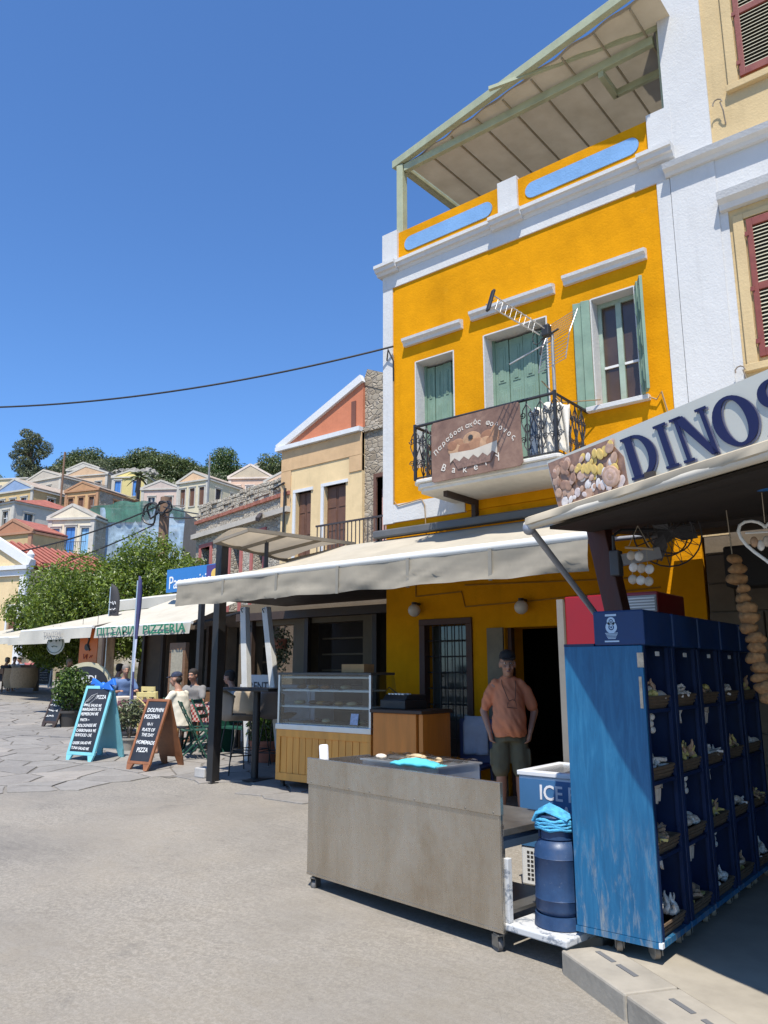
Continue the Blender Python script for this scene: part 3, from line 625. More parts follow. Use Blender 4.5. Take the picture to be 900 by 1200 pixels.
# ============================================================ SALMON GABLED HOUSE (half bare stone)
M_rubble = masonry('rubble_stone', [(.26, .21, .15), (.42, .36, .27), (.34, .28, .21), (.5, .44, .35)], 4.6, (.33, .28, .22))
YS = 16.8
t = thing('gabled_house', 'cream house with salmon red gable whose right half is bare rubble stone', 'house', (0, 0, 0))
XL, XA, XR, ZC, ZA = -18.15, -14.65, -11.1, 8.75, 10.35
wins = [(-17.45, -16.78, 5.0, 7.2), (-16.2, -15.3, 5.0, 7.22)]
wall(MB(), XL, XA, -1, ZC, YS, YS+.4, wins+[(-16.4, -15.2, 0, 2.6)]).build('plastered_wall', C('salmon_cream', (.72, .54, .3)), t)
wall(MB(), XA, XR, -1, ZC, YS+.12, YS+.5, [(-14.15, -13.2, 4.9, 7.2)]).build('stone_wall', M_rubble, t)
MB().prism([(XL+.1, YS+.02, ZC+.1), (XA, YS+.02, ZC+.1), (XA, YS+.02, ZA)], (0, .4, 0)).build('gable', C('salmon', (.55, .2, .11)), t)
MB().prism([(XA, YS+.12, ZC+.1), (XR-.1, YS+.12, ZC+.1), (XA, YS+.12, ZA+.05)], (0, .38, 0)).build('stone_gable', M_rubble, t)
pk = mat('gable_slot', (.16, .06, .04), .8); MB().box(-15.1, -14.92, YS-.01, YS+.05, 8.92, 9.75).build('gable_slot', pk, t)
MB().box(XL-.2, XA, YS-.16, YS+.1, ZC-.04, ZC+.1).build('cornice', M_white, t)
MB().box(XA, XR, YS+.03, YS+.3, ZC-.06, ZC+.1).build('stone_cornice', M_rubble, t)
MB().bar((XL-.22, YS+.0, ZC+.1), (XA, YS+.0, ZA+.06), .24, .16, up=(0, 1, 0)).build('gable_moulding', M_white, t)
MB().bar((XA, YS+.2, ZA+.14), (XR, YS+.2, ZC+.2), .5, .2, up=(0, 1, 0)).build('stone_coping', M_rubble, t)
tan = C('salmon_tan', (.6, .4, .22))
MB().box(XL, XA, YS-.03, YS+.1, ZC-.75, ZC-.05).build('frieze', tan, t)
MB().box(XL, XL+.45, YS-.028, YS+.1, 6.6, ZC-.76).build('pilaster', tan, t); MB().box(XA-.5, XA, YS-.028, YS+.1, 7.5, ZC-.76).build('pilaster', tan, t)
for (a, b, c0, c1) in wins:
    f = MB().box(a-.12, a-.005, YS-.04, YS+.3, c0, c1).box(a-.12, b+.1, YS-.045, YS+.28, c1, c1+.1).build('window', M_white, t)
    n = 2
    for k in range(n):
        xa = a+(b-a)*k/n; xb = a+(b-a)*(k+1)/n; s = MB().box(xa+.01, xb-.01, YS+.14, YS+.19, c0, c1-.01).build('shutter', SHUT['brown'], f)
        for q in range(3): MB().box(xa+.06, xb-.06, YS+.125, YS+.14, c0+.1+q*.72, c0+.72+q*.72).build('panel', SHUT['brown'], s)
f = MB().box(-14.25, -14.15, YS+.05, YS+.4, 4.9, 7.2).box(-14.25, -13.1, YS+.05, YS+.4, 7.2, 7.32).build('doorway', SHUT['brown'], t)
MB().box(-14.12, -13.7, YS+.3, YS+.34, 4.9, 6.9).build('shutter', mat('rose_shutter', (.5, .3, .26), .7), f)
MB().box(-15.6, XR, YS-1.0, YS, 4.7, 4.86).build('balcony_slab', M_white, t)
rl = MB().bar((-15.6, YS-.95, 5.75), (XR, YS-.95, 5.75), .05, .05).build('railing', SHUT['dark'], t)
for k in range(30): MB().cyl((-15.55+k*.15, YS-.95, 4.86), (-15.55+k*.15, YS-.95, 5.75), .018, n=5).build('baluster', SHUT['dark'], rl)
for s in (-1, 1):
    x1 = XL-.15 if s < 0 else XR; MB().prism([(x1, YS+.45, ZC+.1), (XA, YS+.45, ZA+.02), (XA, 25, ZA+.02), (x1, 25, ZC+.1)], (0, 0, .12)).build('roof', M_tilebeige, t)
MB().box(XL, XL+.3, YS+.4, 25, -1, ZC).build('side_wall', M_rubble, t)
# ============================================================ ROOFLESS STONE RUIN
pL = at(230, 640, 18.2); pR = at(333, 620, 16.9); ang = math.atan2(pR.y-pL.y, pR.x-pL.x); Lr = math.hypot(pR.x-pL.x, pR.y-pL.y)+.4
t = thing('stone_ruin', 'roofless ruin of rubble stone with red brick course and pink door jambs', 'ruin', (pL.x, pL.y, 0), ang)
M_grub = masonry('grey_rubble', [(.36, .32, .26), (.52, .46, .37), (.43, .37, .29), (.6, .55, .45)], 5.5, (.4, .35, .28))
def zl(px, py): return at(px, py, 18.2).z
ZT = zl(231, 612); HR = [(.5, 1.25, 0, zl(240, 643)), (2.9, 3.6, 0, zl(240, 643)), (4.5, 5.2, 0, zl(240, 643))]
wall(MB(), 0, Lr, -1, ZT-.7, 0, .55, HR).build('stone_wall', M_grub, t)
MB().box(-.12, Lr, -.2, .5, ZT-.7, ZT-.52).build('string_course', C('ruin_cornice', (.5, .45, .38)), t)
MB().box(0, Lr, -.04, .5, ZT-.52, ZT-.12).build('frieze', M_grub, t)
for k in range(30): MB().box(k*Lr/30+.01, (k+1)*Lr/30-.01, -.12+rnd.uniform(-.02, .02), .4, ZT-.12, ZT+.0).build('brick', mat('old_brick', (.32, .12, .08), .9, .3, 6, .4), t)
mb = MB(); x = 0
while x < Lr:
    wv_ = rnd.uniform(.18, .4); z = ZT
    hgt = .62+.05*math.sin(x*2)+rnd.uniform(-.03, .03); n = 4
    for q in range(n): mb.box(x+.01, x+wv_-.01, -.02+rnd.uniform(-.04, .04), .5, z+.004, z+hgt/n-.01); z += hgt/n
    x += wv_
mb.build('rubble_parapet', M_grub, t, bevel=.02)
for (a, b, c0, c1) in HR:
    f = MB().box(a-.16, a-.002, -.05, .4, c0, c1+.14).box(b+.002, b+.16, -.05, .4, c0, c1+.14).box(a, b, -.05, .4, c1, c1+.14).build('doorway', C('faded_pink', (.45, .16, .14)), t)
    MB().box(a, b, .35, .4, c0, c1).build('door_leaf', SHUT['dark'], f); MB().box((a+b)/2-.03, (a+b)/2+.03, .3, .35, c0, c1).build('mullion', M_frame, f)
MB().bar((Lr-1.6, -.2, ZT-.55), (Lr-.4, -1.0, ZT-1.0), .12, .12).build('iron_bracket', SHUT['dark'], t)
MB().box(0, .5, .55, 7, -1, ZT-.6).build('side_wall', M_grub, t)
# ============================================================ YELLOW HOUSE
YF = 8.4
M_yel = plaster('yellow_plaster', (.64, .272, .004), .15, .18, (.68, .36, .03))
M_pblue = plaster('panel_blue', (.19, .35, .58), .12)
M_green = mat('green_shutter_paint', (.17, .26, .19), .6, .14, 5, .2, 50, dirt=.35, dcol=(.3, .36, .28))
M_gwhite = plaster('trim_white', (.57, .565, .55), .05)
M_iron = mat('wrought_iron', (.02, .02, .022), .5, .2, 9, .2)
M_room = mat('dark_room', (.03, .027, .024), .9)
yh = thing('yellow_house', 'deep yellow two storey house with white trim above the bakery', 'house')
W1 = (-6.31, -5.64, 4.4, 6.0); WD = (-5.15, -4.2, 4.0, 6.07); W3_ = (-3.60, -3.04, 4.7, 6.1)
wall(MB(), -6.9, -2.53, 3.68, 7.72, YF, YF+.5, [W1, WD, W3_]).build('upper_wall', M_yel, yh)
GW = (-6.22, -5.52, .35, 2.2); GD = (-4.98, -4.22, .0, 2.13)
wall(MB(), -6.88, -2.53, -.3, 3.68, YF+.03, YF+.48, [GW, GD]).build('lower_wall', M_yel, yh)
MB().box(-6.9, -6.6, YF+.5, 14, -.3, 7.7).build('side_wall', M_gwhite, yh)
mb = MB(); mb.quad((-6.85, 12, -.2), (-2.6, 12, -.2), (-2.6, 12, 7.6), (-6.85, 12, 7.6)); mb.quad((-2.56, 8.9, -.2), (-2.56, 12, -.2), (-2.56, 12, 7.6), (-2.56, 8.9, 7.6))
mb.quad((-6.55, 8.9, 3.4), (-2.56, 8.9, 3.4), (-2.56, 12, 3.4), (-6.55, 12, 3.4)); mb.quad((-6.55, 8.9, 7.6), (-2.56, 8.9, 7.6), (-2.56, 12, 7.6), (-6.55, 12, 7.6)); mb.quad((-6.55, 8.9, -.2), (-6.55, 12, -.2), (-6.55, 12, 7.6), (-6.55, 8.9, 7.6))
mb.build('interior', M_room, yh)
p = .018
MB().box(-6.905, -6.72, YF-p, YF+.2, 3.66, 7.3).build('corner_strip', M_gwhite, yh)
MB().box(-6.72, -5.5, YF-p+.002, YF+.2, 3.67, 3.93).build('base_band', M_gwhite, yh)
MB().box(-2.68, -2.525, YF-p, YF+.2, 4.1, 7.3).build('corner_strip', M_gwhite, yh)
MB().box(-6.908, -2.522, YF-p-.004, YF+.2, 7.3, 7.56).build('frieze', M_gwhite, yh)
# cornice with breaks over the pilasters
def corn(k): return [(YF+.05, 7.53), (YF-.03-k, 7.53), (YF-.05-k, 7.57), (YF-.085-k, 7.575), (YF-.10-k, 7.62), (YF-.125-k, 7.63), (YF-.125-k, 7.68), (YF+.05, 7.70)]
segs = [(-6.97, -6.58, .05), (-6.58, -4.93, 0), (-4.93, -4.45, .05), (-4.45, -2.85, 0), (-2.85, -2.44, .05)]
for a, b, k in segs: profile_x(MB(), corn(k), a, b).build('cornice', M_gwhite, yh)
MB().box(-6.9, -2.53, YF+.012, YF+.3, 7.70, 8.2).build('parapet', M_yel, yh)
for a, b in ((-6.91, -6.62), (-4.84, -4.54), (-2.74, -2.45)): MB().box(a, b, YF-.03, YF+.33, 7.69, 8.24).build('parapet_pilaster', M_gwhite, yh)
for a, b in ((-6.5, -4.95), (-4.43, -2.86)):
    rr = .115; zc = 7.945; pts = [(a+rr-rr*math.sin(q*math.pi/8)*1.0, YF, zc+rr*math.cos(q*math.pi/8)) for q in range(9)]+[(b-rr+rr*math.sin(q*math.pi/8), YF, zc-rr*math.cos(q*math.pi/8)) for q in range(9)]
    MB().prism(pts, (0, .05, 0)).build('painted_panel', M_pblue, yh)
# lintels
for a, b, z in ((-6.49, -5.47, 6.31), (-5.32, -4.06, 6.37), (-3.92, -2.86, 6.42)):
    profile_x(MB(), [(YF+.02, z-.04), (YF-.05, z-.04), (YF-.06, z), (YF-.1, z+.03), (YF-.105, z+.07), (YF-.03, z+.095), (YF+.02, z+.095)], a, b).build('lintel', M_gwhite, yh)
# reveals painted white
for (a, b, c0, c1) in (W1, WD, W3_):
    e = .006
    MB().box(a-e, a+.012, YF-e, YF+.3, c0, c1).box(b-.012, b+e, YF-e, YF+.3, c0, c1).box(a+.012, b-.012, YF-e+.001, YF+.3, c1-.012, c1+e).build('window_reveal', M_gwhite, yh)
def leaf(x0, x1, y, z0, z1, parent, Mx=None, panels=3):
    s = MB(Mx).box(x0, x1, y, y+.035, z0, z1).build('shutter', M_green, parent, bevel=.004)
    hh = (z1-z0-.1*(panels+1))/panels
    for q in range(panels):
        a = z0+.1+q*(hh+.1)
        for zz in ((a, a+hh),):
            MB(Mx).box(x0+.045, x1-.045, y-.008, y+.001, *zz).build('shutter_panel', M_green, s, bevel=.006)
            MB(Mx).box(x0+.075, x1-.075, y-.016, y-.0075, zz[0]+.03, zz[1]-.03).build('shutter_panel', M_green, s, bevel=.006)
    return s
a, b, c0, c1 = W1; w1 = MB().box(a+.013, a+.05, YF+.2, YF+.28, c0, c1-.013).box(b-.05, b-.013, YF+.2, YF+.28, c0, c1-.013).build('window_frame', M_green, yh)
for k in range(4): leaf(a+.045+k*(b-a-.09)/4+.004, a+.045+(k+1)*(b-a-.09)/4-.004, YF+.215+(.012 if k % 2 else 0), c0, c1-.05, w1)
a, b, c0, c1 = WD; wd = MB().box(a+.013, a+.05, YF+.2, YF+.28, c0, c1-.013).box(b-.05, b-.013, YF+.2, YF+.28, c0, c1-.013).build('door_frame', M_green, yh)
for k in range(4): leaf(a+.045+k*(b-a-.09)/4+.004, a+.045+(k+1)*(b-a-.09)/4-.004, YF+.215+(.012 if k % 2 else 0), c0+.1, c1-.05, wd)
a, b, c0, c1 = W3_
w3 = MB().box(a+.013, a+.06, YF+.17, YF+.25, c0, c1-.013).box(b-.06, b-.013, YF+.17, YF+.25, c0, c1-.013).box(a+.06, b-.06, YF+.17, YF+.25, c1-.07, c1-.013).box((a+b)/2-.035, (a+b)/2+.035, YF+.165, YF+.25, c0, c1-.07).box(a+.06, b-.06, YF+.17, YF+.25, c0, c0+.06).build('window_frame', mat('frame_green', (.3, .38, .31), .6, .15, 6), yh, bevel=.004)
for s in (0, 1):
    xa = (a+.06, (a+b)/2+.035)[s]; xb = ((a+b)/2-.035, b-.06)[s]
    MB().box(xa, xb, YF+.2, YF+.21, c0+.06, c1-.07).build('pane', mat('brown_pane', (.07, .045, .03), .15, .3, 2, 0, spec=.7), w3); MB().box(xa, xb, YF+.18, YF+.205, 5.22, 5.25).build('glazing_bar', M_frame, w3)
MB().box(a-.1, b+.1, YF-.08, YF+.02, c0-.06, c0).build('sill', M_gwhite, yh, bevel=.006)
Mx = Matrix.Translation((a, YF-.01, 0)) @ Matrix.Rotation(R(180+14), 4, 'Z')
leaf(.005, .11, 0, c0, c1-.02, w3, Mx); leaf(.115, .215, -.03, c0, c1-.02, w3, Mx)
Mx = Matrix.Translation((b, YF-.01, 0)) @ Matrix.Rotation(R(-62), 4, 'Z')
leaf(.005, .14, 0, c0, c1-.02, w3, Mx); leaf(.145, .28, .02, c0, c1-.02, w3, Mx)
# balcony
M_slab = plaster('balcony_plaster', (.66, .63, .57), .14, .25)
BX0, BX1, BY, BZ = -5.72, -3.66, 7.48, 3.93
bal = MB().prism([(BX0, YF+.02, BZ-.03), (BX0, BY+.1, BZ-.03), (BX0+.1, BY, BZ-.03), (BX1-.03, BY, BZ-.03), (BX1, BY+.04, BZ-.03), (BX1, YF+.02, BZ-.03)], (0, 0, .05)).build('balcony_slab', M_slab, yh, bevel=.012)
MB().prism([(BX0+.03, YF+.02, BZ-.09), (BX0+.03, BY+.13, BZ-.09), (BX0+.13, BY+.03, BZ-.09), (BX1-.05, BY+.03, BZ-.09), (BX1-.02, BY+.06, BZ-.09), (BX1-.02, YF+.02, BZ-.09)], (0, 0, .059)).build('balcony_moulding', M_slab, bal, bevel=.01)
MB().prism([(BX0+.06, YF+.02, BZ-.13), (BX0+.06, BY+.16, BZ-.13), (BX0+.16, BY+.06, BZ-.13), (BX1-.08, BY+.06, BZ-.13), (BX1-.05, BY+.09, BZ-.13), (BX1-.05, YF+.02, BZ-.13)], (0, 0, .039)).build('balcony_moulding', M_slab, bal)
for x in (-5.35, -3.8): MB().box(x, x+.06, BY+.2, YF, BZ-.2, BZ-.131).box(x, x+.06, YF-.09, YF-.005, BZ-.42, BZ-.2).build('bracket', mat('rust_iron', (.04, .025, .02), .8), bal)
ZR = 4.66; rail = MB().tube([(BX0+.05, YF, ZR), (BX0+.05, BY+.05, ZR), (BX1-.05, BY+.05, ZR), (BX1-.05, YF, ZR)], .02, 6).tube([(BX0+.05, YF, BZ+.05), (BX0+.05, BY+.05, BZ+.05), (BX1-.05, BY+.05, BZ+.05), (BX1-.05, YF, BZ+.05)], .011, 6).build('railing', M_iron, yh, smooth=50)
def scroll(cx, cz, r0, turns, sgn, up):
    return [(cx+sgn*r0*(1-.75*q/14)*math.cos(turns*6.28*q/14), 0, cz+up*r0*(1-.75*q/14)*math.sin(turns*6.28*q/14)) for q in range(15)]
mbb = MB(); hb = ZR-BZ-.07
mbb.cyl((0, 0, 0), (0, 0, hb), .009, n=5)
for sg in (-1, 1):
    mbb.tube([(0, 0, .06), (sg*.045, 0, .14), (sg*.02, 0, .28), (sg*.075, 0, .42), (sg*.05, 0, .56), (0, 0, hb-.03)], .007, 5)
    mbb.tube(scroll(sg*.05, .2, .042, 1.4, sg, 1), .006, 4); mbb.tube(scroll(sg*.055, .5, .045, 1.4, sg, -1), .006, 4)
mbb.tube([(.03*math.cos(q*.63), 0, .34+.05*math.sin(q*.63)) for q in range(11)], .007, 4)
bme = mbb.mesh('baluster'); bme.materials.append(M_iron)
n = 11
for k in range(n+1): link('baluster', bme, rail, Matrix.Translation((BX0+.05+(BX1-BX0-.1)*k/n, BY+.05, BZ+.05)))
for x in (BX0+.05, BX1-.05):
    for k in range(1, 5): link('baluster', bme, rail, Matrix.Translation((x, BY+.05+.17*k, BZ+.05)) @ Matrix.Rotation(R(90), 4, 'Z'))
for x in (BX0+.05, BX1-.05): MB().box(x-.016, x+.016, BY+.034, BY+.066, BZ+.02, ZR+.03).build('corner_post', M_iron, rail)
# ground floor: grille window, doorway, lamps, pipes
M_brownf = mat('brown_frame', (.07, .03, .02), .6, .15, 8)
a, b, c0, c1 = GW
g = MB().box(a-.07, a+.02, YF, YF+.12, c0, c1).box(b-.02, b+.07, YF, YF+.12, c0, c1).box(a-.07, b+.07, YF-.005, YF+.12, c1, c1+.08).build('grille_door_frame', M_brownf, yh, bevel=.005)
for k in range(1, 6): MB().cyl((a+(b-a)*k/6, YF+.06, c0), (a+(b-a)*k/6, YF+.06, c1), .008, n=6).build('grille_bar', M_iron, g)
for k in range(1, 9): MB().cyl((a, YF+.075, c0+(c1-c0)*k/9), (b, YF+.075, c0+(c1-c0)*k/9), .008, n=6).build('grille_bar', M_iron, g)
MB().box(a+.02, b-.02, YF+.2, YF+.21, c0, c1).build('pane', mat('shop_pane', (.06, .065, .06), .08, .4, 3, 0, spec=.9), g)
MB().box(-5.22, -4.99, YF-.005, YF+.15, -.1, 2.13).build('door_jamb', mat('grey_jamb', (.2, .17, .12), .85, .2, 4, .4), yh)
MB().box(-4.98, -4.93, YF+.1, YF+.18, 0, 2.13).box(-4.27, -4.22, YF+.1, YF+.18, 0, 2.13).build('doorway_frame', M_brownf, yh)
for x, z in ((-6.29, 2.4), (-4.66, 2.36)):
    l = MB().ell((x, YF-.1, z), .085, .085, .085, 16, 10).build('wall_lamp_globe', mat('opal_glass', (.6, .58, .52), .35, .05), yh, smooth=80)
    MB().cyl((x, YF+.02, z+.09), (x, YF-.1, z+.09), .02, n=8).build('lamp_arm', M_iron, l); MB().cyl((x, YF-.1, z+.07), (x, YF-.1, z+.11), .035, n=10).build('lamp_cap', M_iron, l)
M_cab = mat('painted_cable', (.35, .17, .02), .6)
for pts in ([(-6.35, YF+.02, 2.9), (-6.35, YF+.02, 2.6), (-5.6, YF+.02, 2.62), (-5.55, YF+.02, 2.42), (-4.6, YF+.02, 2.44), (-3.0, YF+.02, 2.5)], [(-5.55, YF+.02, 2.7), (-3.2, YF+.02, 2.62)]):
    MB().tube(pts, .01, 5).build('cable', M_cab, yh)
MB().tube([(-6.7, YF-.02, 6.2), (-6.7, YF-.02, 3.98), (-6.62, YF-.03, 3.9), (-6.2, YF-.03, 3.94), (-6.15, YF-.03, 3.85), (-6.13, YF-.03, 3.5)], .008, 5).build('cable', mat('old_cable', (.3, .2, .1), .7), yh)
MB().tube([(-6.82, YF-.03, 6.15), (-6.74, YF-.1, 6.28), (-6.68, YF-.05, 6.1), (-6.7, YF-.02, 5.8)], .012, 5).build('wire_anchor', M_blackwire, yh)
MB().tube([(-3.5, YF-.09, 4.75), (-3.9, YF-.3, 4.75), (-4.05, YF-.5, 5.0)], .008, 5).tube([(-3.0, YF-.05, 4.7), (-2.86, YF-.04, 4.62), (-2.8, YF-.04, 4.7), (-2.75, YF-.04, 4.45)], .01, 5).build('cable', mat('old_cable', (.3, .2, .1), .7), yh)
# ------------------------------------------------------------ things on the balcony
M_ban = None
def m_banner():
    m, t, b = _new('banner_brown'); co = N(t, 'ShaderNodeTexCoord').outputs['Object']
    c = ramp(t, noi(t, co, 3, 7, .7, .5), [(.3, (.115, .06, .042)), (.5, (.2, .115, .08)), (.7, (.29, .18, .125))]); t.links.new(c, b.inputs['Base Color']); b.inputs['Roughness'].default_value = .6; return m
bn0, bn1, bz0, bz1 = -5.36, -4.09, 3.86, 4.63; BYn = BY-.03
bt = thing('bakery_banner', 'brown sign with bread basket and white lettering tied to the balcony', 'sign', (0, 0, 0))
pts = [(bn0, BYn, bz0+.02), (bn0+.03, BYn, bz0), (bn1-.04, BYn, bz0+.01), (bn1, BYn, bz0+.05), (bn1-.015, BYn, bz0+.3), (bn1-.02, BYn, bz1-.03), (bn1-.05, BYn, bz1), (bn0+.03, BYn, bz1-.01), (bn0, BYn, bz1-.04)]
MB().prism(pts, (0, .012, 0)).build('sign_board', m_banner(), bt, bevel=.003)
M_cream_t = mat('cream_lettering', (.62, .56, .48), .6, .05)
s1 = 'Παραδοσιακός φούρνος'; mid = (bn0+bn1)/2-.02
for k, ch in enumerate(s1):
    f = k/(len(s1)-1)*2-1; an = f*R(44); x = mid+.53*f; z = bz0+.60-.27*(f*f)+(.02 if f > 0 else 0)
    if ch != ' ': text(ch, .085, M_cream_t, bt, Matrix.Translation((x-.02, BYn-.004, z)) @ Matrix.Rotation(an*.8, 4, 'Y') @ Matrix.Rotation(R(90), 4, 'X'), depth=.001, bold=.0012)
for k, ch in enumerate('Bakery'):
    f = k/5*2-1; text(ch, .125, M_cream_t, bt, Matrix.Translation((mid-.08+.4*f, BYn-.004, bz0+.055+.085*f*f)) @ Matrix.Rotation(-f*R(26), 4, 'Y') @ Matrix.Rotation(R(90), 4, 'X'), depth=.001, bold=.001)
brd = [mat('bread_%d' % k, c, .6, .2, 14) for k, c in enumerate([(.33, .17, .09), (.42, .25, .14), (.27, .13, .07)])]
r = random.Random(2)
for k, (x, z, rx, rz) in enumerate([(-.22, .42, .1, .07), (-.02, .45, .13, .09), (.2, .44, .1, .08), (.3, .46, .06, .1), (-.26, .35, .1, .07), (-.12, .34, .12, .07), (.05, .37, .12, .08), (.18, .36, .12, .08), (-.3, .41, .07, .06), (.26, .37, .09, .07)]):
    MB().ell((mid+x, BYn-.002-.0008*k, bz0+z), rx, .003, rz, 16, 8).build('painted_bread', brd[k % 3], bt, smooth=80)
MB().ell((mid-.03, BYn-.014, bz0+.47), .035, .002, .03, 12, 6).build('painted_jar', mat('print_black', (.03, .03, .03), .6), bt)
mb = MB(); pl = [(-.33, .32)]+[(-.33+.66*q/10, .25 if q % 2 else .2) for q in range(11)]+[(.33, .36), (.0, .31)]
mb.prism([(mid+x, BYn-.013, bz0+z) for x, z in pl], (0, .002, 0)); mb.build('painted_cloth', mat('print_cream', (.5, .44, .36), .6), bt)
MB().prism([(mid+x, BYn-.011, bz0+z) for x, z in ((-.32, .28), (.33, .3), (.24, .13), (-.22, .11))], (0, .002, 0)).build('painted_basket', mat('print_brown', (.2, .12, .09), .6, .3, 30), bt)
M_sheet = mat('white_sheet', (.68, .64, .56), .8, .1, 4, .3)
mb = MB(); vs = []
for i in range(22):
    for j in range(12):
        x = -4.02+.42*i/21; z = BZ+.06+(.60-.1*abs(i/21-.45))*j/11; vs.append((x, BY+.14+.035*math.sin(i*1.1+.3*j)+.02*math.sin(i*.4), z+.02*math.sin(i*.9)))
mb.add(vs, [(i*12+j, (i+1)*12+j, (i+1)*12+j+1, i*12+j+1) for i in range(21) for j in range(11)])
o = mb.build('hanging_sheet', M_sheet, smooth=80); o.modifiers.new('solid', 'SOLIDIFY').thickness = .008; tag(o, 'off-white sheet hanging inside the right end of the balcony rail', 'sheet')
mb = MB(); vs = []
for i in range(10):
    for j in range(10):
        vs.append((-4.09+.12*i/9+.01*j/9, BY+.12+.03*math.sin(i*1.3+j*.2), BZ+.06+.55*j/9))
mb.add(vs, [(i*10+j, (i+1)*10+j, (i+1)*10+j+1, i*10+j+1) for i in range(9) for j in range(9)])
o = mb.build('hanging_cloth', mat('slate_cloth', (.12, .16, .22), .8, .2, 6), smooth=80); o.modifiers.new('solid', 'SOLIDIFY').thickness = .008; tag(o, 'slate blue cloth hanging next to the bakery sign', 'cloth')
# wooden chair on the balcony
M_oldwood = mat('old_wood', (.17, .09, .045), .6, .2, 6, .2, 40, stretch=(1, 1, 4))
ch = thing('wooden_chair', 'old brown wooden chair on the balcony behind the banner', 'chair', (-5.42, 7.85, BZ+.02), R(15))
for sx in (-.18, .18):
    MB().cyl((sx, -.17, 0), (sx, -.17, .44), .018).build('leg', M_oldwood, ch); MB().tube([(sx, .17, 0), (sx, .17, .44), (sx, .2, .86)], .018, 8).lathe([(.02, 0), (.028, .02), (.01, .05)], (sx, .2, .86), 8).build('back_post', M_oldwood, ch)
MB().box(-.2, .2, -.2, .2, .43, .46).build('seat', M_oldwood, ch, bevel=.01)
for z in (.58, .69, .8): MB().box(-.17, .17, .175+.03*(z-.44), .195+.03*(z-.44), z-.03, z+.03).build('back_slat', M_oldwood, ch, bevel=.008)
# ------------------------------------------------------------ TV aerial on a mast
an_b = at(644, 470, 7.56); ant = thing('tv_aerial', 'silver television aerial on a pole lashed to the balcony rail', 'aerial', (0, 0, 0))
M_alu = mat('aluminium', (.42, .42, .41), .5, .1, 9, 0, metal=.9); M_blk = mat('black_plastic', (.02, .02, .022), .5, .15, 9)
AY = 7.56; mt = at(647, 395, AY); MB().cyl((mt.x, AY, 4.0), (mt.x, AY, mt.z+.06), .02, n=10).build('mast', mat('dull_pole', (.35, .33, .3), .5, .2, 6, metal=.6), ant, smooth=40)
hub = Vector((mt.x-.03, AY-.05, mt.z+.02)); tip = at(575, 352, AY-.75); ax = (tip-hub).normalized(); sv = ax.cross(Vector((0, 0, 1))).normalized(); uv = sv.cross(ax)
Lb = (tip-hub).length
for su in (-.06, .06):
    MB().cyl(hub+uv*su*1.0+ax*.1, tip+uv*su*1.3, .007, n=6).build('boom', M_alu, ant); 
for sv_ in (-.065, .065): MB().cyl(hub+sv*sv_+ax*.1, tip+sv*sv_*1.5, .006, n=6).build('boom', M_alu, ant)
for k in range(10):
    p0 = hub+ax*(.2+(Lb-.22)*k/9); MB().cyl(p0-sv*.1, p0+sv*.1, .0028, n=5).build('director', M_alu, ant); MB().cyl(p0-uv*.08, p0+uv*.08, .0028, n=5).build('director', M_alu, ant)
MB().bar(tip-uv*.14, tip+uv*.14, .03, .06, up=sv).build('end_cap', M_blk, ant, bevel=.008)
for sgn in (-1, 1):       # reflector grids, a V behind the dipole
    base = hub-ax*.12; d2 = (uv*sgn*1.0-ax*.1).normalized()
    for s2 in (-.24, .24): MB().cyl(base+sv*s2, base+sv*s2+d2*.34, .006, n=5).build('reflector_arm', M_alu, ant)
    for k in range(8): MB().cyl(base+d2*(.03+.044*k)-sv*.25, base+d2*(.03+.044*k)+sv*.25, .004, n=5).build('reflector_rod', M_alu, ant)
MB().bar(hub-ax*.12+sv*.25-uv*.1, hub-ax*.12+sv*.25+uv*.34, .02, .035, up=ax).build('reflector_cap', M_blk, ant, bevel=.005)
MB().box(hub.x-.045, hub.x+.045, hub.y-.07, hub.y+.02, hub.z-.03, hub.z+.1).build('junction_box', M_blk, ant, bevel=.01)
MB().tube([hub+sv*.07+ax*.1+Vector((.06*math.cos(q*.5), 0, -.06+.08*math.sin(q*.5))) for q in range(13)], .006, 5).build('cable_loop', M_blk, ant)
MB().cyl(at(597, 427, AY-.2), hub-ax*.1, .009, n=6).build('support_arm', M_alu, ant)
MB().cyl(hub+Vector((-.1, .02, -.03)), hub+Vector((.12, .04, .05)), .012, n=6).build('clamp', M_blk, ant)
# ------------------------------------------------------------ roof terrace pergola
M_pgreen = mat('pergola_green', (.35, .37, .24), .65, .12, 5, .2)
pg = thing('roof_pergola', 'pale green pergola with beige canvas blind on the roof terrace', 'pergola', (0, 0, 0))
A = Vector((-6.66, 8.5, 9.42)); B = Vector((-2.84, 7.86, 9.46))
MB().bar((-6.62, 8.5, 8.1), (-6.62, 8.5, 9.4), .12, .12).build('post', M_pgreen, pg, bevel=.006)
MB().bar((-2.52, 8.56, 8.1), (-2.52, 8.56, 9.9), .12, .12).build('post', M_pgreen, pg, bevel=.006)
MB().bar(A+(A-B)*.03+Vector((0, -.02, .06)), B+(B-A)*.12+Vector((0, 0, .06)), .09, .13).build('front_beam', M_pgreen, pg, bevel=.006)
MB().bar((-6.55, 8.5, 9.33), (-2.62, 8.52, 9.35), .08, .12).build('parapet_beam', M_pgreen, pg, bevel=.006)
MB().bar((-6.62, 8.58, 9.4), (-6.62, 11.5, 9.5), .09, .12).build('rafter', M_pgreen, pg)
MB().bar((-4.7, 8.0, 9.44), (-2.5, 8.45, 9.44), .05, .05).build('blind_rail', M_pgreen, pg)
MB().box(-3.3, -2.6, 8.95, 9.0, 9.2, 9.3).box(-3.35, -3.28, 8.5, 9.0, 9.2, 9.3).build('brace', M_pgreen, pg)
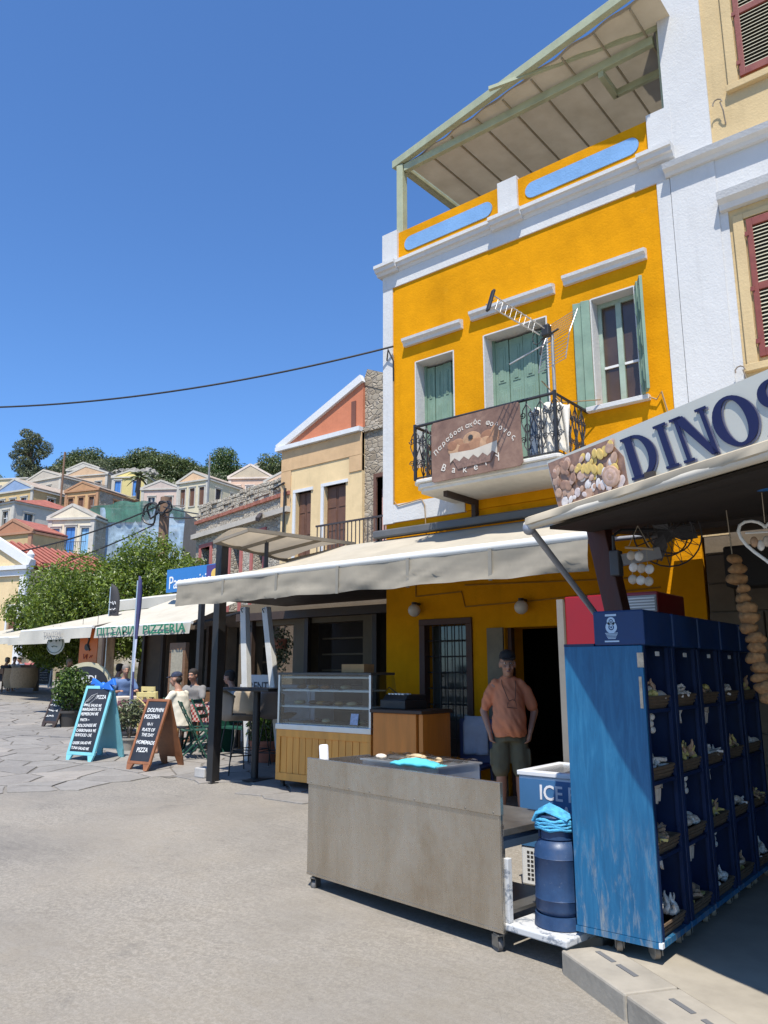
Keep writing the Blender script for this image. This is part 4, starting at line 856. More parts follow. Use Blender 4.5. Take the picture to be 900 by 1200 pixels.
def m_canvas():
    m, t, b = _new('beige_canvas'); t.nodes.remove(b); d = N(t, 'ShaderNodeBsdfDiffuse'); l = N(t, 'ShaderNodeBsdfTranslucent'); mx = N(t, 'ShaderNodeMixShader', i_0=.2)
    co = N(t, 'ShaderNodeTexCoord').outputs['Object']; c = ramp(t, noi(t, co, 2, 5, .6), [(.3, (.29, .245, .17)), (.7, (.38, .325, .235))])
    for n_ in (d, l): t.links.new(c, n_.inputs[0])
    t.links.new(d.outputs[0], mx.inputs[1]); t.links.new(l.outputs[0], mx.inputs[2]); t.links.new(mx.outputs[0], t.nodes['Material Output'].inputs[0]); return m
M_canvas = m_canvas()
mb = MB(); vs = []; nx, ny = 96, 20
for i in range(nx+1):
    u = i/nx; f = A.lerp(B, u*1.1)+Vector((.1, .03+.01*math.sin(u*41), .02))
    for j in range(ny+1):
        v = j/ny; yb = f.y+(11.6-f.y)*v
        vs.append((f.x, yb, 9.44+.012*math.sin(u*math.pi*2*8.5)*(1-.35*v)+.1*v-.008*abs(math.sin(u*26.7))*(1-v)**3))
mb.add(vs, [(i*(ny+1)+j, (i+1)*(ny+1)+j, (i+1)*(ny+1)+j+1, i*(ny+1)+j+1) for i in range(nx) for j in range(ny)])
mb.build('canvas', M_canvas, pg, smooth=80, fix=False)
for k in range(1, 9):
    x = -6.6+k*.49; MB().bar((x, 8.60-.17*(x+6.66), 9.40), (x, 11.5, 9.47), .022, .025).build('batten', mat('batten', (.28, .24, .165), .7), pg)
# ============================================================ CREAM HOUSE ON THE RIGHT
M_cream = plaster('cream_plaster', (.57, .43, .235), .08)
M_redbr = mat('oxblood_paint', (.2, .045, .03), .5, .15, 8, .15)
M_slat = mat('pale_slat', (.58, .52, .36), .6, .1, 8)
chh = thing('cream_house', 'cream house with white pilaster and oxblood louvred shutters at the right edge', 'house')
wall(MB(), -2.5, 3.2, 3.0, 11.5, YF+.005, YF+.5, [(-1.76, -.86, 4.84, 6.44), (-1.66, -.76, 8.2, 9.9)]).build('upper_wall', M_cream, chh)
MB().box(-2.517, -2.02, YF-.025, YF+.3, 3.2, 11.5).build('pilaster', M_gwhite, chh)
MB().box(-2.02, 3.2, YF-.012, YF+.3, 6.9, 7.3).build('frieze', M_gwhite, chh)
MB().box(-2.02, -1.93, YF-.010, YF+.3, 3.2, 6.9).build('edge_strip', M_gwhite, chh)
profile_x(MB(), [(YF+.05, 7.3), (YF-.06, 7.3), (YF-.08, 7.34), (YF-.14, 7.36), (YF-.16, 7.42), (YF+.05, 7.46)], -2.56, 3.2).build('cornice', M_gwhite, chh)
for (x0, z0, z1, li) in ((-1.76, 4.84, 6.44, 1), (-1.66, 8.2, 9.9, 0)):
    x1 = x0+.9
    MB().box(x0-.13, x0-.02, YF-.028, YF+.1, z0-.06, z1+.09).box(x1+.02, x1+.13, YF-.028, YF+.1, z0-.06, z1+.09).box(x0-.02, x1+.02, YF-.028, YF+.1, z1+.02, z1+.09).box(x0-.15, x1+.15, YF-.06, YF+.1, z0-.14, z0-.06).build('window_surround', M_cream, chh, bevel=.006)
    if li: profile_x(MB(), [(YF+.03, z1+.18), (YF-.07, z1+.18), (YF-.09, z1+.24), (YF-.15, z1+.28), (YF-.17, z1+.36), (YF+.03, z1+.38)], x0-.24, x1+.24).build('lintel', M_gwhite, chh)
    for q in (0, 1):
        a = x0+q*.45+.004; b = a+.442; zm = (z0+z1)/2-.05
        s = MB().box(a, a+.06, YF-.03, YF+.01, z0, z1).box(b-.06, b, YF-.03, YF+.01, z0, z1).box(a+.06, b-.06, YF-.03, YF+.01, z0, z0+.09).box(a+.06, b-.06, YF-.03, YF+.01, z1-.09, z1).box(a+.06, b-.06, YF-.03, YF+.01, zm, zm+.08).build('shutter', M_redbr, chh, bevel=.004)
        MB().box(a+.06, b-.06, YF+.012, YF+.02, z0+.02, z1-.02).build('shutter_backing', M_room, s)
        if q == 0:
            for lo, hi in ((z0+.09, zm), (zm+.08, z1-.09)):
                ns = int((hi-lo)/.042)
                for k in range(ns):
                    z = lo+(k+.5)*(hi-lo)/ns
                    MB().hexa([(a+.06, YF-.022, z-.016), (b-.06, YF-.022, z-.016), (b-.06, YF+.008, z+.006), (a+.06, YF+.008, z+.006), (a+.06, YF-.022, z-.008), (b-.06, YF-.022, z-.008), (b-.06, YF+.008, z+.014), (a+.06, YF+.008, z+.014)]).build('slat', M_slat, s)
        for zz in (z0+.15, zm, z1-.2):
            if q == 0: MB().box(a-.02, a+.02, YF-.04, YF-.028, zz, zz+.05).build('hinge', M_redbr, s)
for x, z in ((-1.86, 7.95), (-1.9, 4.72)):
    MB().tube([(x, YF, z-.25), (x, YF-.06, z-.1), (x-.02, YF-.08, z)]+[(x-.05+.05*math.cos(q*.7), YF-.08, z+.05*math.sin(q*.7)) for q in range(6)], .008, 5).build('shutter_hook', mat('old_iron', (.25, .2, .15), .7), chh)
M_dkw2 = mat('dark_partition', (.05, .03, .02), .7, .2, 4)
# shop wall of dressed blocks, below
M_block = mat('shop_stone', (.15, .118, .082), .9, .22, 4, .5, 22)
sw = thing('shop_wall', 'tan stone block wall at the back of the shell shop', 'wall'); MB().box(-2.5, 3.2, YF+.04, YF+.4, -.2, 3.1).build('mortar_core', mat('shop_mortar', (.18, .15, .12), .9), sw)
MB().box(-1.55, -.3, YF-.06, YF-.02, .1, 2.1).build('dark_shade_panel', M_room, sw)  # near-black sheet before the wall: shade put into the colour, no real opening
MB().box(-1.63, -1.55, YF-.08, YF-.01, .1, 2.18).box(-.3, -.22, YF-.08, YF-.01, .1, 2.18).box(-1.55, -.3, YF-.08, YF-.01, 2.1, 2.18).build('door_frame', M_dkw2, sw)  # frame around the near-black sheet
MB().box(2.3, 2.36, 4.6, 8.35, .1, 3.0).build('added_shade_wall', M_dkw2, sw)  # out of view, added to keep bright ground light out of the shop
z = -.2; row = 0
while z < 3.05:
    hgt = .3; x = -2.5+(0 if row % 2 else -.25)
    while x < 3.1:
        ln = rnd.uniform(.42, .6); x0 = max(x, -2.5); x1 = min(x+ln, 3.2)
        if x1-x0 > .08: MB().box(x0+.006, x1-.006, YF-.0+rnd.uniform(-.012, .01), YF+.1, z+.006, min(z+hgt, 3.1)-.006).build('stone_block', M_block, sw, bevel=.01)
        x += ln
    z += hgt; row += 1
# ============================================================ SHELL SHOP AWNING AND SIGN
M_fab = mat('cream_fabric', (.74, .66, .52), .8, .06, 3, .2, 90)
def m_awn(name, col, tr=.25):
    m, t, b = _new(name); t.nodes.remove(b); d = N(t, 'ShaderNodeBsdfDiffuse'); l = N(t, 'ShaderNodeBsdfTranslucent'); mx = N(t, 'ShaderNodeMixShader', i_0=tr)
    co = N(t, 'ShaderNodeTexCoord').outputs['Object']; c = ramp(t, noi(t, co, 1.6, 6, .65, .3), [(.3, sh(col, .82)), (.65, col)])
    c = mixc(t, ramp(t, noi(t, co, 3.1, 7, .75, .4), [(.58, 0), (.75, .4)]), c, sh(col, .55))
    for n_ in (d, l): t.links.new(c, n_.inputs[0])
    t.links.new(d.outputs[0], mx.inputs[1]); t.links.new(l.outputs[0], mx.inputs[2]); t.links.new(mx.outputs[0], t.nodes['Material Output'].inputs[0]); return m
M_awn = m_awn('awning_canvas', (.72, .66, .55), .12); M_awn_d = m_awn('dense_awning', (.66, .6, .5), .03)
sa = thing('shop_awning', 'cream awning with rolled front edge over the shell shop', 'awning')
EA = Vector((-2.24, 4.12, 2.47)); ED = Vector((1.52, -.79, 0)).normalized(); EN = Vector((ED.y, -ED.x, 0)); EB = EA+ED*5.2
mb = MB(); mb.tube([EA-ED*.02, EB], .03, 10); mb.build('front_tube', M_awn, sa, smooth=50)
mb = MB(); nn_ = 40
rings = []
for k in range(nn_+1):
    p = EA+ED*(5.2*k/nn_); wv_ = .006*math.sin(k*1.1)
    rings.append([p+Vector((0, 0, -.024+wv_))+EN*.012, p+EN*(.031+wv_)+Vector((0, 0, .0)), p+EN*.026+Vector((0, 0, .042)), p+Vector((0, 0, .055)), p-EN*.05+Vector((0, 0, .05)), p-EN*.02+Vector((0, 0, -.02))])
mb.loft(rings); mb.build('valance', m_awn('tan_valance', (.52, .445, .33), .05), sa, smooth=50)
mb = MB(); BL, BRt = Vector((-2.75, 8.3, 3.05)), Vector((3.2, 8.3, 3.05))
q0, q1 = EA-EN*.03+Vector((0, 0, .02)), EB-EN*.03+Vector((0, 0, .02))
mb.prism([q0, q1, BRt, BL], (0, 0, .02)); mb.build('canopy', M_awn_d, sa)
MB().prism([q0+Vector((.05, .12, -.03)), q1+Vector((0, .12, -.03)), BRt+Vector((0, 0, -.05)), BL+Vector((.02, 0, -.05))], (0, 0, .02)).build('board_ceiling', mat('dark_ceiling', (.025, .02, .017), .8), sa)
M_dkwood = mat('dark_red_wood', (.075, .022, .014), .55, .2, 6, .3, 40, stretch=(2, 2, .4))
pt_, pb_ = at(697, 600, 5.25), at(728, 735, 5.25); dv = (pb_-pt_); pf = pt_+dv*((.1-pt_.z)/dv.z)
MB().bar(pt_+(pt_-pb_)*.05, pf, .14, .14).build('wooden_post', M_dkwood, sa, bevel=.008)
st_e = pt_+dv*((1.8-pt_.z)/dv.z)+Vector((-.02, -.09, 0))
MB().cyl(EA+Vector((.0, .03, -.02)), st_e, .02, n=10).build('folding_arm', mat('grey_arm', (.32, .33, .36), .45, .08, 5, metal=.4), sa, smooth=40)
MB().ell(EA+Vector((0, .0, -.02)), .04, .04, .04, 10, 8).build('arm_joint', mat('grey_arm', (.32, .33, .36), .45), sa, smooth=60)
for k in range(1, 5):
    p = EA+ED*(1.05*k)+Vector((0, 0, .06)); MB().bar(p, (p.x*.9+.2, 8.2, 3.0), .05, .05).build('rafter', mat('dark_rafter', (.05, .04, .035), .7), sa)
MB().bar((-2.3, 6.1, 2.72), (3, 6.1, 2.72), .06, .08).build('purlin', mat('dark_rafter', (.05, .04, .035), .7), sa)
# sign board standing on the front edge
S0 = EA+ED*.27-EN*.03; sg = thing('shop_sign', 'long pale grey shop sign with big navy letters and a picture of shells', 'sign')
Sd = ED; Su = Vector((0, 0, 1))
def sp_(u, v, off=0): return S0+Sd*u+Su*(.045+v)+EN*off-Sd*.12*v/.38
SH = .315; MB().prism([sp_(0, 0), sp_(4.4, 0), sp_(4.4, SH), sp_(0, SH)], -EN*.05).build('sign_board', mat('sign_grey', (.56, .545, .465), .4, .05, 2, 0), sg)
M_navy = mat('navy_letter', (.012, .01, .055), .4, .1, 6); M_navy2 = mat('letter_shadow', (.14, .14, .19), .5)
def letter(polys, u0, w_, m, off, name='lettering', gx=0, gz_=0):
    mb = MB()
    for poly in polys: mb.prism([sp_(u0+w_*x+gx, .03+.235*z+gz_, off) for x, z in poly], EN*.002)
    mb.build(name, m, sg)
def arc(cx, cz, rx, rz, a0, a1, n=14): return [(cx+rx*math.cos(R(a0+(a1-a0)*k/n)), cz+rz*math.sin(R(a0+(a1-a0)*k/n))) for k in range(n+1)]
def strip(outer, inner): return [[outer[k], outer[k+1], inner[k+1], inner[k]] for k in range(len(outer)-1)]
SF = lambda x, z, w_: [[(x-w_, z), (x+w_, z), (x+w_, z+.06), (x-w_, z+.06)]]
gD = [[(.1, .05), (.34, .05), (.34, .95), (.1, .95)]]+SF(.2, 0, .2)+SF(.2, .94, .2)+strip(arc(.36, .5, .6, .5, -90, 90), arc(.36, .5, .36, .44, -90, 90))
gI = [[(.3, .05), (.7, .05), (.7, .95), (.3, .95)]]+SF(.5, 0, .42)+SF(.5, .94, .42)
gN = [[(.1, .05), (.2, .05), (.2, .95), (.1, .95)], [(.8, 0), (.9, 0), (.9, .95), (.8, .95)], [(.08, .98), (.36, .98), (.9, .0), (.74, .0)]]+SF(.15, 0, .15)+SF(.14, .94, .16)+SF(.85, .94, .15)
gO = strip(arc(.5, .5, .52, .52, 0, 360, 30), arc(.5, .5, .27, .45, 0, 360, 30))
gS = strip(arc(.5, .73, .42, .29, 20, 270, 18), arc(.52, .74, .2, .22, 20, 270, 18))+strip(arc(.48, .27, .46, .29, 90, -160, 18), arc(.46, .27, .22, .22, 90, -160, 18))+[[(.5, .44), (.62, .52), (.5, .56), (.4, .5)]]
u = .585
for g_, w_, u in ((gD, .22, .645), (gI, .1, .878), (gN, .225, 1.0), (gO, .22, 1.23), (gS, .19, 1.47)):
    letter(g_, u, w_, M_navy2, .003, gx=.007, gz_=-.007); letter(g_, u, w_, M_navy, .008)
mb = MB()
inl = [[(.14, .1), (.16, .1), (.16, .9), (.14, .9)]]
r = random.Random(11); cols = [mat('shell_%d' % k, c, .5, .25, 22, 0) for k, c in enumerate([(.42, .24, .15), (.52, .33, .22), (.66, .55, .5), (.72, .5, .14), (.6, .4, .3), (.75, .68, .62), (.35, .2, .13)])]
pic = MB().prism([sp_(.005, .004, .001), sp_(.60, .004, .001), sp_(.63, SH*.55, .001), sp_(.56, SH-.02, .001), sp_(.01, SH-.012, .001)], EN*.002).build('shell_picture', mat('picture_base', (.3, .17, .11), .5, .3, 20), sg)
Bm = Matrix(((ED.x, EN.x, 0, 0), (ED.y, EN.y, 0, 0), (ED.z, EN.z, 1, 0), (0, 0, 0, 1)))
for k in range(110):
    uu, vv = r.uniform(.04, .57), r.uniform(.035, SH-.05); big = r.uniform(.018, .038)
    ci = r.choice((0, 1, 4, 6)) if uu < .24 else r.choice((1, 3, 3, 3, 5, 4))
    if vv < .1: ci = r.choice((2, 5, 5, 1))
    mb = MB(); mb.ell((0, 0, 0), big, .0015, big*r.uniform(.6, 1), 10, 6); o = mb.build('shell', cols[ci], pic, smooth=80)
    o.matrix_local = Matrix.Translation(sp_(uu, vv, .003+.0001*k)) @ Bm @ Matrix.Rotation(r.uniform(0, 3), 4, 'Y')
for rr_, k, z0 in ((.075, 1, 0), (.06, 4, .001), (.04, 1, .002), (.02, 4, .003)):
    o = MB().ell((0, 0, 0), rr_, .004, rr_*.75, 16, 6).build('shell', cols[k], pic, smooth=80); o.matrix_local = Matrix.Translation(sp_(.51, .09, .015+z0)) @ Bm @ Matrix.Rotation(.5, 4, 'Y')
# ============================================================ AWNINGS OVER THE STREET
def atz(x, y, z): d = ray(x, y); return CP+d*((z-CAM_Z)/d.z)
M_black = mat('black_steel', (.018, .017, .017), .5, .2, 6, .1)
M_roller = mat('cream_enamel', (.7, .68, .62), .4, .05)
M_bak = m_awn('bakery_canvas', (.43, .385, .305), .0)
ba = thing('bakery_awning', 'wide cream awning with hanging valance over the bakery front', 'awning')
AX0, AX1, AY0, AZ0 = -8.36, -2.7, 6.0, 2.74; ABX0, AZ1 = -7.75, 3.43
nx, ny = 60, 16; vs = []
for i in range(nx+1):
    u = i/nx
    for j in range(ny+1):
        v = j/ny; x = (AX0+(AX1-AX0)*u)*(1-v)+(ABX0+(AX1-ABX0)*u)*v
        vs.append((x, AY0+(YF-.03-AY0)*v, AZ0+(AZ1-AZ0)*v-.07*math.sin(v*math.pi)-.035*abs(math.sin(u*math.pi*5))*math.sin(v*math.pi)+.012*noise.noise(Vector((u*22, v*4, 3)))*math.sin(v*math.pi)))
MB().add(vs, [(i*(ny+1)+j, (i+1)*(ny+1)+j, (i+1)*(ny+1)+j+1, i*(ny+1)+j+1) for i in range(nx) for j in range(ny)]).build('canopy', M_bak, ba, smooth=80, fix=False)
vs = []; nz = 8; nx = 110
M_val = m_awn('shaded_valance_canvas', (.30, .268, .212), .0)  # canopy cloth made darker: the hanging side's shade is in the colour
for i in range(nx+1):
    u = i/nx; x = AX0+(AX1-AX0)*u
    for j in range(nz+1):
        v = j/nz; wv_ = (.06*noise.noise(Vector((x*1.7, v*1.2, 0)))+.012*math.sin(x*9+v*2)+.03*noise.noise(Vector((x*5+v*3, v*3, 2)))+.012*noise.noise(Vector((x*16-v*9, v*5, 7))))*v**.7
        sagz = .016*noise.noise(Vector((x*2.2, 0, 5)))
        vs.append((x, AY0-.03-.03*v+wv_, AZ0-.05-(.28+sagz)*v))
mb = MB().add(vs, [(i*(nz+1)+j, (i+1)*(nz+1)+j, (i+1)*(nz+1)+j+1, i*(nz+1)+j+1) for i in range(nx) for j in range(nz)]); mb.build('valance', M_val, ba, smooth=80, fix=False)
for k in range(1, 6):
    x = AX0+(AX1-AX0)*k/6
    MB().box(x-.018, x+.018, AY0-.058, AY0-.045, AZ0-.34, AZ0-.05).build('valance_seam', mat('seam_tape', (.24, .22, .18), .8), ba)
MB().tube([(AX0-.01, AY0, AZ0-.03), (AX1+.01, AY0, AZ0-.03)], .045, 10).build('front_bar', M_roller, ba, smooth=50)
MB().box(-7.0, AX1, YF-.14, YF-.01, AZ1+.02, AZ1+.13).build('roller_housing', mat('grey_housing', (.1, .1, .1), .5), ba, bevel=.02)
for x in (-7.9, -6.6, -4.0, -3.0):
    MB().tube([(x, AY0+.05, AZ0-.06), (x+.5, (AY0+YF)/2, AZ0+.12), (x, YF-.1, AZ1-.1)], .022, 8).build('folding_arm', mat('grey_arm', (.32, .33, .36), .45), ba, smooth=50)
# black posts of the terrace frame
def post(label, px, py, ptop_px, w_=.1, z1=None):
    b = gnd(px, py); d = math.hypot(b.x, b.y); tp = at(*ptop_px, b.y).z if z1 is None else z1
    o = MB().box(-w_/2, w_/2, -w_/2, w_/2, 0, tp-b.z).build('steel_post', M_black, bevel=.006); o.location = b
    f = MB().box(-.09, .09, -.09, .09, 0, .012).build('base_plate', M_black, o); return tag(o, label, 'post', 'black terrace posts')
P1 = post('thick black steel post at the left end of the bakery awning', 249, 917, (262, 631), .125)
post('black post behind the pizzeria awning corner', 229, 866, (229, 700), .1)
o = MB().box(-.11, .11, -.09, .09, 0, .13).build('concrete_foot', mat('foot_concrete', (.42, .4, .37), .9, .15, 6, .4), bevel=.015); o.location = gnd(241, 912)+Vector((-.03, .0, .01)); tag(o, 'small concrete block beside the foot of the black post', 'block')
# narrow beige canopy above the terrace
nc = thing('terrace_canopy', 'narrow beige fabric canopy with ribs above the terrace', 'canopy')
q = [atz(251, 633, 3.35), atz(291, 619, 3.5), atz(416, 636, 3.5), atz(336, 655, 3.3)]
mb = MB(); vs = []
for i in range(21):
    for j in range(9):
        u, v = i/20, j/8; a = q[0].lerp(q[3], u); b = q[1].lerp(q[2], u); p = a.lerp(b, v); p.z += .07*math.sin(v*math.pi)-.03*abs(math.sin(u*math.pi*3)); vs.append(tuple(p))
mb.add(vs, [(i*9+j, (i+1)*9+j, (i+1)*9+j+1, i*9+j+1) for i in range(20) for j in range(8)]); mb.build('fabric', m_awn('tan_canopy', (.62, .53, .4), .3), nc, smooth=80, fix=False)
for u in (0, .33, .66, 1): MB().bar(q[0].lerp(q[3], u)-Vector((0, 0, .03)), q[1].lerp(q[2], u)-Vector((0, 0, .03)), .035, .04).build('rib', mat('canopy_rib', (.2, .17, .13), .6), nc)
for a, b in ((q[0], q[3]), (q[1], q[2])): MB().bar(a-Vector((0, 0, .02)), b-Vector((0, 0, .02)), .04, .05).build('edge_bar', mat('canopy_rib', (.2, .17, .13), .6), nc)
p = q[0].lerp(q[2], .35); MB().cyl(p, p-Vector((0, 0, .45)), .03, n=8).build('hanger', M_black, nc)
# pizzeria and next-door awnings
def cafe_awning(label, x0, x1, y0, zb, zt, yb, z1, xb0, xb1, name='cafe_awning', n_w=10):
    t = thing(name, label, 'awning', (0, 0, 0), 0, 'white cafe awnings'); vs = []; nx, ny = 36, 12
    for i in range(nx+1):
        for j in range(ny+1):
            u, v = i/nx, j/ny; x = (x0+(x1-x0)*u)*(1-v)+(xb0+(xb1-xb0)*u)*v
            vs.append((x, y0+(yb-y0)*v, zt+(z1-zt)*v-.07*math.sin(v*math.pi)*abs(math.sin(u*math.pi*3))))
    MB().add(vs, [(i*(ny+1)+j, (i+1)*(ny+1)+j, (i+1)*(ny+1)+j+1, i*(ny+1)+j+1) for i in range(nx) for j in range(ny)]).build('canopy', M_awnw, t, smooth=80, fix=False)
    vs = []
    for i in range(nx+1):
        x = x0+(x1-x0)*i/nx
        for j in range(5): vs.append((x, y0-.03+.02*math.sin(x*4)*j/4-.01*j, zt-.03-(zt-.03-zb)*j/4))
    MB().add(vs, [(i*5+j, (i+1)*5+j, (i+1)*5+j+1, i*5+j+1) for i in range(nx) for j in range(4)]).build('valance', M_awnv, t, smooth=80, fix=False)
    MB().tube([(x0, y0, zt-.02), (x1, y0, zt-.02)], .035, 8).build('front_bar', M_roller, t, smooth=50)
    for x in (x0+.1, x1-.1): MB().cyl((x, y0+.1, zt-.05), (x, yb, z1-.5), .03, n=6).build('arm', M_black, t)
    return t
M_awnw = m_awn('white_awning', (.54, .495, .405), .08); M_awnv = m_awn('white_valance', (.5, .475, .41), .05)
M_lgreen = mat('green_lettering', (.02, .17, .09), .6, .1)
pa = cafe_awning('cream awning lettered in green along its valance', -17.13, -13.42, 10.0, 2.37, 2.62, 12.8, 3.75, -16.9, -13.6)
T_ = lambda x, z: Matrix.Translation((x, 9.893, z)) @ Matrix.Rotation(R(90), 4, 'X')
text('ΠΙΤΣΑΡΙΑ', .25, M_lgreen, pa, T_(-16.95, 2.415), depth=.002, sx=1.42, bold=.006); text('PIZZERIA', .27, M_lgreen, pa, T_(-15.06, 2.405), depth=.002, sx=1.42, bold=.006)
ca = cafe_awning('white awning with thin grey lettering left of the pizzeria', -20.78, -17.2, 9.95, 2.38, 2.66, 12.8, 3.35, -20.4, -17.3)
text('TANTEMI', .2, mat('grey_lettering', (.35, .33, .3), .7), ca, Matrix.Translation((-19.4, 9.843, 2.44)) @ Matrix.Rotation(R(90), 4, 'X'), depth=.002, sx=1.1)
cafe_awning('far white awning at the left edge beyond the grey lettered one', -33, -25.5, 13, 2.55, 2.8, 16, 3.5, -33, -26, n_w=6)
cafe_awning('far low awning between the left edge and the grey lettered one', -26.5, -22.4, 12.3, 2.45, 2.72, 15, 3.3, -26, -22.5)
cafe_awning('cream rolled awning showing above the pizzeria roof', -23.2, -19.4, 14.2, 3.55, 3.9, 15.5, 4.15, -23, -19.5)
# blue restaurant sign above
bs = thing('restaurant_sign', 'blue restaurant board with white lettering half hidden by the awning', 'sign')
s0, s1 = at(196, 668, 11.6), at(262, 655, 11.6); zs = at(196, 690, 11.6).z
MB().box(s0.x, s1.x, 11.6, 11.66, zs-.1, s0.z).build('sign_board', mat('sign_blue', (.03, .17, .45), .4, .06), bs)
MB().box(s1.x-.62, s1.x-.02, 11.594, 11.6, zs+.1, s0.z-.02).build('purple_panel', mat('sign_purple', (.07, .04, .17), .4), bs)
MB().ell((s1.x-.3, 11.593, s0.z-.25), .14, .004, .13, 14, 6).build('yellow_emblem', mat('sign_yellow', (.7, .45, .1), .5), bs)
text('Panormitis', .46, mat('white_lettering', (.75, .75, .75), .5), bs, Matrix.Translation((s0.x+.1, 11.594, s0.z-.5)) @ Matrix.Rotation(R(90), 4, 'X'), depth=.002, sx=.85)
# low shop fronts behind the terraces
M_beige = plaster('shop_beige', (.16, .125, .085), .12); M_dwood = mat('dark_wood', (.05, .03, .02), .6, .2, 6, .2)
t = thing('low_shop_front', 'low beige shop front in deep shade behind the bakery counter', 'shop'); HS = 2.95
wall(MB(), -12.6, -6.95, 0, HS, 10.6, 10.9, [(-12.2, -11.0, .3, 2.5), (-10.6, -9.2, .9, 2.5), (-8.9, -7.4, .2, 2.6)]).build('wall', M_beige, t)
MB().box(-12.6, -6.95, 10.9, 13.5, HS-.1, HS).build('roof', M_beige, t); MB().box(-11.0, -6.95, 7.9, 10.38, HS-.12, HS-.06).build('added_shade_roof', M_dwood, t); MB().box(-12.6, -6.95, 13.4, 13.5, 0, HS-.1).build('rear_wall', M_room, t)  # flat roof over the terrace is unseen, added to cut the sky light
for x in (-12.2, -10.6, -8.9, -7.5): MB().box(x, x+.1, 10.5, 10.6, 0, 2.6).build('timber_post', M_dwood, t)
MB().box(-12.5, -7, 10.4, 10.6, 2.6, 2.75).build('timber_beam', M_dwood, t)
for k in range(5):
    MB().box(-10.55, -9.25, 10.95, 11.2, 1.0+.3*k, 1.03+.3*k).build('shelf', M_beige, t)
for k in range(3): MB().box(-8.85, -7.45, 11.0, 11.3, .9+.5*k, .94+.5*k).build('shelf', M_dwood, t)
t = thing('pizzeria_front', 'dark timber front of the pizzeria under its awning', 'shop')
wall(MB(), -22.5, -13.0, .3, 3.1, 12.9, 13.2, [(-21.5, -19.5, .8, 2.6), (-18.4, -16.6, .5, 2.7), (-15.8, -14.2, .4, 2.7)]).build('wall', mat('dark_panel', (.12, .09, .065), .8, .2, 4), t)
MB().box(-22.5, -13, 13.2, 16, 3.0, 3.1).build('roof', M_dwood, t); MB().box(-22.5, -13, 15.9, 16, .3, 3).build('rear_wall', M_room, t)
for x in (-21.5, -19.4, -18.5, -16.5, -15.9, -14.1): MB().box(x-.05, x+.05, 12.8, 12.9, .4, 2.75).build('timber_post', M_dwood, t)
for k in range(4): MB().box(-15.8, -14.2, 13.3, 13.5, 1.0+.4*k, 1.04+.4*k).build('shelf', M_beige, t)
MB().box(-14.4, -13.3, 12.4, 12.8, .35, 1.25).build('service_counter', M_white, t)
t = thing('menu_case', 'upright brown wooden menu case on a post under the pizzeria awning', 'menu case', gnd(205, 858))
MB().box(-.28, .28, -.05, .05, .75, 1.85).build('case', M_oldwood, t, bevel=.01); MB().box(-.2, .2, -.056, -.05, .85, 1.7).build('menu_sheet', mat('menu_paper', (.3, .27, .2), .7, .2, 20), t)
for sx in (-.24, .24): MB().box(sx-.03, sx+.03, -.03, .03, 0, .75).build('leg', M_oldwood, t)
# ============================================================ BAKERY COUNTER
M_oak = mat('honey_wood', (.66, .30, .055), .5, .18, 3, .15, 40, stretch=(3, 3, .35))
M_oakd = mat('varnished_wood', (.55, .19, .028), .4, .2, 2.5, .1, 40, stretch=(3, 3, .4))
M_alu2 = mat('brushed_aluminium', (.62, .62, .62), .35, .06, 8, 0, metal=.85)
M_glass = glassm('case_glass', (.86, .9, .9))
c0 = gnd(322, 923); dc = thing('display_counter', 'glass bakery display case on a planked honey coloured wooden base', 'display case', (c0.x, c0.y, c0.z), R(2))
CW, CDp = 1.55, .62; CB = .72
for x, y in ((.07, .07), (CW-.07, .07), (.07, CDp-.07), (CW-.07, CDp-.07)): MB().lathe([(.02, 0), (.035, .02), (.025, .06), (.04, .1)], (x, y, 0), 10).build('foot', M_black, dc, smooth=40)
MB().box(0, CW, .03, CDp, .1, CB).build('base_box', M_oak, dc)
MB().box(0, CW, 0, .03, CB-.09, CB).box(0, CW, .0, .03, .1, .19).box(0, .07, .0, .03, .19, CB-.09).box(CW-.07, CW, .0, .03, .19, CB-.09).build('face_frame', M_oak, dc, bevel=.004)
npl = 13
for k in range(npl):
    a = .07+(CW-.14)*k/npl; MB().box(a+.004, a+(CW-.14)/npl-.004, .014, .029, .19, CB-.09).build('plank', M_oak, dc, bevel=.003)
MB().box(-.01, CW+.01, -.015, CDp, CB+.001, CB+.07).build('case_sill', M_alu2, dc, bevel=.006)
GT = 1.40
for x in (.012, CW-.03):
    MB().box(x, x+.03, .0, .03, CB+.07, GT).build('case_post', M_alu2, dc)
MB().box(0, CW, 0, CDp-.14, GT, GT+.03).build('case_top', mat('case_top', (.06, .06, .06), .3), dc, bevel=.005)
MB().box(.045, CW-.035, .01, .016, CB+.07, GT).build('front_glass', M_glass, dc)
for x in (.02, CW-.02): MB().prism([(x, .03, CB+.07), (x, CDp, CB+.07), (x, CDp-.14, GT), (x, .03, GT)], (.006, 0, 0)).build('side_glass', M_glass, dc)
for z, dp in ((CB+.28, CDp-.08), (CB+.48, CDp-.12)):
    MB().box(.04, CW-.04, .05, dp, z, z+.008).build('glass_shelf', M_glass, dc); MB().box(.04, CW-.04, .045, .05, z-.004, z+.014).build('shelf_edge', M_frame, dc)
    for q in range(3): MB().box(.08+.49*q, .5+.49*q, .06, dp-.1, z+.009, z+.022).build('display_tray', mat('tray_white', (.7, .7, .68), .4), dc)
MB().box(.03, CW-.03, .05, CDp-.03, CB+.071, CB+.085).build('tray_floor', mat('steel_tray', (.4, .4, .4), .3, .1, 6, 0, metal=.8), dc)
MB().cyl((.04, .06, GT-.03), (CW-.04, .06, GT-.03), .014, n=8).build('light_tube', M_frame, dc)
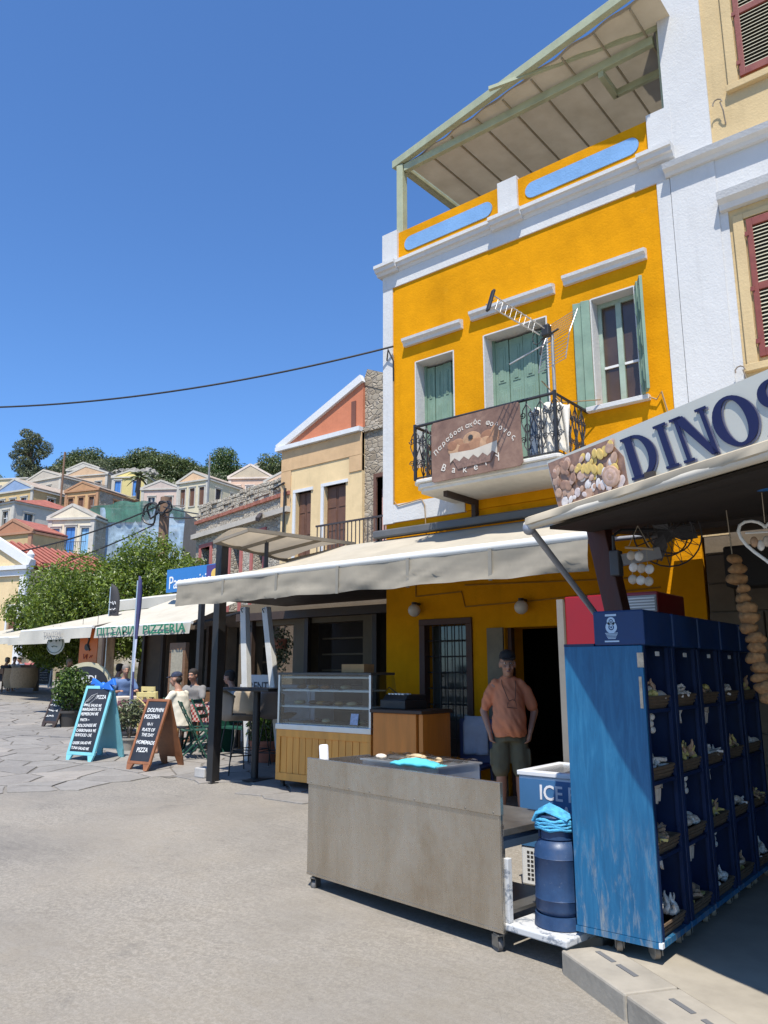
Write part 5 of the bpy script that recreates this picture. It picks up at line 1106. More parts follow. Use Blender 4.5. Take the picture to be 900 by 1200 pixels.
M_past = [mat('pastry_%d' % k, c, .6, .3, 20, .3) for k, c in enumerate([(.45, .24, .08), (.3, .13, .05), (.6, .45, .25), (.1, .05, .03)])]
r = random.Random(4); kk = 0
for z in (CB+.09, CB+.302, CB+.502):
    for k in range(7):
        if r.random() < .3: continue
        o = MB().ell((0, 0, .028), r.uniform(.05, .08), r.uniform(.05, .09), .028, 10, 6).build('pastry', M_past[r.randrange(4)], smooth=80)
        o.location = Vector((c0.x, c0.y, c0.z))+Vector((.18+k*.18+r.uniform(-.03, .03), .2+r.uniform(-.04, .12), z)); kk += 1
        tag(o, 'small pastry on a shelf inside the glass bakery display case', 'pastry', 'pastries in the display case')
o = MB().box(-.06, .06, -.004, .0, 0, .13).build('price_card', mat('blue_card', (.3, .36, .5), .5, .4, 30)); o.location = c0+Vector((CW-.25, .035, CB+.1)); o.rotation_euler = (R(-10), 0, 0); tag(o, 'small blue and white price card inside the display case', 'card')
o = MB().box(0, .34, 0, .22, 0, .1).build('cardboard_box', mat('cardboard', (.42, .26, .12), .8, .12, 5)); o.location = c0+Vector((.98, .16, GT+.031)); o.rotation_euler = (0, 0, .1); tag(o, 'low brown cardboard box on top of the display case', 'box')
d0 = gnd(456, 934); ds_ = thing('wooden_desk', 'varnished brown wooden cash desk right of the display case', 'desk', (c0.x+CW+.12, c0.y-.05, c0.z), 0)
MB().box(0, .62, 0, .55, 0, .98).build('body', M_oakd, ds_, bevel=.006); MB().box(-.03, .72, -.03, .58, .981, 1.02).build('desk_top', M_dwood, ds_, bevel=.008); MB().box(.64, .70, .02, .55, 0, .98).build('side_box', M_oakd, ds_, bevel=.006)
ck = thing('cash_register', 'black cash register with a light keypad on the wooden desk', 'cash register', (c0.x+CW+.1, c0.y+.1, c0.z+1.021), R(-8))
MB().box(0, .42, 0, .36, 0, .1).build('cash_drawer', M_blk, ck, bevel=.01); MB().prism([(0.02, .02, .1), (.4, .02, .1), (.4, .34, .1), (.02, .34, .1)], (0, .05, .06)).build('keypad_body', M_blk, ck, bevel=.01)
for k in range(10): MB().box(.07+(k % 5)*.055, .105+(k % 5)*.055, .07+(k//5)*.08, .11+(k//5)*.08, .155, .172).build('key', M_frame, ck)
MB().tube([(.1, .2, .16), (.05, .1, .24), (.12, -.02, .2)], .006, 5).build('cord', M_blk, ck)
# ============================================================ STAINLESS CART
def m_steel():
    m, t, b = _new('stained_steel'); co = N(t, 'ShaderNodeTexCoord').outputs['Object']
    mp = N(t, 'ShaderNodeMapping'); mp.inputs['Scale'].default_value = (1, 1, .35); t.links.new(co, mp.inputs[0])
    f = noi(t, mp.outputs[0], 3.2, 7, .65, .5); g = noi(t, co, 16, 5, .7)
    c = ramp(t, f, [(.3, (.37, .315, .245)), (.55, (.46, .415, .35)), (.75, (.51, .475, .42))])
    c = mixc(t, ramp(t, noi(t, co, 1.4, 6, .7), [(.55, 0), (.72, .4)]), c, (.30, .22, .14))
    mpb = N(t, 'ShaderNodeMapping'); mpb.inputs['Scale'].default_value = (160, 160, 2); t.links.new(co, mpb.inputs[0]); br = noi(t, mpb.outputs[0], 1, 4, .6)
    c = mixc(t, ramp(t, br, [(.35, .1), (.5, 0)]), c, (.25, .225, .19)); c = mixc(t, ramp(t, br, [(.52, 0), (.68, .1)]), c, (.6, .57, .52))
    t.links.new(c, b.inputs['Base Color']); t.links.new(ramp(t, g, [(.3, .2), (.7, .36)]), b.inputs['Roughness']); b.inputs['Metallic'].default_value = .85
    bumpit(t, b, noi(t, co, 1.7, 3, .5), .25, .05); return m
M_steel = m_steel(); M_steeld = mat('dull_steel', (.2, .19, .17), .45, .2, 5, .1, metal=.7)
g0, g1 = gnd(362, 1040), gnd(588, 1120); an = math.atan2(g1.y-g0.y, g1.x-g0.x); LC = (Vector((g1.x, g1.y))-Vector((g0.x, g0.y))).length
ct = thing('steel_cart', 'stainless steel food cart on castors with a tall front panel', 'cart', (g0.x, g0.y, 0), an)
CD2 = .62
MB().box(-.03, LC+.02, 0, .022, .115, .76).build('front_panel', M_steel, ct, bevel=.003)
MB().box(-.035, LC+.03, -.012, .018, .76, .95).build('splash_panel', M_steel, ct, bevel=.003)
MB().box(-.028, LC+.018, -.004, -.0005, .118, .135).box(LC+.002, LC+.016, -.004, -.0005, .136, .758).build('hem_strip', M_steel, ct)
for k in range(9): MB().ell((.02+k*LC/8.2, -.013, .775), .006, .003, .006, 8, 5).build('rivet', M_steeld, ct, smooth=60)
MB().box(-.03, -.01, .022, CD2, .115, .93).build('end_panel', M_steel, ct)
MB().box(-.01, LC+.02, .022, CD2+.1, .64, .68).build('work_top', M_steeld, ct, bevel=.004)
MB().box(0, LC, .05, CD2, .2, .22).build('lower_shelf', M_steeld, ct)
for x in (.0, LC-.03):
    for y in (.03, CD2-.04): MB().box(x, x+.03, y, y+.03, .1, .64).build('leg', M_steeld, ct)
MB().box(LC-.02, LC+.01, .03, CD2+.08, .57, .64).build('under_rail', mat('blue_rail', (.03, .05, .08), .5), ct)
def castor(parent, x, y, z0=0, r_=.045, rot=0., col=None):
    k = MB(Matrix.Translation((x, y, z0)) @ Matrix.Rotation(rot, 4, 'Z'))
    k.box(-.022, .022, -.03, .03, r_*2+.008, r_*2+.02); k.box(-.024, -.018, -.02, .045, r_*.8, r_*2+.01); k.box(.018, .024, -.02, .045, r_*.8, r_*2+.01)
    f = k.build('castor', M_steeld, parent, bevel=.002)
    w_ = MB(Matrix.Translation((x, y, z0)) @ Matrix.Rotation(rot, 4, 'Z')); w_.cyl((-.015, .02, r_), (.015, .02, r_), r_, n=18); w_.build('wheel', col or mat('castor_rubber', (.13, .125, .12), .7), f, smooth=40)
for x, y, ro in ((.03, .03, .3), (LC-.04, .03, 1.2), (.03, CD2-.06, .8), (LC-.04, CD2-.06, .1)): castor(ct, x, y, 0, .042, ro)
def m_chip():
    m, t, b = _new('chipped_white'); co = N(t, 'ShaderNodeTexCoord').outputs['Object']
    c = mixc(t, ramp(t, noi(t, co, 11, 7, .75, .5), [(.53, 0), (.58, 1)]), (.5, .5, .49), (.2, .22, .25)); t.links.new(c, b.inputs['Base Color']); b.inputs['Roughness'].default_value = .7; return m
M_chip = m_chip()
MB().box(LC+.005, LC+.43, .02, .52, .13, .17).build('gas_platform', M_chip, ct, bevel=.008)
MB().box(LC+.005, LC+.04, .03, .07, .17, .52).build('platform_upright', M_chip, ct, bevel=.004)
MB().tube([(LC+.05, .3, .35), (LC+.16, .33, .27), (LC+.26, .36, .3)], .01, 6).build('gas_hose', M_blk, ct)
Mc = Matrix.Translation((g0.x, g0.y, 0)) @ Matrix.Rotation(an, 4, 'Z')
# things on the cart
o = MB().lathe([(.033, 0), (.036, .01), (.036, .35), (.03, .36), (.012, .36), (.012, .33)], n=18).build('paper_roll', mat('white_paper', (.75, .75, .76), .6, .05, 20, .3), smooth=40)
o.location = Mc @ Vector((.06, .1, .684)); o.rotation_euler = (R(-4), R(-9), 0); tag(o, 'white paper roll standing at the left end of the steel cart', 'paper roll')
tr = thing('steel_tray', 'steel tray of boiled corn under clear film on the cart', 'tray', Mc @ Vector((.3, .26, .682)), an)
TL, TW, TH_ = .78, .44, .27
MB().box(0, TL, 0, .01, 0, TH_).box(0, TL, TW-.01, TW, 0, TH_).box(0, .01, .01, TW-.01, 0, TH_).box(TL-.01, TL, .01, TW-.01, 0, TH_).box(.01, TL-.01, .01, TW-.01, 0, .01).build('tray', M_alu2, tr)
MB().box(-.015, TL+.015, -.015, 0, TH_-.012, TH_).box(-.015, TL+.015, TW, TW+.015, TH_-.012, TH_).box(TL, TL+.015, 0, TW, TH_-.012, TH_).build('tray_rim', M_alu2, tr)
mb = MB(); vs = []; r = random.Random(9)
for i in range(25):
    for j in range(15):
        u, v = i/24, j/14; vs.append((TL*u*.98+.01, TW*v*.96+.01, TH_+.012+.04*max(0, noise.noise(Vector((u*5, v*4, 1))))+.018*noise.noise(Vector((u*16, v*13, 3)))))
mb.add(vs, [(i*15+j, (i+1)*15+j, (i+1)*15+j+1, i*15+j+1) for i in range(24) for j in range(14)]); mb.build('plastic_film', glassm('cling_film', (.93, .93, .92), rough=.12), tr, smooth=180, fix=False)
for k in range(16):
    o = MB().ell((0, 0, 0), r.uniform(.04, .07), .024, .022, 10, 6).build('corn_piece', mat('corn', (.5, .37, .21), .6, .25, 30, .4), smooth=80)
    o.location = Mc @ Vector((.56+r.uniform(0, .45), .34+r.uniform(0, .28), .937+.03*r.random())); o.rotation_euler = (r.uniform(-.3, .3), r.uniform(-.3, .3), r.uniform(0, 3)); tag(o, 'pale corn piece heaped in the steel tray on the cart', 'corn', 'corn pieces in the tray')
mb = MB(); vs = []
for i in range(19):
    for j in range(9): u, v = i/18, j/8; vs.append((.42*u, .14*v, .035*math.sin(u*3.14)*math.sin(v*3.14)+.012*noise.noise(Vector((u*7, v*5, 0)))+.012))
mb.add(vs, [(i*9+j, (i+1)*9+j, (i+1)*9+j+1, i*9+j+1) for i in range(18) for j in range(8)])
o = mb.build('turquoise_cloth', mat('turquoise', (.09, .48, .56), .8, .2, 14, .4), smooth=80); o.modifiers.new('s', 'SOLIDIFY').thickness = -.02
o.location = Mc @ Vector((.66, .2, .945)); o.rotation_euler = (0, 0, an+.05); tag(o, 'folded turquoise cloth on the cart before the steel tray', 'cloth')
o = MB().ell((0, 0, 0), .05, .035, .02, 12, 6).build('wrapped_bun', mat('bun', (.68, .58, .46), .6), smooth=80); o.location = Mc @ Vector((.40, .36, .965)); tag(o, 'small pale bun on the film at the left end of the tray', 'bun')
# gas bottle
def m_gas():
    m, t, b = _new('navy_enamel'); co = N(t, 'ShaderNodeTexCoord').outputs['Object']
    c = ramp(t, noi(t, co, 7, 6, .7), [(.3, (.011, .032, .085)), (.7, (.024, .06, .14))])
    c = mixc(t, ramp(t, noi(t, co, 34, 6, .8), [(.62, 0), (.68, .8)]), c, (.16, .19, .23))
    c = mixc(t, ramp(t, noi(t, co, 5, 8, .8, .5), [(.6, 0), (.7, .5)]), c, (.07, .08, .09))
    t.links.new(c, b.inputs['Base Color']); t.links.new(ramp(t, noi(t, co, 12, 5, .7), [(.3, .3), (.7, .6)]), b.inputs['Roughness']); bumpit(t, b, noi(t, co, 40, 4, .6), .1, .004); return m
M_gas = m_gas()
gp = Mc @ Vector((LC+.25, .24, .171)); gb = thing('gas_bottle', 'scuffed navy gas bottle standing on the white platform', 'gas bottle', gp, .4); gb.scale = (.95, .95, .92); rb = .148
MB().lathe([(.02, .045), (.1, .05), (rb-.008, .085), (rb, .11), (rb, .16), (rb+.003, .165), (rb, .17), (rb, .40), (rb+.003, .405), (rb, .41), (rb-.006, .46), (rb-.035, .505), (rb-.085, .525), (.03, .53), (.02, .53)], n=36).build('body', M_gas, gb, smooth=45)
foot = MB(); 
foot.lathe([(rb+.006, 0), (rb+.012, .006), (rb+.004, .075), (rb-.012, .075), (rb-.004, .0)], n=36, cap=False); foot.build('foot_ring', M_gas, gb, smooth=45)
cmb = MB(); rc = .105
for a0, a1 in ((-2.5, .4), (.75, 3.4)):
    n_ = 20; rings = []
    for k in range(n_+1):
        a = a0+(a1-a0)*k/n_; cs, sn = math.cos(a), math.sin(a); rings.append([(cs*(rc), sn*rc, .515), (cs*(rc+.012), sn*(rc+.012), .515), (cs*(rc+.012), sn*(rc+.012), .64), (cs*rc, sn*rc, .64)])
    cmb.loft(rings)
cmb.tube([(math.cos(q*.2618)*(rc+.006), math.sin(q*.2618)*(rc+.006), .645) for q in range(25)], .011, 6); cmb.build('valve_collar', M_gas, gb, smooth=45)
MB().lathe([(.03, .53), (.03, .56), (.018, .565), (.018, .61), (.03, .61), (.03, .64), (.0, .64)], n=14).build('valve', mat('brass', (.3, .2, .08), .4, metal=.8), gb, smooth=40)
mb = MB(); r = random.Random(6)
for k in range(13):      # hank laid over the collar
    a = (k-6)/6; mb.tube([(-.10+.012*a, -.05+.05*a, .60), (-.085, -.05+.055*a, .665-.02*abs(a)+r.uniform(-.006, .006)), (-.02, -.05+.06*a, .70-.03*abs(a)), (.05, -.045+.06*a, .675-.025*abs(a)), (.115, -.04+.045*a, .625)], .0115, 6)
for k in range(4):       # turns around the collar
    mb.tube([(.128*math.cos(q*.262+3.0), .128*math.sin(q*.262+3.0), .565+.016*k+.007*math.sin(q*1.6+k*1.7)) for q in range(17)], .0115, 6)
o = mb.build('rope', mat('cyan_rope', (.07, .34, .55), .8, .35, 30, .8, 110), smooth=60); o.location = gp; o.scale = (.95, .95, .94); tag(o, 'bright cyan rope coiled around the neck of the gas bottle', 'rope')
# ============================================================ ICE FREEZER
M_fblue = mat('freezer_blue', (.06, .17, .34), .35, .06, 2, 0); M_fwhite = mat('freezer_white', (.72, .73, .73), .35, .04, 2, 0)
fz = thing('ice_freezer', 'white chest freezer with blue front lettered ICE FOR SALE', 'freezer', (-3.05, 5.3, .02), 0); FW, FD, FH = 1.0, .66, .82
MB().box(0, FW, 0, FD, .06, FH).build('body', M_fwhite, fz, bevel=.012); MB().box(.008, FW-.008, -.006, .0, .33, FH-.02).build('blue_panel', M_fblue, fz)
MB().box(-.008, FW+.008, -.012, .06, FH, FH+.035).box(-.008, FW+.008, FD-.05, FD+.01, FH, FH+.035).box(-.008, .06, .06, FD-.05, FH, FH+.035).box(FW-.06, FW+.008, .06, FD-.05, FH, FH+.035).build('lid_frame', M_fwhite, fz, bevel=.006)
MB().box(.06, FW-.06, .06, FD-.05, FH+.004, FH+.02).build('lid', mat('grey_lid', (.16, .165, .17), .25, .06, 3, 0), fz)
MB().box(0.01, FW-.01, .02, FD-.02, .0, .06).build('plinth', M_blk, fz)
for i in range(12):
    for j in range(7): MB().box(.05+.03*i, .07+.03*i, -.003, .001, .1+.03*j, .115+.03*j).build('vent_slot', M_room, fz)
Tf = lambda x, z: Matrix.Translation((x, -.008, z)) @ Matrix.Rotation(R(90), 4, 'X')
M_lw = mat('white_lettering', (.75, .75, .75), .5)
for tx, x, z, s in (('ICE FOR', .17, .665, .145), ('SALE', .28, .53, .145), ('SUPER MARKET', .38, .45, .075)): text(tx, s, M_lw, fz, Tf(x, z), depth=.001, bold=.002, sx=.9)
# ============================================================ BLUE SHELL CABINETS
def m_ply():
    m, t, b = _new('blue_plywood'); co = N(t, 'ShaderNodeTexCoord').outputs['Object']
    mp = N(t, 'ShaderNodeMapping'); mp.inputs['Scale'].default_value = (7, 7, .9); t.links.new(co, mp.inputs[0])
    gr = noi(t, mp.outputs[0], 2.6, 7, .7, 1.2); f = noi(t, co, 2.2, 5, .6)
    c = ramp(t, gr, [(.3, (.004, .075, .17)), (.5, (.007, .108, .235)), (.72, (.025, .16, .30))])
    c = mixc(t, ramp(t, f, [(.4, 0), (.7, .4)]), c, (.008, .065, .155))
    sep = N(t, 'ShaderNodeSeparateXYZ'); t.links.new(co, sep.inputs[0])
    low = ramp(t, sep.outputs[2], [(.2, 1.0), (.75, .0)])
    mp2 = N(t, 'ShaderNodeMapping'); mp2.inputs['Scale'].default_value = (14, 14, 2.4); t.links.new(co, mp2.inputs[0])
    sc = ramp(t, noi(t, mp2.outputs[0], 1.6, 8, .75, .4), [(.5, 0), (.66, .75)])
    mm = N(t, 'ShaderNodeMath', operation='MULTIPLY'); t.links.new(low, mm.inputs[0]); t.links.new(sc, mm.inputs[1])
    c = mixc(t, mm.outputs[0], c, (.26, .27, .26))
    t.links.new(c, b.inputs['Base Color']); b.inputs['Roughness'].default_value = .5; bumpit(t, b, gr, .15, .006); return m
M_ply = m_ply(); M_cblue = mat('cabinet_blue', (.004, .017, .065), .5, .25, 4, .15)
CX0, CX1, CY0 = -2.11, -1.64, 4.25; CWd = .44
def emblem(p, m, x, y, z, s=1.):
    mb = MB(Matrix.Translation((x, y, z)) @ Matrix.Rotation(R(90), 4, 'X'))
    def ring(cx, cz, r0, r1, n=18): mb.add([(cx+rr*math.cos(2*math.pi*k/n), cz+rr*math.sin(2*math.pi*k/n), 0) for k in range(n) for rr in (r0, r1)], [(2*k, 2*k+1, (2*k+3) % (2*n), (2*k+2) % (2*n)) for k in range(n)])
    ring(0, .035*s, .014*s, .026*s); ring(0, .035*s, .004*s, .009*s); ring(0, .0, .018*s, .036*s); ring(0, 0, .006*s, .011*s)
    for k in range(5): mb.box(-.04*s+.004*k*s, .04*s-.004*k*s, -.038*s-.008*k*s+.001, -.033*s-.008*k*s, 0, .001)
    mb.box(-.035*s, .035*s, .066*s, .078*s, 0, .001); mb.box(-.045*s, .045*s, -.088*s, -.079*s, 0, .001)
    mb.build('diver_emblem', m, p, fix=False)
cabs = []
L_cab = ['scuffed blue display cabinet nearest the road with bare plywood end panel', 'blue display cabinet second from the road', 'blue display cabinet third from the road', 'blue display cabinet fourth from the road', 'blue display cabinet furthest from the road, last of the row']
BR_ = [(.25, .62), (.64, 1.0), (1.02, 1.38), (1.40, 1.73)]
shm = [mat('shellheap_%d' % k, c, .55, .25, 25, .3) for k, c in enumerate([(.5, .42, .34), (.62, .58, .52), (.42, .26, .16), (.56, .44, .14), (.25, .18, .13), (.68, .63, .58)])]
M_wick = mat('wicker', (.13, .085, .05), .8, .3, 40, .6, 120)
def shell_mesh(kind, r):
    mb = MB()
    if kind == 0:      # spiral cone
        mb.tube([(0.012*math.cos(q*.9)*(1-q/9), .012*math.sin(q*.9)*(1-q/9), q*.009) for q in range(9)], .017, 7, .003)
    elif kind == 1: # starfish
        pts = []
        for k in range(10): a = k*math.pi/5; rr = .045 if k % 2 == 0 else .014; pts.append((rr*math.cos(a), rr*math.sin(a), 0))
        mb.prism(pts, (0, 0, .01))
    elif kind == 2: # fan shell
        pts = [(0, -.022, 0)]+[(.034*math.cos(a), .034*math.sin(a), 0) for a in [math.pi*(-.05+1.1*k/8) for k in range(9)]]; mb.prism(pts, (0, 0, .012))
    else: mb.ell((0, 0, .01), .03, .022, .017, 8, 5)
    return mb
for k in range(5):
    y0 = CY0+k*(CWd+.03); cb = thing('display_cabinet', L_cab[k], 'cabinet', (0, 0, .12), 0, 'blue shell cabinets'); cabs.append(cb)
    zb, zt = .105, 1.62
    MB().box(CX0, CX1, y0, y0+.018, zb, zt).build('end_panel', M_ply if k == 0 else M_cblue, cb, bevel=.003)
    MB().box(CX0, CX1, y0+CWd-.018, y0+CWd, zb, zt).build('side_panel', M_cblue, cb)
    MB().box(CX0, CX0+.015, y0+.018, y0+CWd-.018, zb, zt).build('back_panel', M_cblue, cb)
    MB().box(CX0-.004, CX1+.004, y0-.004, y0+CWd+.004, zb-.03, zb-.001).build('base_board', M_ply, cb)
    MB().box(CX0+.19, CX1+.02, y0+.001, y0+CWd-.001, zt+.002, zt+.2).build('header_box', mat('header_blue', (.005, .03, .11), .5, .2, 4), cb, bevel=.01)
    MB().box(CX0, CX0+.188, y0, y0+CWd, zt, zt+.015).build('top_board', M_cblue, cb)
    MB().box(CX1-.02, CX1+.002, y0+.0185, y0+.045, zb, zt).box(CX1-.02, CX1+.002, y0+CWd-.045, y0+CWd-.0185, zb, zt).build('front_stile', M_cblue, cb)
    for z0, z1 in BR_[1:]: MB().box(CX0+.016, CX1-.002, y0+.019, y0+CWd-.019, z0-.13-.02, z0-.13).build('shelf', M_cblue, cb)
    for x, y, ro in ((CX0+.22, y0+.05, .5), (CX1-.05, y0+.06, .9), (CX1-.05, y0+CWd-.06, .4), (CX0+.08, y0+CWd-.06, .2)): castor(cb, x, y, 0, .032, ro, mat('tan_wheel', (.3, .23, .16), .6))
    for x in (0,): MB().box(CX1+.001, CX1+.004, y0+.19, y0+.25, zt-.055, zt-.03).build('label_plate', M_frame, cb)
emblem(cabs[0], mat('emblem_pale', (.42, .55, .68), .5), CX0+.30, CY0-.0005, 1.725, .95)
MB().box(CX1-.03, CX1+.006, CY0-.003, CY0-.0005, 1.5, 1.58).box(CX1-.028, CX1-.012, CY0-.003, CY0-.0005, 1.28, 1.45).build('bare_patch', mat('bare_wood', (.5, .4, .28), .8, .3, 25), cabs[0])
MB().box(CX1-.012, CX1+.008, CY0-.008, CY0+.02, .08, .105).build('corner_bracket', M_fwhite, cabs[0])
r = random.Random(21); RN = ['bottom', 'second lowest', 'second highest', 'top']
CN = ['cabinet nearest the road', 'second cabinet from the road', 'third cabinet from the road', 'fourth cabinet from the road', 'furthest cabinet']
for k in range(5):
    y0 = CY0+k*(CWd+.03)
    for j, (z0, z1) in enumerate(BR_):
        zf = .12+(.107 if j == 0 else z0-.13)+.001
        bsk = thing('shell_basket', 'wicker shell basket on the %s shelf of the %s' % (RN[j], CN[k]), 'basket', ((CX0+CX1)/2+.06, y0+CWd/2, zf), 0, 'baskets of shells')
        wb, db, hb_ = .17, .165, .065
        lo = [(-wb*.9, -db*.9, 0), (wb*.9, -db*.9, 0), (wb*.9, db*.9, 0), (-wb*.9, db*.9, 0)]; hi = [(-wb, -db, hb_), (wb, -db, hb_), (wb, db, hb_), (-wb, db, hb_)]; ih = [(x*.93, y*.93, hb_) for x, y, _ in hi]; il = [(x*.9, y*.9, .02) for x, y, _ in lo]
        MB().loft([lo, hi, ih, il]).build('basket', M_wick, bsk)
        for q in range(3): MB().tube([(x*(1.005-.03*q), y*(1.005-.03*q), hb_-.02*q) for x, y, _ in hi+[hi[0]]], .008, 5).build('weave_band', M_wick, bsk)
        tone = [[1, 5, 0], [2, 4, 3], [0, 1, 5], [3, 2, 0]][(j+k) % 4]; kind = [(j+2*k) % 4, (j+k+1) % 4]
        for q in range(3):
            mb = MB()
            for _ in range(22):
                x, y = r.uniform(-.13, .14), r.uniform(-.13, .13); z = hb_-.01+.07*(1-(x*x+y*y)/.04)*r.random()
                sm = shell_mesh(kind[q % 2], r); sm2 = Matrix.Translation((x, y, z)) @ Matrix.Rotation(r.uniform(0, 6), 4, 'Z') @ Matrix.Rotation(r.uniform(-.9, .9), 4, 'X') @ Matrix.Scale(r.uniform(.9, 1.5), 4)
                mb.add([sm2 @ Vector(v) for v in sm.v], sm.f)
            mb.build('shells', shm[tone[q]], bsk, kind='stuff')
        if j in (1, 2, 0) and k < 3:    # something hung above the basket
            o = MB(); nme = ['hanging_star', 'hanging_fish', 'hanging_shells'][(j+k) % 3]
            if (j+k) % 3 == 0: o.prism([((.075 if q % 2 == 0 else .028)*math.cos(q*math.pi/5+.3), 0, (.075 if q % 2 == 0 else .028)*math.sin(q*math.pi/5+.3)) for q in range(10)], (0, .015, 0))
            elif (j+k) % 3 == 1: o.ell((0, 0, .02), .07, .025, .04, 12, 7).prism([(.06, 0, .02), (.11, 0, .06), (.11, 0, -.02)], (0, .01, 0)).tube([(0, 0, -.01), (-.01, 0, -.09)], .022, 7, .012).tube([(.03, 0, -.01), (.03, 0, -.08)], .02, 7, .012)
            else:
                for q in range(5): o.ell((.012*(-1)**q, 0, .07-.036*q), .03, .018, .02, 8, 5)
            o.tube([(0, 0, .05), (0, 0, .12)], .002, 4)
            ob = o.build(nme, shm[[5, 0, 1][(j+k) % 3]], smooth=60); ob.location = (CX1-.06, y0+CWd/2, .12+z1-.155+(.0 if j else .0)); ob.rotation_euler = (0, 0, R(90))
            tag(ob, '%s above the %s basket of the %s' % ({'hanging_star': 'starfish hung', 'hanging_fish': 'toy fish hung', 'hanging_shells': 'string of shells hung'}[nme], RN[j], CN[k]), {'hanging_star': 'starfish', 'hanging_fish': 'toy', 'hanging_shells': 'shell string'}[nme])
# red drinks cooler behind
rc_ = thing('drinks_cooler', 'tall red drinks cooler behind the blue cabinets', 'cooler', (-2.98, 6.05, .04), 0); M_red = mat('cooler_red', (.27, .006, .012), .35, .08, 2, 0)
MB().box(0, .80, 0, .62, .05, 2.18).build('body', M_red, rc_, bevel=.012); MB().box(.80, .81, .04, .58, .1, 1.95).build('door_edge', M_fwhite, rc_)
MB().box(.52, .79, -.012, 0, 2.02, 2.15).build('grille_panel', mat('grille_grey', (.3, .3, .3), .5), rc_)
for k in range(5): MB().box(.53, .78, -.02, -.012, 2.03+.023*k, 2.042+.023*k).build('grille_slat', M_frame, rc_)
MB().box(-.07, -.012, -.01, .03, 0, 2.16).build('side_rail', mat('grey_rail', (.22, .2, .17), .6), rc_)
# ============================================================ HANGING GOODS IN THE SHOP
def sp3(px, py, Y): return at(px, py, Y)
M_str = mat('twine', (.4, .35, .27), .8)
hp = sp3(749, 640, 4.7); hm = thing('shell_mobile', 'mobile of pale shell discs hanging from a driftwood stick', 'mobile', hp)
MB().tube([(-.09, 0, 0), (0, .005, -.012), (.09, 0, -.03)], .008, 7).build('stick', mat('driftwood', (.4, .3, .2), .8), hm, smooth=50)
MB().tube([(-.07, 0, 0), (0, 0, .13)], .002, 4).tube([(.07, 0, -.02), (0, 0, .13)], .002, 4).build('string', M_str, hm)
for i in range(3):
    for j in range(3):
        if (i, j) == (0, 2) or (i, j) == (2, 0) and False: continue
        x = -.055+.05*j+.01*(i % 2); z = -.055-.075*i-.01*j; MB().ell((x, 0, z), .03, .012, .03, 12, 7).build('shell_disc', shm[5 if (i+j) % 2 else 0], hm, smooth=80)
for j in range(3): MB().cyl((-.055+.05*j, 0, -.02), (-.055+.05*j, 0, -.24), .0015, n=4).build('string', M_str, hm)
top = sp3(850, 590, 4.9); sgn_ = thing('sponge_string', 'long string of brown natural sponges hanging at the right', 'sponges', (0, 0, 0))
MB().tube([top, sp3(858, 650, 4.9), sp3(868, 700, 4.9), sp3(893, 800, 4.9)], .003, 5).build('cord', M_str, sgn_)
M_sp = mat('sponge', (.34, .18, .075), .95, .35, 30, 1., 70)
r = random.Random(3)
for k in range(15):
    f = k/14; p = sp3(861+38*f, 655+162*f, 4.9); mb = MB(); rr = r.uniform(.038, .058); mb.ell((0, 0, 0), rr*1.05, rr, rr*.72, 14, 9)
    mb.v = [tuple(Vector(v)*(1+.35*noise.noise(Vector(v)*28+Vector((k*5, 0, 0))))) for v in mb.v]; o = mb.build('sponge', M_sp, sgn_, smooth=80); o.location = p+Vector((r.uniform(-.015, .015), 0, 0))
hc = sp3(898, 630, 4.4); ho = thing('heart_hoop', 'white heart-shaped hoop of shells at the right edge', 'hanging decoration', hc, R(20))
MB().tube([(.12*1.1*math.sin(a)**3, 0, .085*(1.3*math.cos(a)-.5*math.cos(2*a)-.2*math.cos(3*a))) for a in [2*math.pi*k/28 for k in range(29)]], .009, 7).build('hoop', M_frame, ho, smooth=60)
MB().cyl((-.1, 0, .03), (.1, 0, .03), .005, n=5).build('cross_bar', M_frame, ho); MB().cyl((0, 0, .08), (0, 0, .55), .003, n=4).build('cord', M_str, ho)
for k in range(5): MB().ell((-.06+.03*k, 0, -.02-.02*(k % 2)), .02, .015, .03, 8, 6).build('shell', shm[[2, 5, 0, 5, 2][k]], ho, smooth=80)
# pedestal fan hung under the awning
fp = sp3(782, 625, 5.6); fn = thing('wall_fan', 'dark caged fan hanging under the shop awning', 'fan', fp, R(35))
M_dgrey = mat('dark_grey', (.07, .07, .075), .5, .1, 6)
for k in range(16):
    a = k*math.pi/8; MB().tube([(0, -.1, 0), (.12*math.cos(a), -.09, .12*math.sin(a)), (.24*math.cos(a), -.0, .24*math.sin(a)), (.12*math.cos(a), .07, .12*math.sin(a)), (0, .08, 0)], .003, 4).build('cage_wire', M_dgrey, fn)
for rr, y in ((.245, 0), (.16, -.075), (.16, .055)): MB().tube([(rr*math.cos(q*.2618), y, rr*math.sin(q*.2618)) for q in range(25)], .006, 5).build('cage_ring', M_dgrey, fn)
for k in range(3):
    a = k*2.094; MB(Matrix.Rotation(a, 4, 'Y')).prism([(.02, 0, -.02), (.1, -.03, -.06), (.21, -.02, -.04), (.2, .02, .06), (.08, .02, .05)], (0, .004, 0)).build('blade', mat('blade_grey', (.14, .14, .15), .4), fn)
MB().cyl((0, .05, 0), (0, .22, 0), .06, n=14).build('motor', M_dgrey, fn, smooth=40); MB().cyl((0, .16, 0), (0, .16, .6), .015, n=8).build('hanger', M_dgrey, fn)
kb = sp3(712, 650, 5.2); o = thing('junction_bracket', 'dark metal bracket with cables clamped to the wooden post', 'bracket', kb)
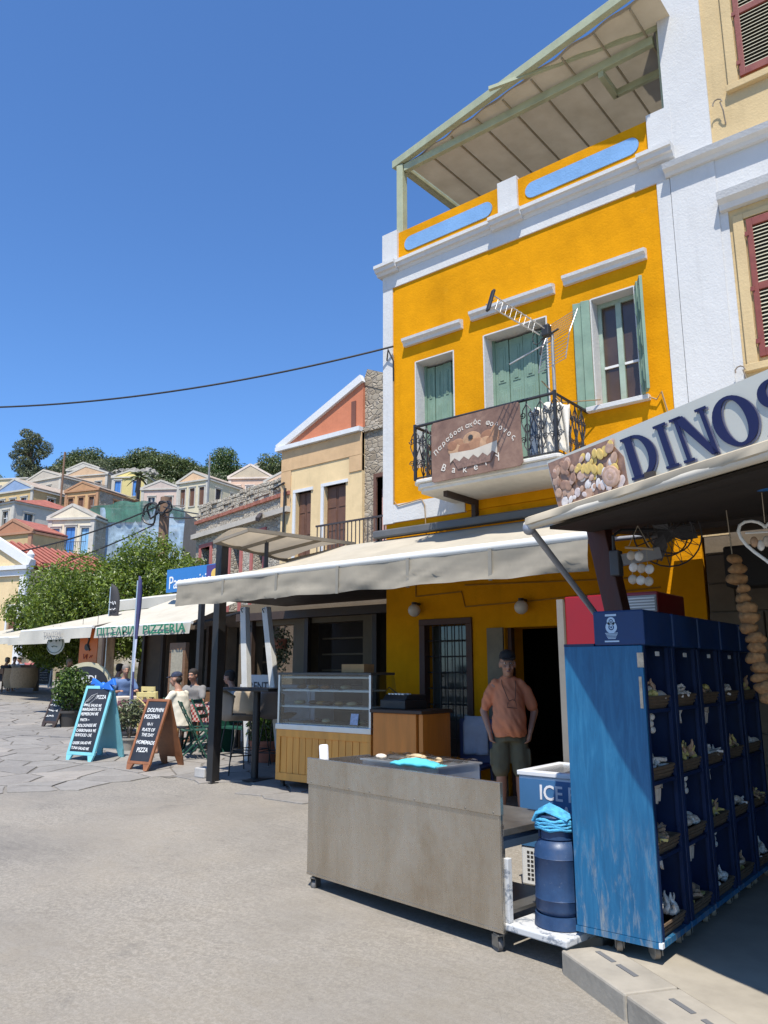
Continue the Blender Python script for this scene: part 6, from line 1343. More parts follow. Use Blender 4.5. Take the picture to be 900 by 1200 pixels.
MB().box(.03, .1, -.05, .03, -.16, .02).build('box', M_dgrey, o, bevel=.008); MB().tube([(.06, -.03, .02), (.07, -.05, .12), (.12, -.03, .16), (.3, .1, .16)], .012, 6).build('cable', M_blk, o); MB().bar((.1, 0, -.05), (.32, .15, .0), .05, .08).build('arm', mat('grey_arm', (.32, .33, .36), .45), o)
o = MB().box(0, .95, 0, .3, 0, .35).build('storage_box', M_room, bevel=.02); o.location = (-1.9, 6.9, 2.3); tag(o, 'dark box stored high under the shop awning behind the fan', 'box')
ln = MB().tube([sp3(735, 605, 5.0), sp3(800, 592, 4.9), sp3(880, 572, 4.8), sp3(930, 560, 4.7)], .004, 5).build('hanging_chain', M_str); tag(ln, 'thin light line strung below the shop awning for hanging goods', 'line')
bp = sp3(896, 567, 4.3); o = MB().lathe([(.0, -.035), (.05, -.03), (.058, .02), (.03, .045), (.0, .05)], n=16).build('blue_buoy', mat('buoy_blue', (.02, .14, .42), .4), smooth=50); o.location = bp; tag(o, 'small bright blue float hanging at the right edge', 'float')
# ============================================================ TERRACE FURNITURE
tp = gnd(298, 913); bt_ = thing('bar_table', 'tall black bar table on a single leg beside the display case', 'table', tp); zt_ = at(299, 806, tp.y).z-tp.z
MB().box(-.75, .55, -.3, .3, zt_-.04, zt_).build('table_top', M_black, bt_, bevel=.01); MB().cyl((0, 0, .015), (0, 0, zt_-.04), .05, n=14).build('leg', M_black, bt_, smooth=40); MB().box(-.24, .24, -.24, .24, 0, .015).build('base_plate', M_black, bt_)
def bucket(mb, w_=.23, d_=.22, h_=.4, n=14, m=9):
    vs = []
    for i in range(n+1):
        for j in range(m+1):
            u = i/n*2-1; v = j/m
            if v < .45: x = u*w_; y = -d_+2*d_*(v/.45); z = .035*u*u+.02*(1-v/.45)**2*-1
            else: f = (v-.45)/.55; x = u*w_*(1-.12*f*f); y = d_+.06*math.sin(f*1.4); z = .03+h_*f
            y -= .10*u*u*(0 if v < .45 else (v-.45)/.55)*1.3; z += .05*abs(u)**3*(1 if v < .7 else .2)
            if j == m: z -= .1*abs(u)**3
            vs.append((x, y, z))
    mb.add(vs, [(i*(m+1)+j, (i+1)*(m+1)+j, (i+1)*(m+1)+j+1, i*(m+1)+j+1) for i in range(n) for j in range(m)]); return mb
def stool(label, px, py, rz, col, zs=.72):
    t = thing('bar_stool', label, 'bar stool', gnd(px, py), rz, 'bucket seat bar stools')
    me = bucket(MB()).mesh('seat_shell'); me.materials.append(col); me.polygons.foreach_set('use_smooth', [True]*len(me.polygons)); me.transform(Matrix.Translation((0, 0, zs))); o = link('seat_shell', me, t); sm = o.modifiers.new('s', 'SOLIDIFY'); sm.thickness = .02
    for sx in (-1, 1):
        for sy in (-1, 1): MB().cyl((sx*.13, sy*.13, zs-.01), (sx*.22, sy*.22, 0), .009, n=7).build('leg', M_black, t, smooth=40)
    MB().tube([(-.185, -.185, .25), (.185, -.185, .25), (.185, .185, .25), (-.185, .185, .25), (-.185, -.185, .25)], .008, 6).build('foot_ring', M_black, t); return t
M_taupe = mat('taupe_shell', (.20, .165, .13), .6, .1, 6); M_sand = mat('sand_shell', (.46, .36, .24), .6, .1, 6)
stool('taupe bucket bar stool beside the thick black post', 277, 906, R(165), M_taupe); stool('sand coloured bucket bar stool behind the bar table', 293, 898, R(190), M_sand); stool('dark taupe bucket bar stool at the left side of the display case', 322, 902, R(200), mat('dark_taupe', (.13, .11, .1), .6))
def pot_plant(name, label, loc, pr, ph, col, rad, n, leaf, lm, zc, sq=1., stem=True, cat='potted plant'):
    t = thing(name, label, cat, loc); MB().lathe([(pr*.7, 0), (pr*.95, ph*.85), (pr*1.05, ph*.85), (pr*1.05, ph), (pr*.9, ph), (pr*.85, ph*.9), (0.001, ph*.88)], n=20).build('pot', col, t, smooth=40)
    mb = MB(); r = random.Random(int(loc[0]*100) & 255)
    for k in range(6): a = k*1.05; mb.tube([(0, 0, ph*.8), (.3*rad*math.cos(a), .3*rad*math.sin(a), zc*.8), (.6*rad*math.cos(a), .6*rad*math.sin(a), zc)], .012, 5, .004)
    mb.build('stems', M_bark, t)
    mb = MB(); leaves(mb, (0, 0, zc), rad, n, leaf, sq, .3, r, asp=.45); mb.build('foliage', lm, t, fix=False); return t
M_terra = mat('terracotta_pot', (.36, .13, .08), .8, .15, 5)
pot_plant('potted_plant', 'green leafy plant in a terracotta pot under the bar table', gnd(311, 893), .26, .33, M_terra, .33, 700, .085, L_bush, .55)
pot_plant('potted_bush', 'tall bushy potted shrub behind the turquoise sandwich board', gnd(80, 852), .24, .36, mat('dark_pot', (.05, .045, .04), .7), .42, 1700, .1, L_bush, .85, 1.2)
pot_plant('potted_olive', 'small potted olive between the turquoise and brown boards', gnd(150, 880), .16, .22, mat('square_pot', (.3, .28, .25), .8), .3, 600, .08, L_olive, .62, .9)
pot_plant('hanging_plant', 'trailing plant hanging beside the folded parasols', Vector(at(329, 760, 8.6)), .12, .15, M_terra, .2, 420, .07, L_olive, .0, 2.0)
# white painted timber posts leaning behind the table
for k, (a, b, w_) in enumerate((((287, 712), (289, 808), .13), ((312, 712), (322, 812), .12))):
    p0 = at(*a, 8.3); p1 = at(*b, 8.3); d_ = p1-p0; pg_ = p0+d_*((gz(p1.x, 8.3)+.01-p0.z)/d_.z)
    o = thing('timber_post', ['upright white painted post behind the bar table', 'leaning white painted post right of the upright one behind the bar table'][k], 'post', (0, 0, 0), 0, 'white timber posts')
    MB().bar(p0, pg_, w_, .1, up=(0, 1, 0)).build('post', mat('flaked_white', (.56, .55, .51), .7, .08, 6, .2), o, bevel=.006)
    MB().tube([p0+Vector((0, -.05, -.02)), p0+Vector((.04, -.12, -.03)), p0+Vector((.06, -.1, -.09))], .008, 5).build('hook', M_black, o)
    MB().bar(p0+Vector((0, .055, -.3)), p0+Vector((0, .14, -.3)), .03, .03).build('tie', M_black, o)
# rent sign and white sideboard behind
rp = at(305, 806, 9.2); o = thing('rent_sign', 'white board lettered RENT behind the bar table', 'sign', rp); MB().box(-.45, .3, 0, .03, -.1, .22).build('sign_board', mat('dull_white', (.5, .5, .5), .6), o); text('RENT', .2, mat('sign_black', (.04, .04, .05), .6), o, Matrix.Translation((-.3, -.004, -.04)) @ Matrix.Rotation(R(90), 4, 'X'), depth=.001, bold=.004)
MB().box(-.4, -.36, .01, .05, -1.4, -.1).box(.2, .24, .01, .05, -1.4, -.1).build('leg', M_black, o)
o = thing('sideboard', 'white sideboard in the shade behind the seated guests', 'sideboard', (-11.7, 9.9, .2)); MB().box(0, 2.0, 0, .5, .1, 1.15).build('body', mat('dull_white', (.5, .5, .5), .6), o, bevel=.01); MB().box(.1, .95, -.015, 0, .2, 1.05).box(1.05, 1.9, -.015, 0, .2, 1.05).build('door', mat('dull_white', (.5, .5, .5), .6), o, bevel=.005)
for x in (.1, 1.85): MB().box(x, x+.06, .05, .11, 0, .1).build('leg', M_black, o)
# folding chairs
M_cgreen = mat('chair_green', (.012, .07, .045), .5, .15, 8, .1); M_cyel = mat('chair_yellow', (.62, .5, .2), .5, .12, 8)
def folding_chair(label, loc, rz):
    t = thing('folding_chair', label, 'chair', loc, rz, 'green folding chairs')
    for s in (-1, 1):
        MB().bar((s*.2, -.22, 0), (s*.2, .24, .9), .022, .04, up=(1, 0, 0)).build('back_post', M_cgreen, t, bevel=.004); MB().bar((s*.17, .24, 0), (s*.17, -.2, .45), .022, .04, up=(1, 0, 0)).build('leg', M_cgreen, t, bevel=.004)
    for k in range(6): MB().box(-.19, .19, -.2+.066*k, -.145+.066*k, .445, .462).build('seat_slat', M_cgreen, t, bevel=.003)
    for z in (.62, .74, .86): y = -.22+.46*z/.9; MB().box(-.2, .2, y-.012, y+.008, z-.035, z+.03).build('back_slat', M_cgreen, t, bevel=.004)
    MB().cyl((-.2, .0, .22), (.2, .0, .22), .01, n=6).build('stretcher', M_cgreen, t); return t
folding_chair('green folding chair nearest the brown board, its back to the road', gnd(225, 890), R(150)); folding_chair('green folding chair in front of the thick black post', gnd(243, 884), R(120)); folding_chair('green folding chair under the guest in the navy cap', gnd(207, 882), R(70))
o = thing('green_bench', 'dark green slatted bench behind the bar stools', 'bench', gnd(285, 885), 0)
for sx in (-.55, .5): MB().box(sx, sx+.06, -.2, .2, 0, .75).build('end_frame', M_cgreen, o)
for k in range(4): MB().box(-.5, .5, -.2+.1*k, -.11+.1*k, .42, .45).build('seat_slat', M_cgreen, o)
for k in range(3): MB().box(-.5, .5, .17, .19, .5+.09*k, .57+.09*k).build('back_slat', M_cgreen, o)
def cross_chair(label, loc, rz):
    t = thing('cross_back_chair', label, 'chair', loc, rz, 'yellow cross-back chairs')
    for sx in (-.19, .19): MB().cyl((sx, -.19, 0), (sx, -.19, .45), .018, n=8).build('leg', M_cyel, t); MB().tube([(sx, .19, 0), (sx, .19, .45), (sx*1.05, .25, .95)], .018, 8).build('back_post', M_cyel, t, smooth=50)
    MB().box(-.21, .21, -.21, .21, .44, .475).build('seat', mat('rush_seat', (.4, .3, .15), .9, .2, 30, .5), t, bevel=.01); MB().box(-.2, .2, .225, .255, .86, .95).build('top_rail', M_cyel, t, bevel=.008)
    for s in (-1, 1): MB().bar((s*.19, .2, .52), (-s*.19, .24, .86), .014, .035, up=(0, 1, 0)).build('cross_slat', M_cyel, t, bevel=.003)
    MB().cyl((-.19, -.19, .2), (.19, -.19, .2), .01, n=6).build('stretcher', M_cyel, t); return t
cross_chair('pale yellow cross-back chair left of the seated guest, front one', gnd(178, 874), R(200)); cross_chair('pale yellow cross-back chair just right of the front one', gnd(190, 872), R(170)); cross_chair('pale yellow cross-back chair behind the other two', gnd(182, 860), R(185))
def m_check():
    m, t, b = _new('red_check'); co = N(t, 'ShaderNodeTexCoord').outputs['Object']; k = N(t, 'ShaderNodeTexChecker', i_Scale=22.); k.inputs[1].default_value = (.3, .03, .03, 1); k.inputs[2].default_value = (.5, .4, .36, 1); t.links.new(co, k.inputs[0]); t.links.new(k.outputs[0], b.inputs['Base Color']); b.inputs['Roughness'].default_value = .85; return m
def cloth_table(label, clabel, loc, w_, m, z=.74, g=None):
    t = thing('square_table', label, 'table', loc, .1); MB().box(-w_/2, w_/2, -w_/2, w_/2, z-.03, z).build('table_top', M_dwood, t)
    for sx in (-1, 1):
        for sy in (-1, 1): MB().box(sx*w_*.42-.025, sx*w_*.42+.025, sy*w_*.42-.025, sy*w_*.42+.025, 0, z-.03).build('leg', M_dwood, t)
    mb = MB(); n = 16; q = w_/2+.012; rings = []
    for zz, k in ((z+.004, .2), (z+.004, 1.), (z-.12, 1.02), (z-.26, 1.05)):
        ring = []
        for s in range(4):
            for j in range(n//2):
                f = j/(n//2)*2-1; p = [(f, -1), (1, f), (-f, 1), (-1, -f)][s]; wob = 1+(.03*math.sin(j*1.9+s) if k > 1.01 else 0); ring.append((p[0]*q*k*wob, p[1]*q*k*wob, zz))
        rings.append(ring)
    mb.loft(rings, cap=False); mb.add(rings[0], [tuple(range(len(rings[0])))]); o = mb.build('tablecloth', m, smooth=50); o.location = Vector(loc); o.rotation_euler = (0, 0, .1); tag(o, clabel, 'tablecloth'); return t
cloth_table('square table between the seated guests', 'red checked cloth on the table between the seated guests', gnd(245, 877), .8, m_check()); cloth_table('small table behind the turquoise sandwich board', 'cream cloth on the table behind the turquoise board', gnd(140, 860), .8, mat('cream_cloth', (.6, .5, .4), .9, .1, 5)); cloth_table('table behind the yellow chairs', 'dark red cloth on the table behind the yellow chairs', gnd(170, 868), .75, mat('wine_cloth', (.16, .06, .07), .9, .2, 12))
cloth_table('far cafe table by the crowd at the left', 'brown cloth on the far table by the seated crowd', atd(25, 797, 34)+Vector((0, 0, -.1)), 1.2, mat('brown_cloth', (.25, .14, .08), .9, .2, 5))
# ============================================================ BOARDS, FLAGS AND SIGNS
M_chalk = mat('chalkboard', (.018, .02, .026), .6, .25, 5); M_ct = mat('chalk', (.68, .68, .66), .9, .1)
def aboard(name, label, loc, rz, w_, h_, lean, fm, lines, feet=True, back=True, bm=None, ts=.06, bw=.05):
    t = thing(name, label, 'sandwich board', loc, rz, 'chalkboard menus'); Rf = Matrix.Translation((0, 0, 0)) @ Matrix.Rotation(-lean, 4, 'X')
    zb = .1
    MB(Rf).box(-w_/2+bw, w_/2-bw, -.008, .012, zb+bw, h_-bw).build('chalk_panel', M_chalk, t)
    MB(Rf).box(-w_/2, -w_/2+bw, -.018, .018, zb, h_).box(w_/2-bw, w_/2, -.018, .018, zb, h_).box(-w_/2+bw, w_/2-bw, -.018, .018, zb, zb+bw).box(-w_/2+bw, w_/2-bw, -.018, .018, h_-bw, h_).build('frame', fm, t, bevel=.005)
    for s in (-1, 1): MB(Rf).prism([(s*(w_/2-.005), -.016, zb), (s*(w_/2-.13), -.016, zb), (s*(w_/2-.09), -.016, 0.01), (s*(w_/2-.03), -.016, .01)], (0, .032, 0)).build('foot', fm, t)
    if back:
        yb = 2*h_*math.sin(lean); Rb = Matrix.Translation((0, yb, 0)) @ Matrix.Rotation(lean, 4, 'X')
        MB(Rb).box(-w_/2, w_/2, -.014, .014, .16, h_-.02).build('back_panel', bm or fm, t, bevel=.004)
        for s in (-1, 1): MB(Rb).prism([(s*(w_/2-.0), -.016, .16), (s*(w_/2-.14), -.016, .16), (s*(w_/2-.1), -.016, 0.01), (s*(w_/2-.02), -.016, .01)], (0, .032, 0)).build('foot', fm, t)
    for tx, x, z, s in lines: text(tx, s, M_ct, t, Rf @ Matrix.Translation((x, -.0105, z)) @ Matrix.Rotation(R(90)+rnd.uniform(-.01, .01), 4, 'X') @ Matrix.Rotation(rnd.uniform(-.02, .05), 4, 'Z'), name='chalk_writing', depth=.0006, bold=.0012, sx=.9)
    return t
def scribble(parent, Mx, x0, x1, z, h, m, seed, r_=.004):      # handwriting too small to read: an uneven running stroke
    q = random.Random(seed); pts = []; x = x0
    while x < x1:
        if q.random() < .14 and len(pts) > 3:
            MB(Mx).tube(pts, r_, 4).build('chalk_writing', m, parent); pts = []; x += h*.5
        pts.append((x, 0, z+q.uniform(0, h))); x += h*q.uniform(.16, .34)
    if len(pts) > 2: MB(Mx).tube(pts, r_, 4).build('chalk_writing', m, parent)
M_turq = mat('turquoise_paint', (.19, .50, .56), .5, .1, 5, .1, dirt=.2, dcol=(.3, .5, .52)); M_obr = mat('chestnut_paint', (.26, .10, .04), .5, .2, 8, .15, 40)
ln_ = [('PIZZA', .0, .98, .085), ('SMALL SALAD 8€', -.24, .86, .058), ('MARGARITA 7€', -.24, .785, .066), ('PEPPERONI 8€', -.24, .71, .066), ('PASTA ~', -.22, .62, .06), ('BOLOGNESE 8€', -.24, .53, .064), ('CARBONARA 9€', -.24, .455, .064), ('SEAFOOD 13€', -.24, .385, .064), ('GREEK SALAD 8€', -.24, .26, .058), ('TUNA SALAD 8€', -.24, .19, .058)]
g_ = gnd(92, 893); tb = aboard('sandwich_board', 'turquoise framed chalkboard sandwich board with white menu writing', g_, R(12), .60, 1.19, R(16), M_turq, ln_)
Rf = Matrix.Rotation(-R(16), 4, 'X'); MB(Rf).tube([(-.22, -.012, .92), (-.12, -.012, 1.03), (.0, -.012, 1.07), (-.03, -.012, .97), (-.15, -.012, .88), (-.23, -.012, .86), (-.22, -.012, .92)], .004, 4).tube([(-.18, -.012, .93), (-.06, -.012, 1.03)], .003, 4).build('chalk_fish', M_ct, tb)
bw_ = thing('blue_bow', 'bright blue paper bow fixed on top of the turquoise board', 'bow', Matrix.Translation(g_) @ Matrix.Rotation(R(12), 4, 'Z') @ Vector((.05, .31, 1.14))); 
for s in (-1, 1): MB().prism([(0, 0, .02), (s*.3, 0, .13), (s*.36, 0, .02), (s*.22, 0, .03), (s*.3, 0, -.06), (s*.02, 0, -.04)], (0, .05, 0)).build('wing', mat('bow_blue', (.02, .16, .6), .5, .1), bw_, bevel=.01)
MB().ell((0, .025, 0), .06, .05, .07, 10, 8).build('knot', mat('bow_blue', (.02, .16, .6), .5), bw_, smooth=80)
aboard('sandwich_board', 'brown framed pizza chalkboard leaning back beside the green chairs', gnd(160, 904), R(10), .46, 1.06, R(20), M_obr, [('DOLPHIN', -.16, .86, .085), ('PIZZERIA', -.18, .76, .085), ('10-11', -.08, .66, .06), ('PLATE OF', -.14, .575, .066), ('THE DAY', -.12, .5, .066), ('HOMEMADE', -.18, .39, .075), ('PIZZA', -.12, .27, .09)], bw=.04)
aboard('menu_stand', 'dark slatted price board leaning behind the potted bush', gnd(56, 853), R(8), .5, 1.35, R(20), M_dwood, [], back=True); ms1 = bpy.data.objects[[o_.name for o_ in bpy.data.objects if o_.name.startswith('menu_stand')][-1]]
for k in range(9): scribble(ms1, Matrix.Rotation(-R(20), 4, 'X') @ Matrix.Translation((0, -.014, 0)), -.19, .15+.04*math.sin(k*3), 1.2-.12*k, .05, M_ct, 50+k, .008)
aboard('menu_stand', 'white framed upright chalkboard far away by the crowd', atd(49, 806, 33), R(10), .95, 1.2, R(3), M_frame, [], back=True); ms2 = bpy.data.objects[[o_.name for o_ in bpy.data.objects if o_.name.startswith('menu_stand')][-1]]
for k in range(8): scribble(ms2, Matrix.Rotation(-R(3), 4, 'X') @ Matrix.Translation((0, -.014, 0)), -.36, .3+.05*math.sin(k*2), 1.02-.105*k, .05, M_ct, 70+k, .008)
def flag_(label, px, ybase, ytop, d, w_, m, stripe=None, txt=None):
    b = atd(px, ybase, d); h_ = atd(px, ytop, d).z-b.z; t = thing('feather_flag', label, 'flag', b, YAW-R(20), 'feather flags')
    MB().cyl((0, 0, 0), (0, 0, h_*.97), .018, n=8).build('pole', M_alu2, t); MB().lathe([(.2, 0), (.2, .05), (.03, .08)], n=16).build('base', M_black, t)
    vs = []; n = 26
    for i in range(n+1):
        f = i/n; z = .35+(h_-.35)*f; wd = w_*(1 if f < .75 else math.sqrt(max(0, 1-((f-.75)/.25)**2)))
        for j in range(5): vs.append((.015+wd*j/4, .05*math.sin(j*.8+f*5)*j/4, z))
    me = MB().add(vs, [(i*5+j, (i+1)*5+j, (i+1)*5+j+1, i*5+j+1) for i in range(n) for j in range(4)]).mesh('cloth', False); 
    for q in m: me.materials.append(q)
    for p in me.polygons:
        z = (p.center.z-.35)/(h_-.35); p.material_index = 0 if z > .55 else (1 if z > .3 else 2); p.use_smooth = True
    o = link('flag_cloth', me, t); o.modifiers.new('s', 'SOLIDIFY').thickness = .004
    if txt: scribble(t, Matrix.Translation((0, -.06, 0)), .04, .26, h_*.80, .10, M_lw, 5, .009); scribble(t, Matrix.Translation((0, -.06, 0)), .04, .26, h_*.75, .05, M_lw, 6, .009)
    return t
M_fb = mat('flag_black', (.03, .028, .03), .7); M_ft = mat('flag_tan', (.33, .22, .13), .8, .4, 5); M_fn = mat('flag_navy', (.05, .05, .14), .7, .2, 3); M_fw = mat('flag_pale', (.5, .54, .66), .7, .1, 3)
flag_('black feather flag with a tan picture left of the pizzeria lettering', 121, 812, 684, 21.5, .30, [M_fb, M_ft, M_ft], txt=True)
flag_('narrow navy and white feather flag before the yellow chairs', 150, 862, 675, 14.6, .07, [M_fn, M_fw, M_fn])
op = at(103, 763, 10.4); o = thing('orange_poster', 'orange cafe poster hanging below the awnings', 'poster', op); MB().box(-.42, .42, 0, .02, -.42, .55).build('poster_panel', mat('orange_print', (.66, .15, .02), .5, .08, 3), o); MB().tube([(-.1, -.005, .4), (.05, -.005, .3), (-.02, -.005, .15), (.1, -.005, .02)], .03, 6).ell((-.05, -.004, .1), .13, .006, .09, 12, 6).build('black_figure', M_blk, o)
scribble(o, Matrix.Translation((0, -.006, 0)), -.18, .25, -.2, .14, mat('poster_brown', (.3, .05, .02), .6), 8, .012); scribble(o, Matrix.Translation((0, -.006, 0)), -.25, .3, -.33, .05, mat('poster_brown', (.3, .05, .02), .6), 9, .008)
MB().cyl((-.35, .01, .55), (-.35, .01, .9), .006, n=4).cyl((.35, .01, .55), (.35, .01, .9), .006, n=4).build('hanger', M_blk, o)
op = at(65, 755, 10.6); o = thing('oval_sign', 'pale oval hanging sign under the grey lettered awning', 'sign', op); MB().ell((0, 0, 0), .48, .02, .28, 24, 8).build('sign_board', mat('oval_grey', (.5, .53, .5), .5), o, smooth=60); MB().tube([(.42*math.cos(q*.2618), -.022, .23*math.sin(q*.2618)) for q in range(25)], .008, 4).build('border_line', M_cgreen, o); scribble(o, Matrix.Translation((0, -.026, 0)), -.28, .28, .06, .09, M_cgreen, 12, .012); scribble(o, Matrix.Translation((0, -.026, 0)), -.15, .15, -.08, .05, M_cgreen, 13, .006); MB().cyl((-.2, 0, .2), (-.2, 0, .5), .006, n=4).cyl((.2, 0, .2), (.2, 0, .5), .006, n=4).build('hanger', M_blk, o)
op = gnd(97, 846); o = thing('arched_sign', 'black arched standing sign with a cream border and light lettering', 'sign', op, YAW-R(15)); pts = [(.72*math.cos(math.pi*k/20), 0, .85+.55*math.sin(math.pi*k/20)) for k in range(21)]; MB().prism([(-.72, 0, .1)]+[(.72, 0, .1)]+pts, (0, .05, 0)).build('sign_board', mat('arch_cream', (.5, .45, .3), .6), o)
MB().prism([(-.62, -.006, .2), (.62, -.006, .2)]+[(x*.86, -.006, .85+(z-.85)*.82) for x, _, z in pts], (0, .005, 0)).build('black_panel', M_chalk, o); text('ANDI', .24, M_ct, o, Matrix.Translation((0, -.009, .92)) @ Matrix.Rotation(R(90), 4, 'X'), depth=.001, align='CENTER', bold=.003)
MB().box(-.6, -.5, .0, .4, 0, .1).box(.5, .6, 0, .4, 0, .1).build('foot', M_dwood, o)
# baskets and seats among the crowd
for k, (px, d) in enumerate(((27, 30), (18, 31))):
    o = MB().lathe([(.42, 0), (.5, .3), (.46, .75), (.42, .75), (.42, .1), (0.01, .1)], n=20).build('wicker_barrel', mat('tan_wicker', (.3, .21, .12), .8, .25, 20, .6), smooth=50); o.location = atd(px, 806, d); tag(o, ['tan wicker barrel left of the white framed chalkboard', 'tan wicker barrel nearer the left edge by the crowd'][k], 'barrel', 'wicker barrels')
# ============================================================ PEOPLE
def fuse(mb, vox, it=6, name='body'):
    me = mb.mesh(name); o = bpy.data.objects.new('tmp', me); rm = o.modifiers.new('r', 'REMESH'); rm.mode = 'VOXEL'; rm.voxel_size = vox
    s = o.modifiers.new('s', 'SMOOTH'); s.factor = .5; s.iterations = it
    out = bake(o); bpy.data.meshes.remove(me)
    out.name = name; out.polygons.foreach_set('use_smooth', [True]*len(out.polygons)); return out
def blob(mb, pts, rs, n=12):
    pts = [Vector(p) for p in pts]
    for i in range(len(pts)-1):
        mb.tube([pts[i].lerp(pts[i+1], k/4) for k in range(5)], rs[i], n, rs[i+1])
    for p, r_ in zip(pts, rs): mb.ell(p, r_, r_, r_, n, 8)
def rings(mb, st, n=20, tilt=None):
    mb.loft([[(cx+rx*math.cos(2*math.pi*k/n), cy+ry*math.sin(2*math.pi*k/n), z) for k in range(n)] for cx, cy, z, rx, ry in st])
SKIN = lambda nm, c: mat(nm, c, .55, .1, 12, .1, 80)
def hand(mb, wrist, d, curl, side, s=1.):
    """palm and five fingers; d = direction of the hand, curl = direction the fingers bend to"""
    d = Vector(d).normalized(); c = Vector(curl); c = (c-d*c.dot(d)).normalized(); a = d.cross(c)*side; w_ = Vector(wrist)
    pc = w_+d*.05*s
    for k in range(-1, 2): mb.ell(pc+a*.02*k*s, .02*s, .02*s, .026*s, 8, 6)
    blob(mb, [w_, w_+d*.085*s], [.024*s, .028*s], 10)
    for k, ln in enumerate((.07, .08, .074, .058)):
        b = w_+d*.088*s+a*(.03-.02*k)*s; m1 = b+(d*.8+c*.3)*ln*.5*s; m2 = m1+(d*.45+c*.8)*ln*.45*s; blob(mb, [b, m1, m2], [.0095*s, .0088*s, .0078*s], 8)
    b = w_+d*.03*s+a*.03*s; blob(mb, [b, b+(a*.6+d*.8)*.035*s, b+(a*.3+d+c*.5)*.062*s], [.012*s, .0105*s, .009*s], 8)
def head(mb, c, yaw, s=1., nod=0.):
    Mh = Matrix.Translation(c) @ Matrix.Rotation(yaw, 4, 'Z') @ Matrix.Rotation(nod, 4, 'X'); q = MB(Mh @ Matrix.Scale(s, 4))
    q.ell((0, .012, .02), .074, .094, .095, 18, 12); q.ell((0, -.02, -.05), .058, .068, .07, 14, 10); q.ell((0, -.055, -.09), .032, .03, .028, 10, 8)
    q.tube([(0, -.088, .015), (0, -.105, -.02), (0, -.116, -.04)], .011, 8, .017); q.ell((0, -.082, .032), .055, .02, .014, 12, 6)
    for s_ in (-1, 1): q.ell((s_*.078, .012, -.012), .012, .022, .034, 8, 8); q.ell((s_*.035, -.075, -.03), .024, .02, .02, 8, 6)
    q.ell((0, -.093, -.068), .026, .013, .009, 10, 6)
    mb.v += q.v if False else []; n = len(mb.v); mb.v += q.v; mb.f += [tuple(i+n for i in f) for f in q.f]; return Mh @ Matrix.Scale(s, 4)
def face_bits(t, Mh, eye=True):
    if eye:
        for s_ in (-1, 1):
            e = MB(Mh).ell((s_*.03, -.082, .008), .013, .009, .008, 10, 6).build('eye', mat('eye_white', (.6, .58, .55), .3, 0, 1, 0), t, smooth=80); MB(Mh).ell((s_*.03, -.089, .008), .006, .004, .006, 8, 5).build('iris', M_blk, e, smooth=80)
            MB(Mh).ell((s_*.032, -.086, .03), .02, .007, .005, 8, 5).build('eyebrow', mat('brow', (.12, .1, .08), .9), t, smooth=80)
    MB(Mh).ell((0, -.104, -.066), .022, .006, .006, 10, 6).build('mouth', mat('lips', (.3, .12, .1), .5), t, smooth=80)
# standing man in the doorway (local: facing -y)
mp_ = Vector((-4.2, 7.15, 0)); mp_.z = gz(mp_.x, mp_.y)+.012
mn = thing('person', 'man in a salmon T-shirt, khaki shorts and dark cap standing with hands in pockets', 'person', mp_, YAW+R(-8)); mn.scale = (.92, .95, 1); Sk = SKIN('tanned_skin', (.38, .2, .13))
b = MB(); hd = Vector((0, -.035, 1.575))
Mh = head(b, hd, R(4), 1.13, R(4)); blob(b, [(0, .01, 1.36), (0, -.01, 1.5)], [.062, .056])
rings(b, [(0, 0, .86, .16, .115), (0, -.02, .98, .175, .14), (0, -.03, 1.1, .175, .145), (0, -.01, 1.25, .155, .12), (0, .005, 1.35, .13, .095), (0, .01, 1.42, .08, .06)])
for s in (-1, 1):
    sh_ = (s*.15, .01, 1.35); el = (s*.285, .07, 1.09); wr = (s*.225, -.06, .90); blob(b, [sh_, el], [.056, .044]); blob(b, [el, wr], [.044, .03]); hand(b, wr, (-s*.25, -.1, -1), (-s, -.1, -.1), s)
    blob(b, [(s*.09, .0, .88), (s*.105, -.01, .48)], [.088, .06]); blob(b, [(s*.105, -.01, .48), (s*.11, .015, .32), (s*.112, .03, .08)], [.057, .06, .038])
    blob(b, [(s*.113, .03, .06), (s*.118, -.06, .035), (s*.128, -.14, .022)], [.042, .036, .026])
me = fuse(b, .0105, 5); me.materials.append(Sk); link('body', me, mn); face_bits(mn, Mh)
sh1 = MB(); rings(sh1, [(0, -.015, .84, .18, .16), (0, -.035, .92, .195, .18), (0, -.045, 1.03, .19, .18), (0, -.03, 1.16, .175, .16), (0, -.005, 1.28, .168, .135), (0, .008, 1.36, .145, .108), (0, .012, 1.42, .11, .082), (0, .012, 1.445, .076, .07)])
for s in (-1, 1): blob(sh1, [(s*.135, .01, 1.355), (s*.19, .02, 1.29), (s*.255, .045, 1.15)], [.065, .066, .058])
me = fuse(sh1, .012, 4, 'shirt')
for v in me.vertices:
    z = v.co.z; k = noise.noise(Vector((v.co.x*9, v.co.y*7, z*5)))*.014+.012*noise.noise(Vector((v.co.x*22+z*12, v.co.y*8, z*9)))+.010*math.sin(v.co.x*30+z*14+3*noise.noise(v.co*6))*max(0, 1.15-z)*3; v.co += v.normal*k
me.materials.append(mat('salmon_cotton', (.62, .225, .11), .9, .08, 6, .3, 120)); link('shirt', me, mn)
so_ = MB(); rings(so_, [(0, 0, .80, .185, .14), (0, 0, .92, .185, .145), (0, 0, .96, .18, .14)])
for s in (-1, 1): blob(so_, [(s*.092, .0, .84), (s*.11, -.005, .53)], [.105, .1]); so_.box(*sorted((s*.19, s*.225)), -.06, .07, .56, .72)
me = fuse(so_, .012, 4, 'shorts')
for v in me.vertices: v.co += v.normal*(.008*noise.noise(v.co*14))
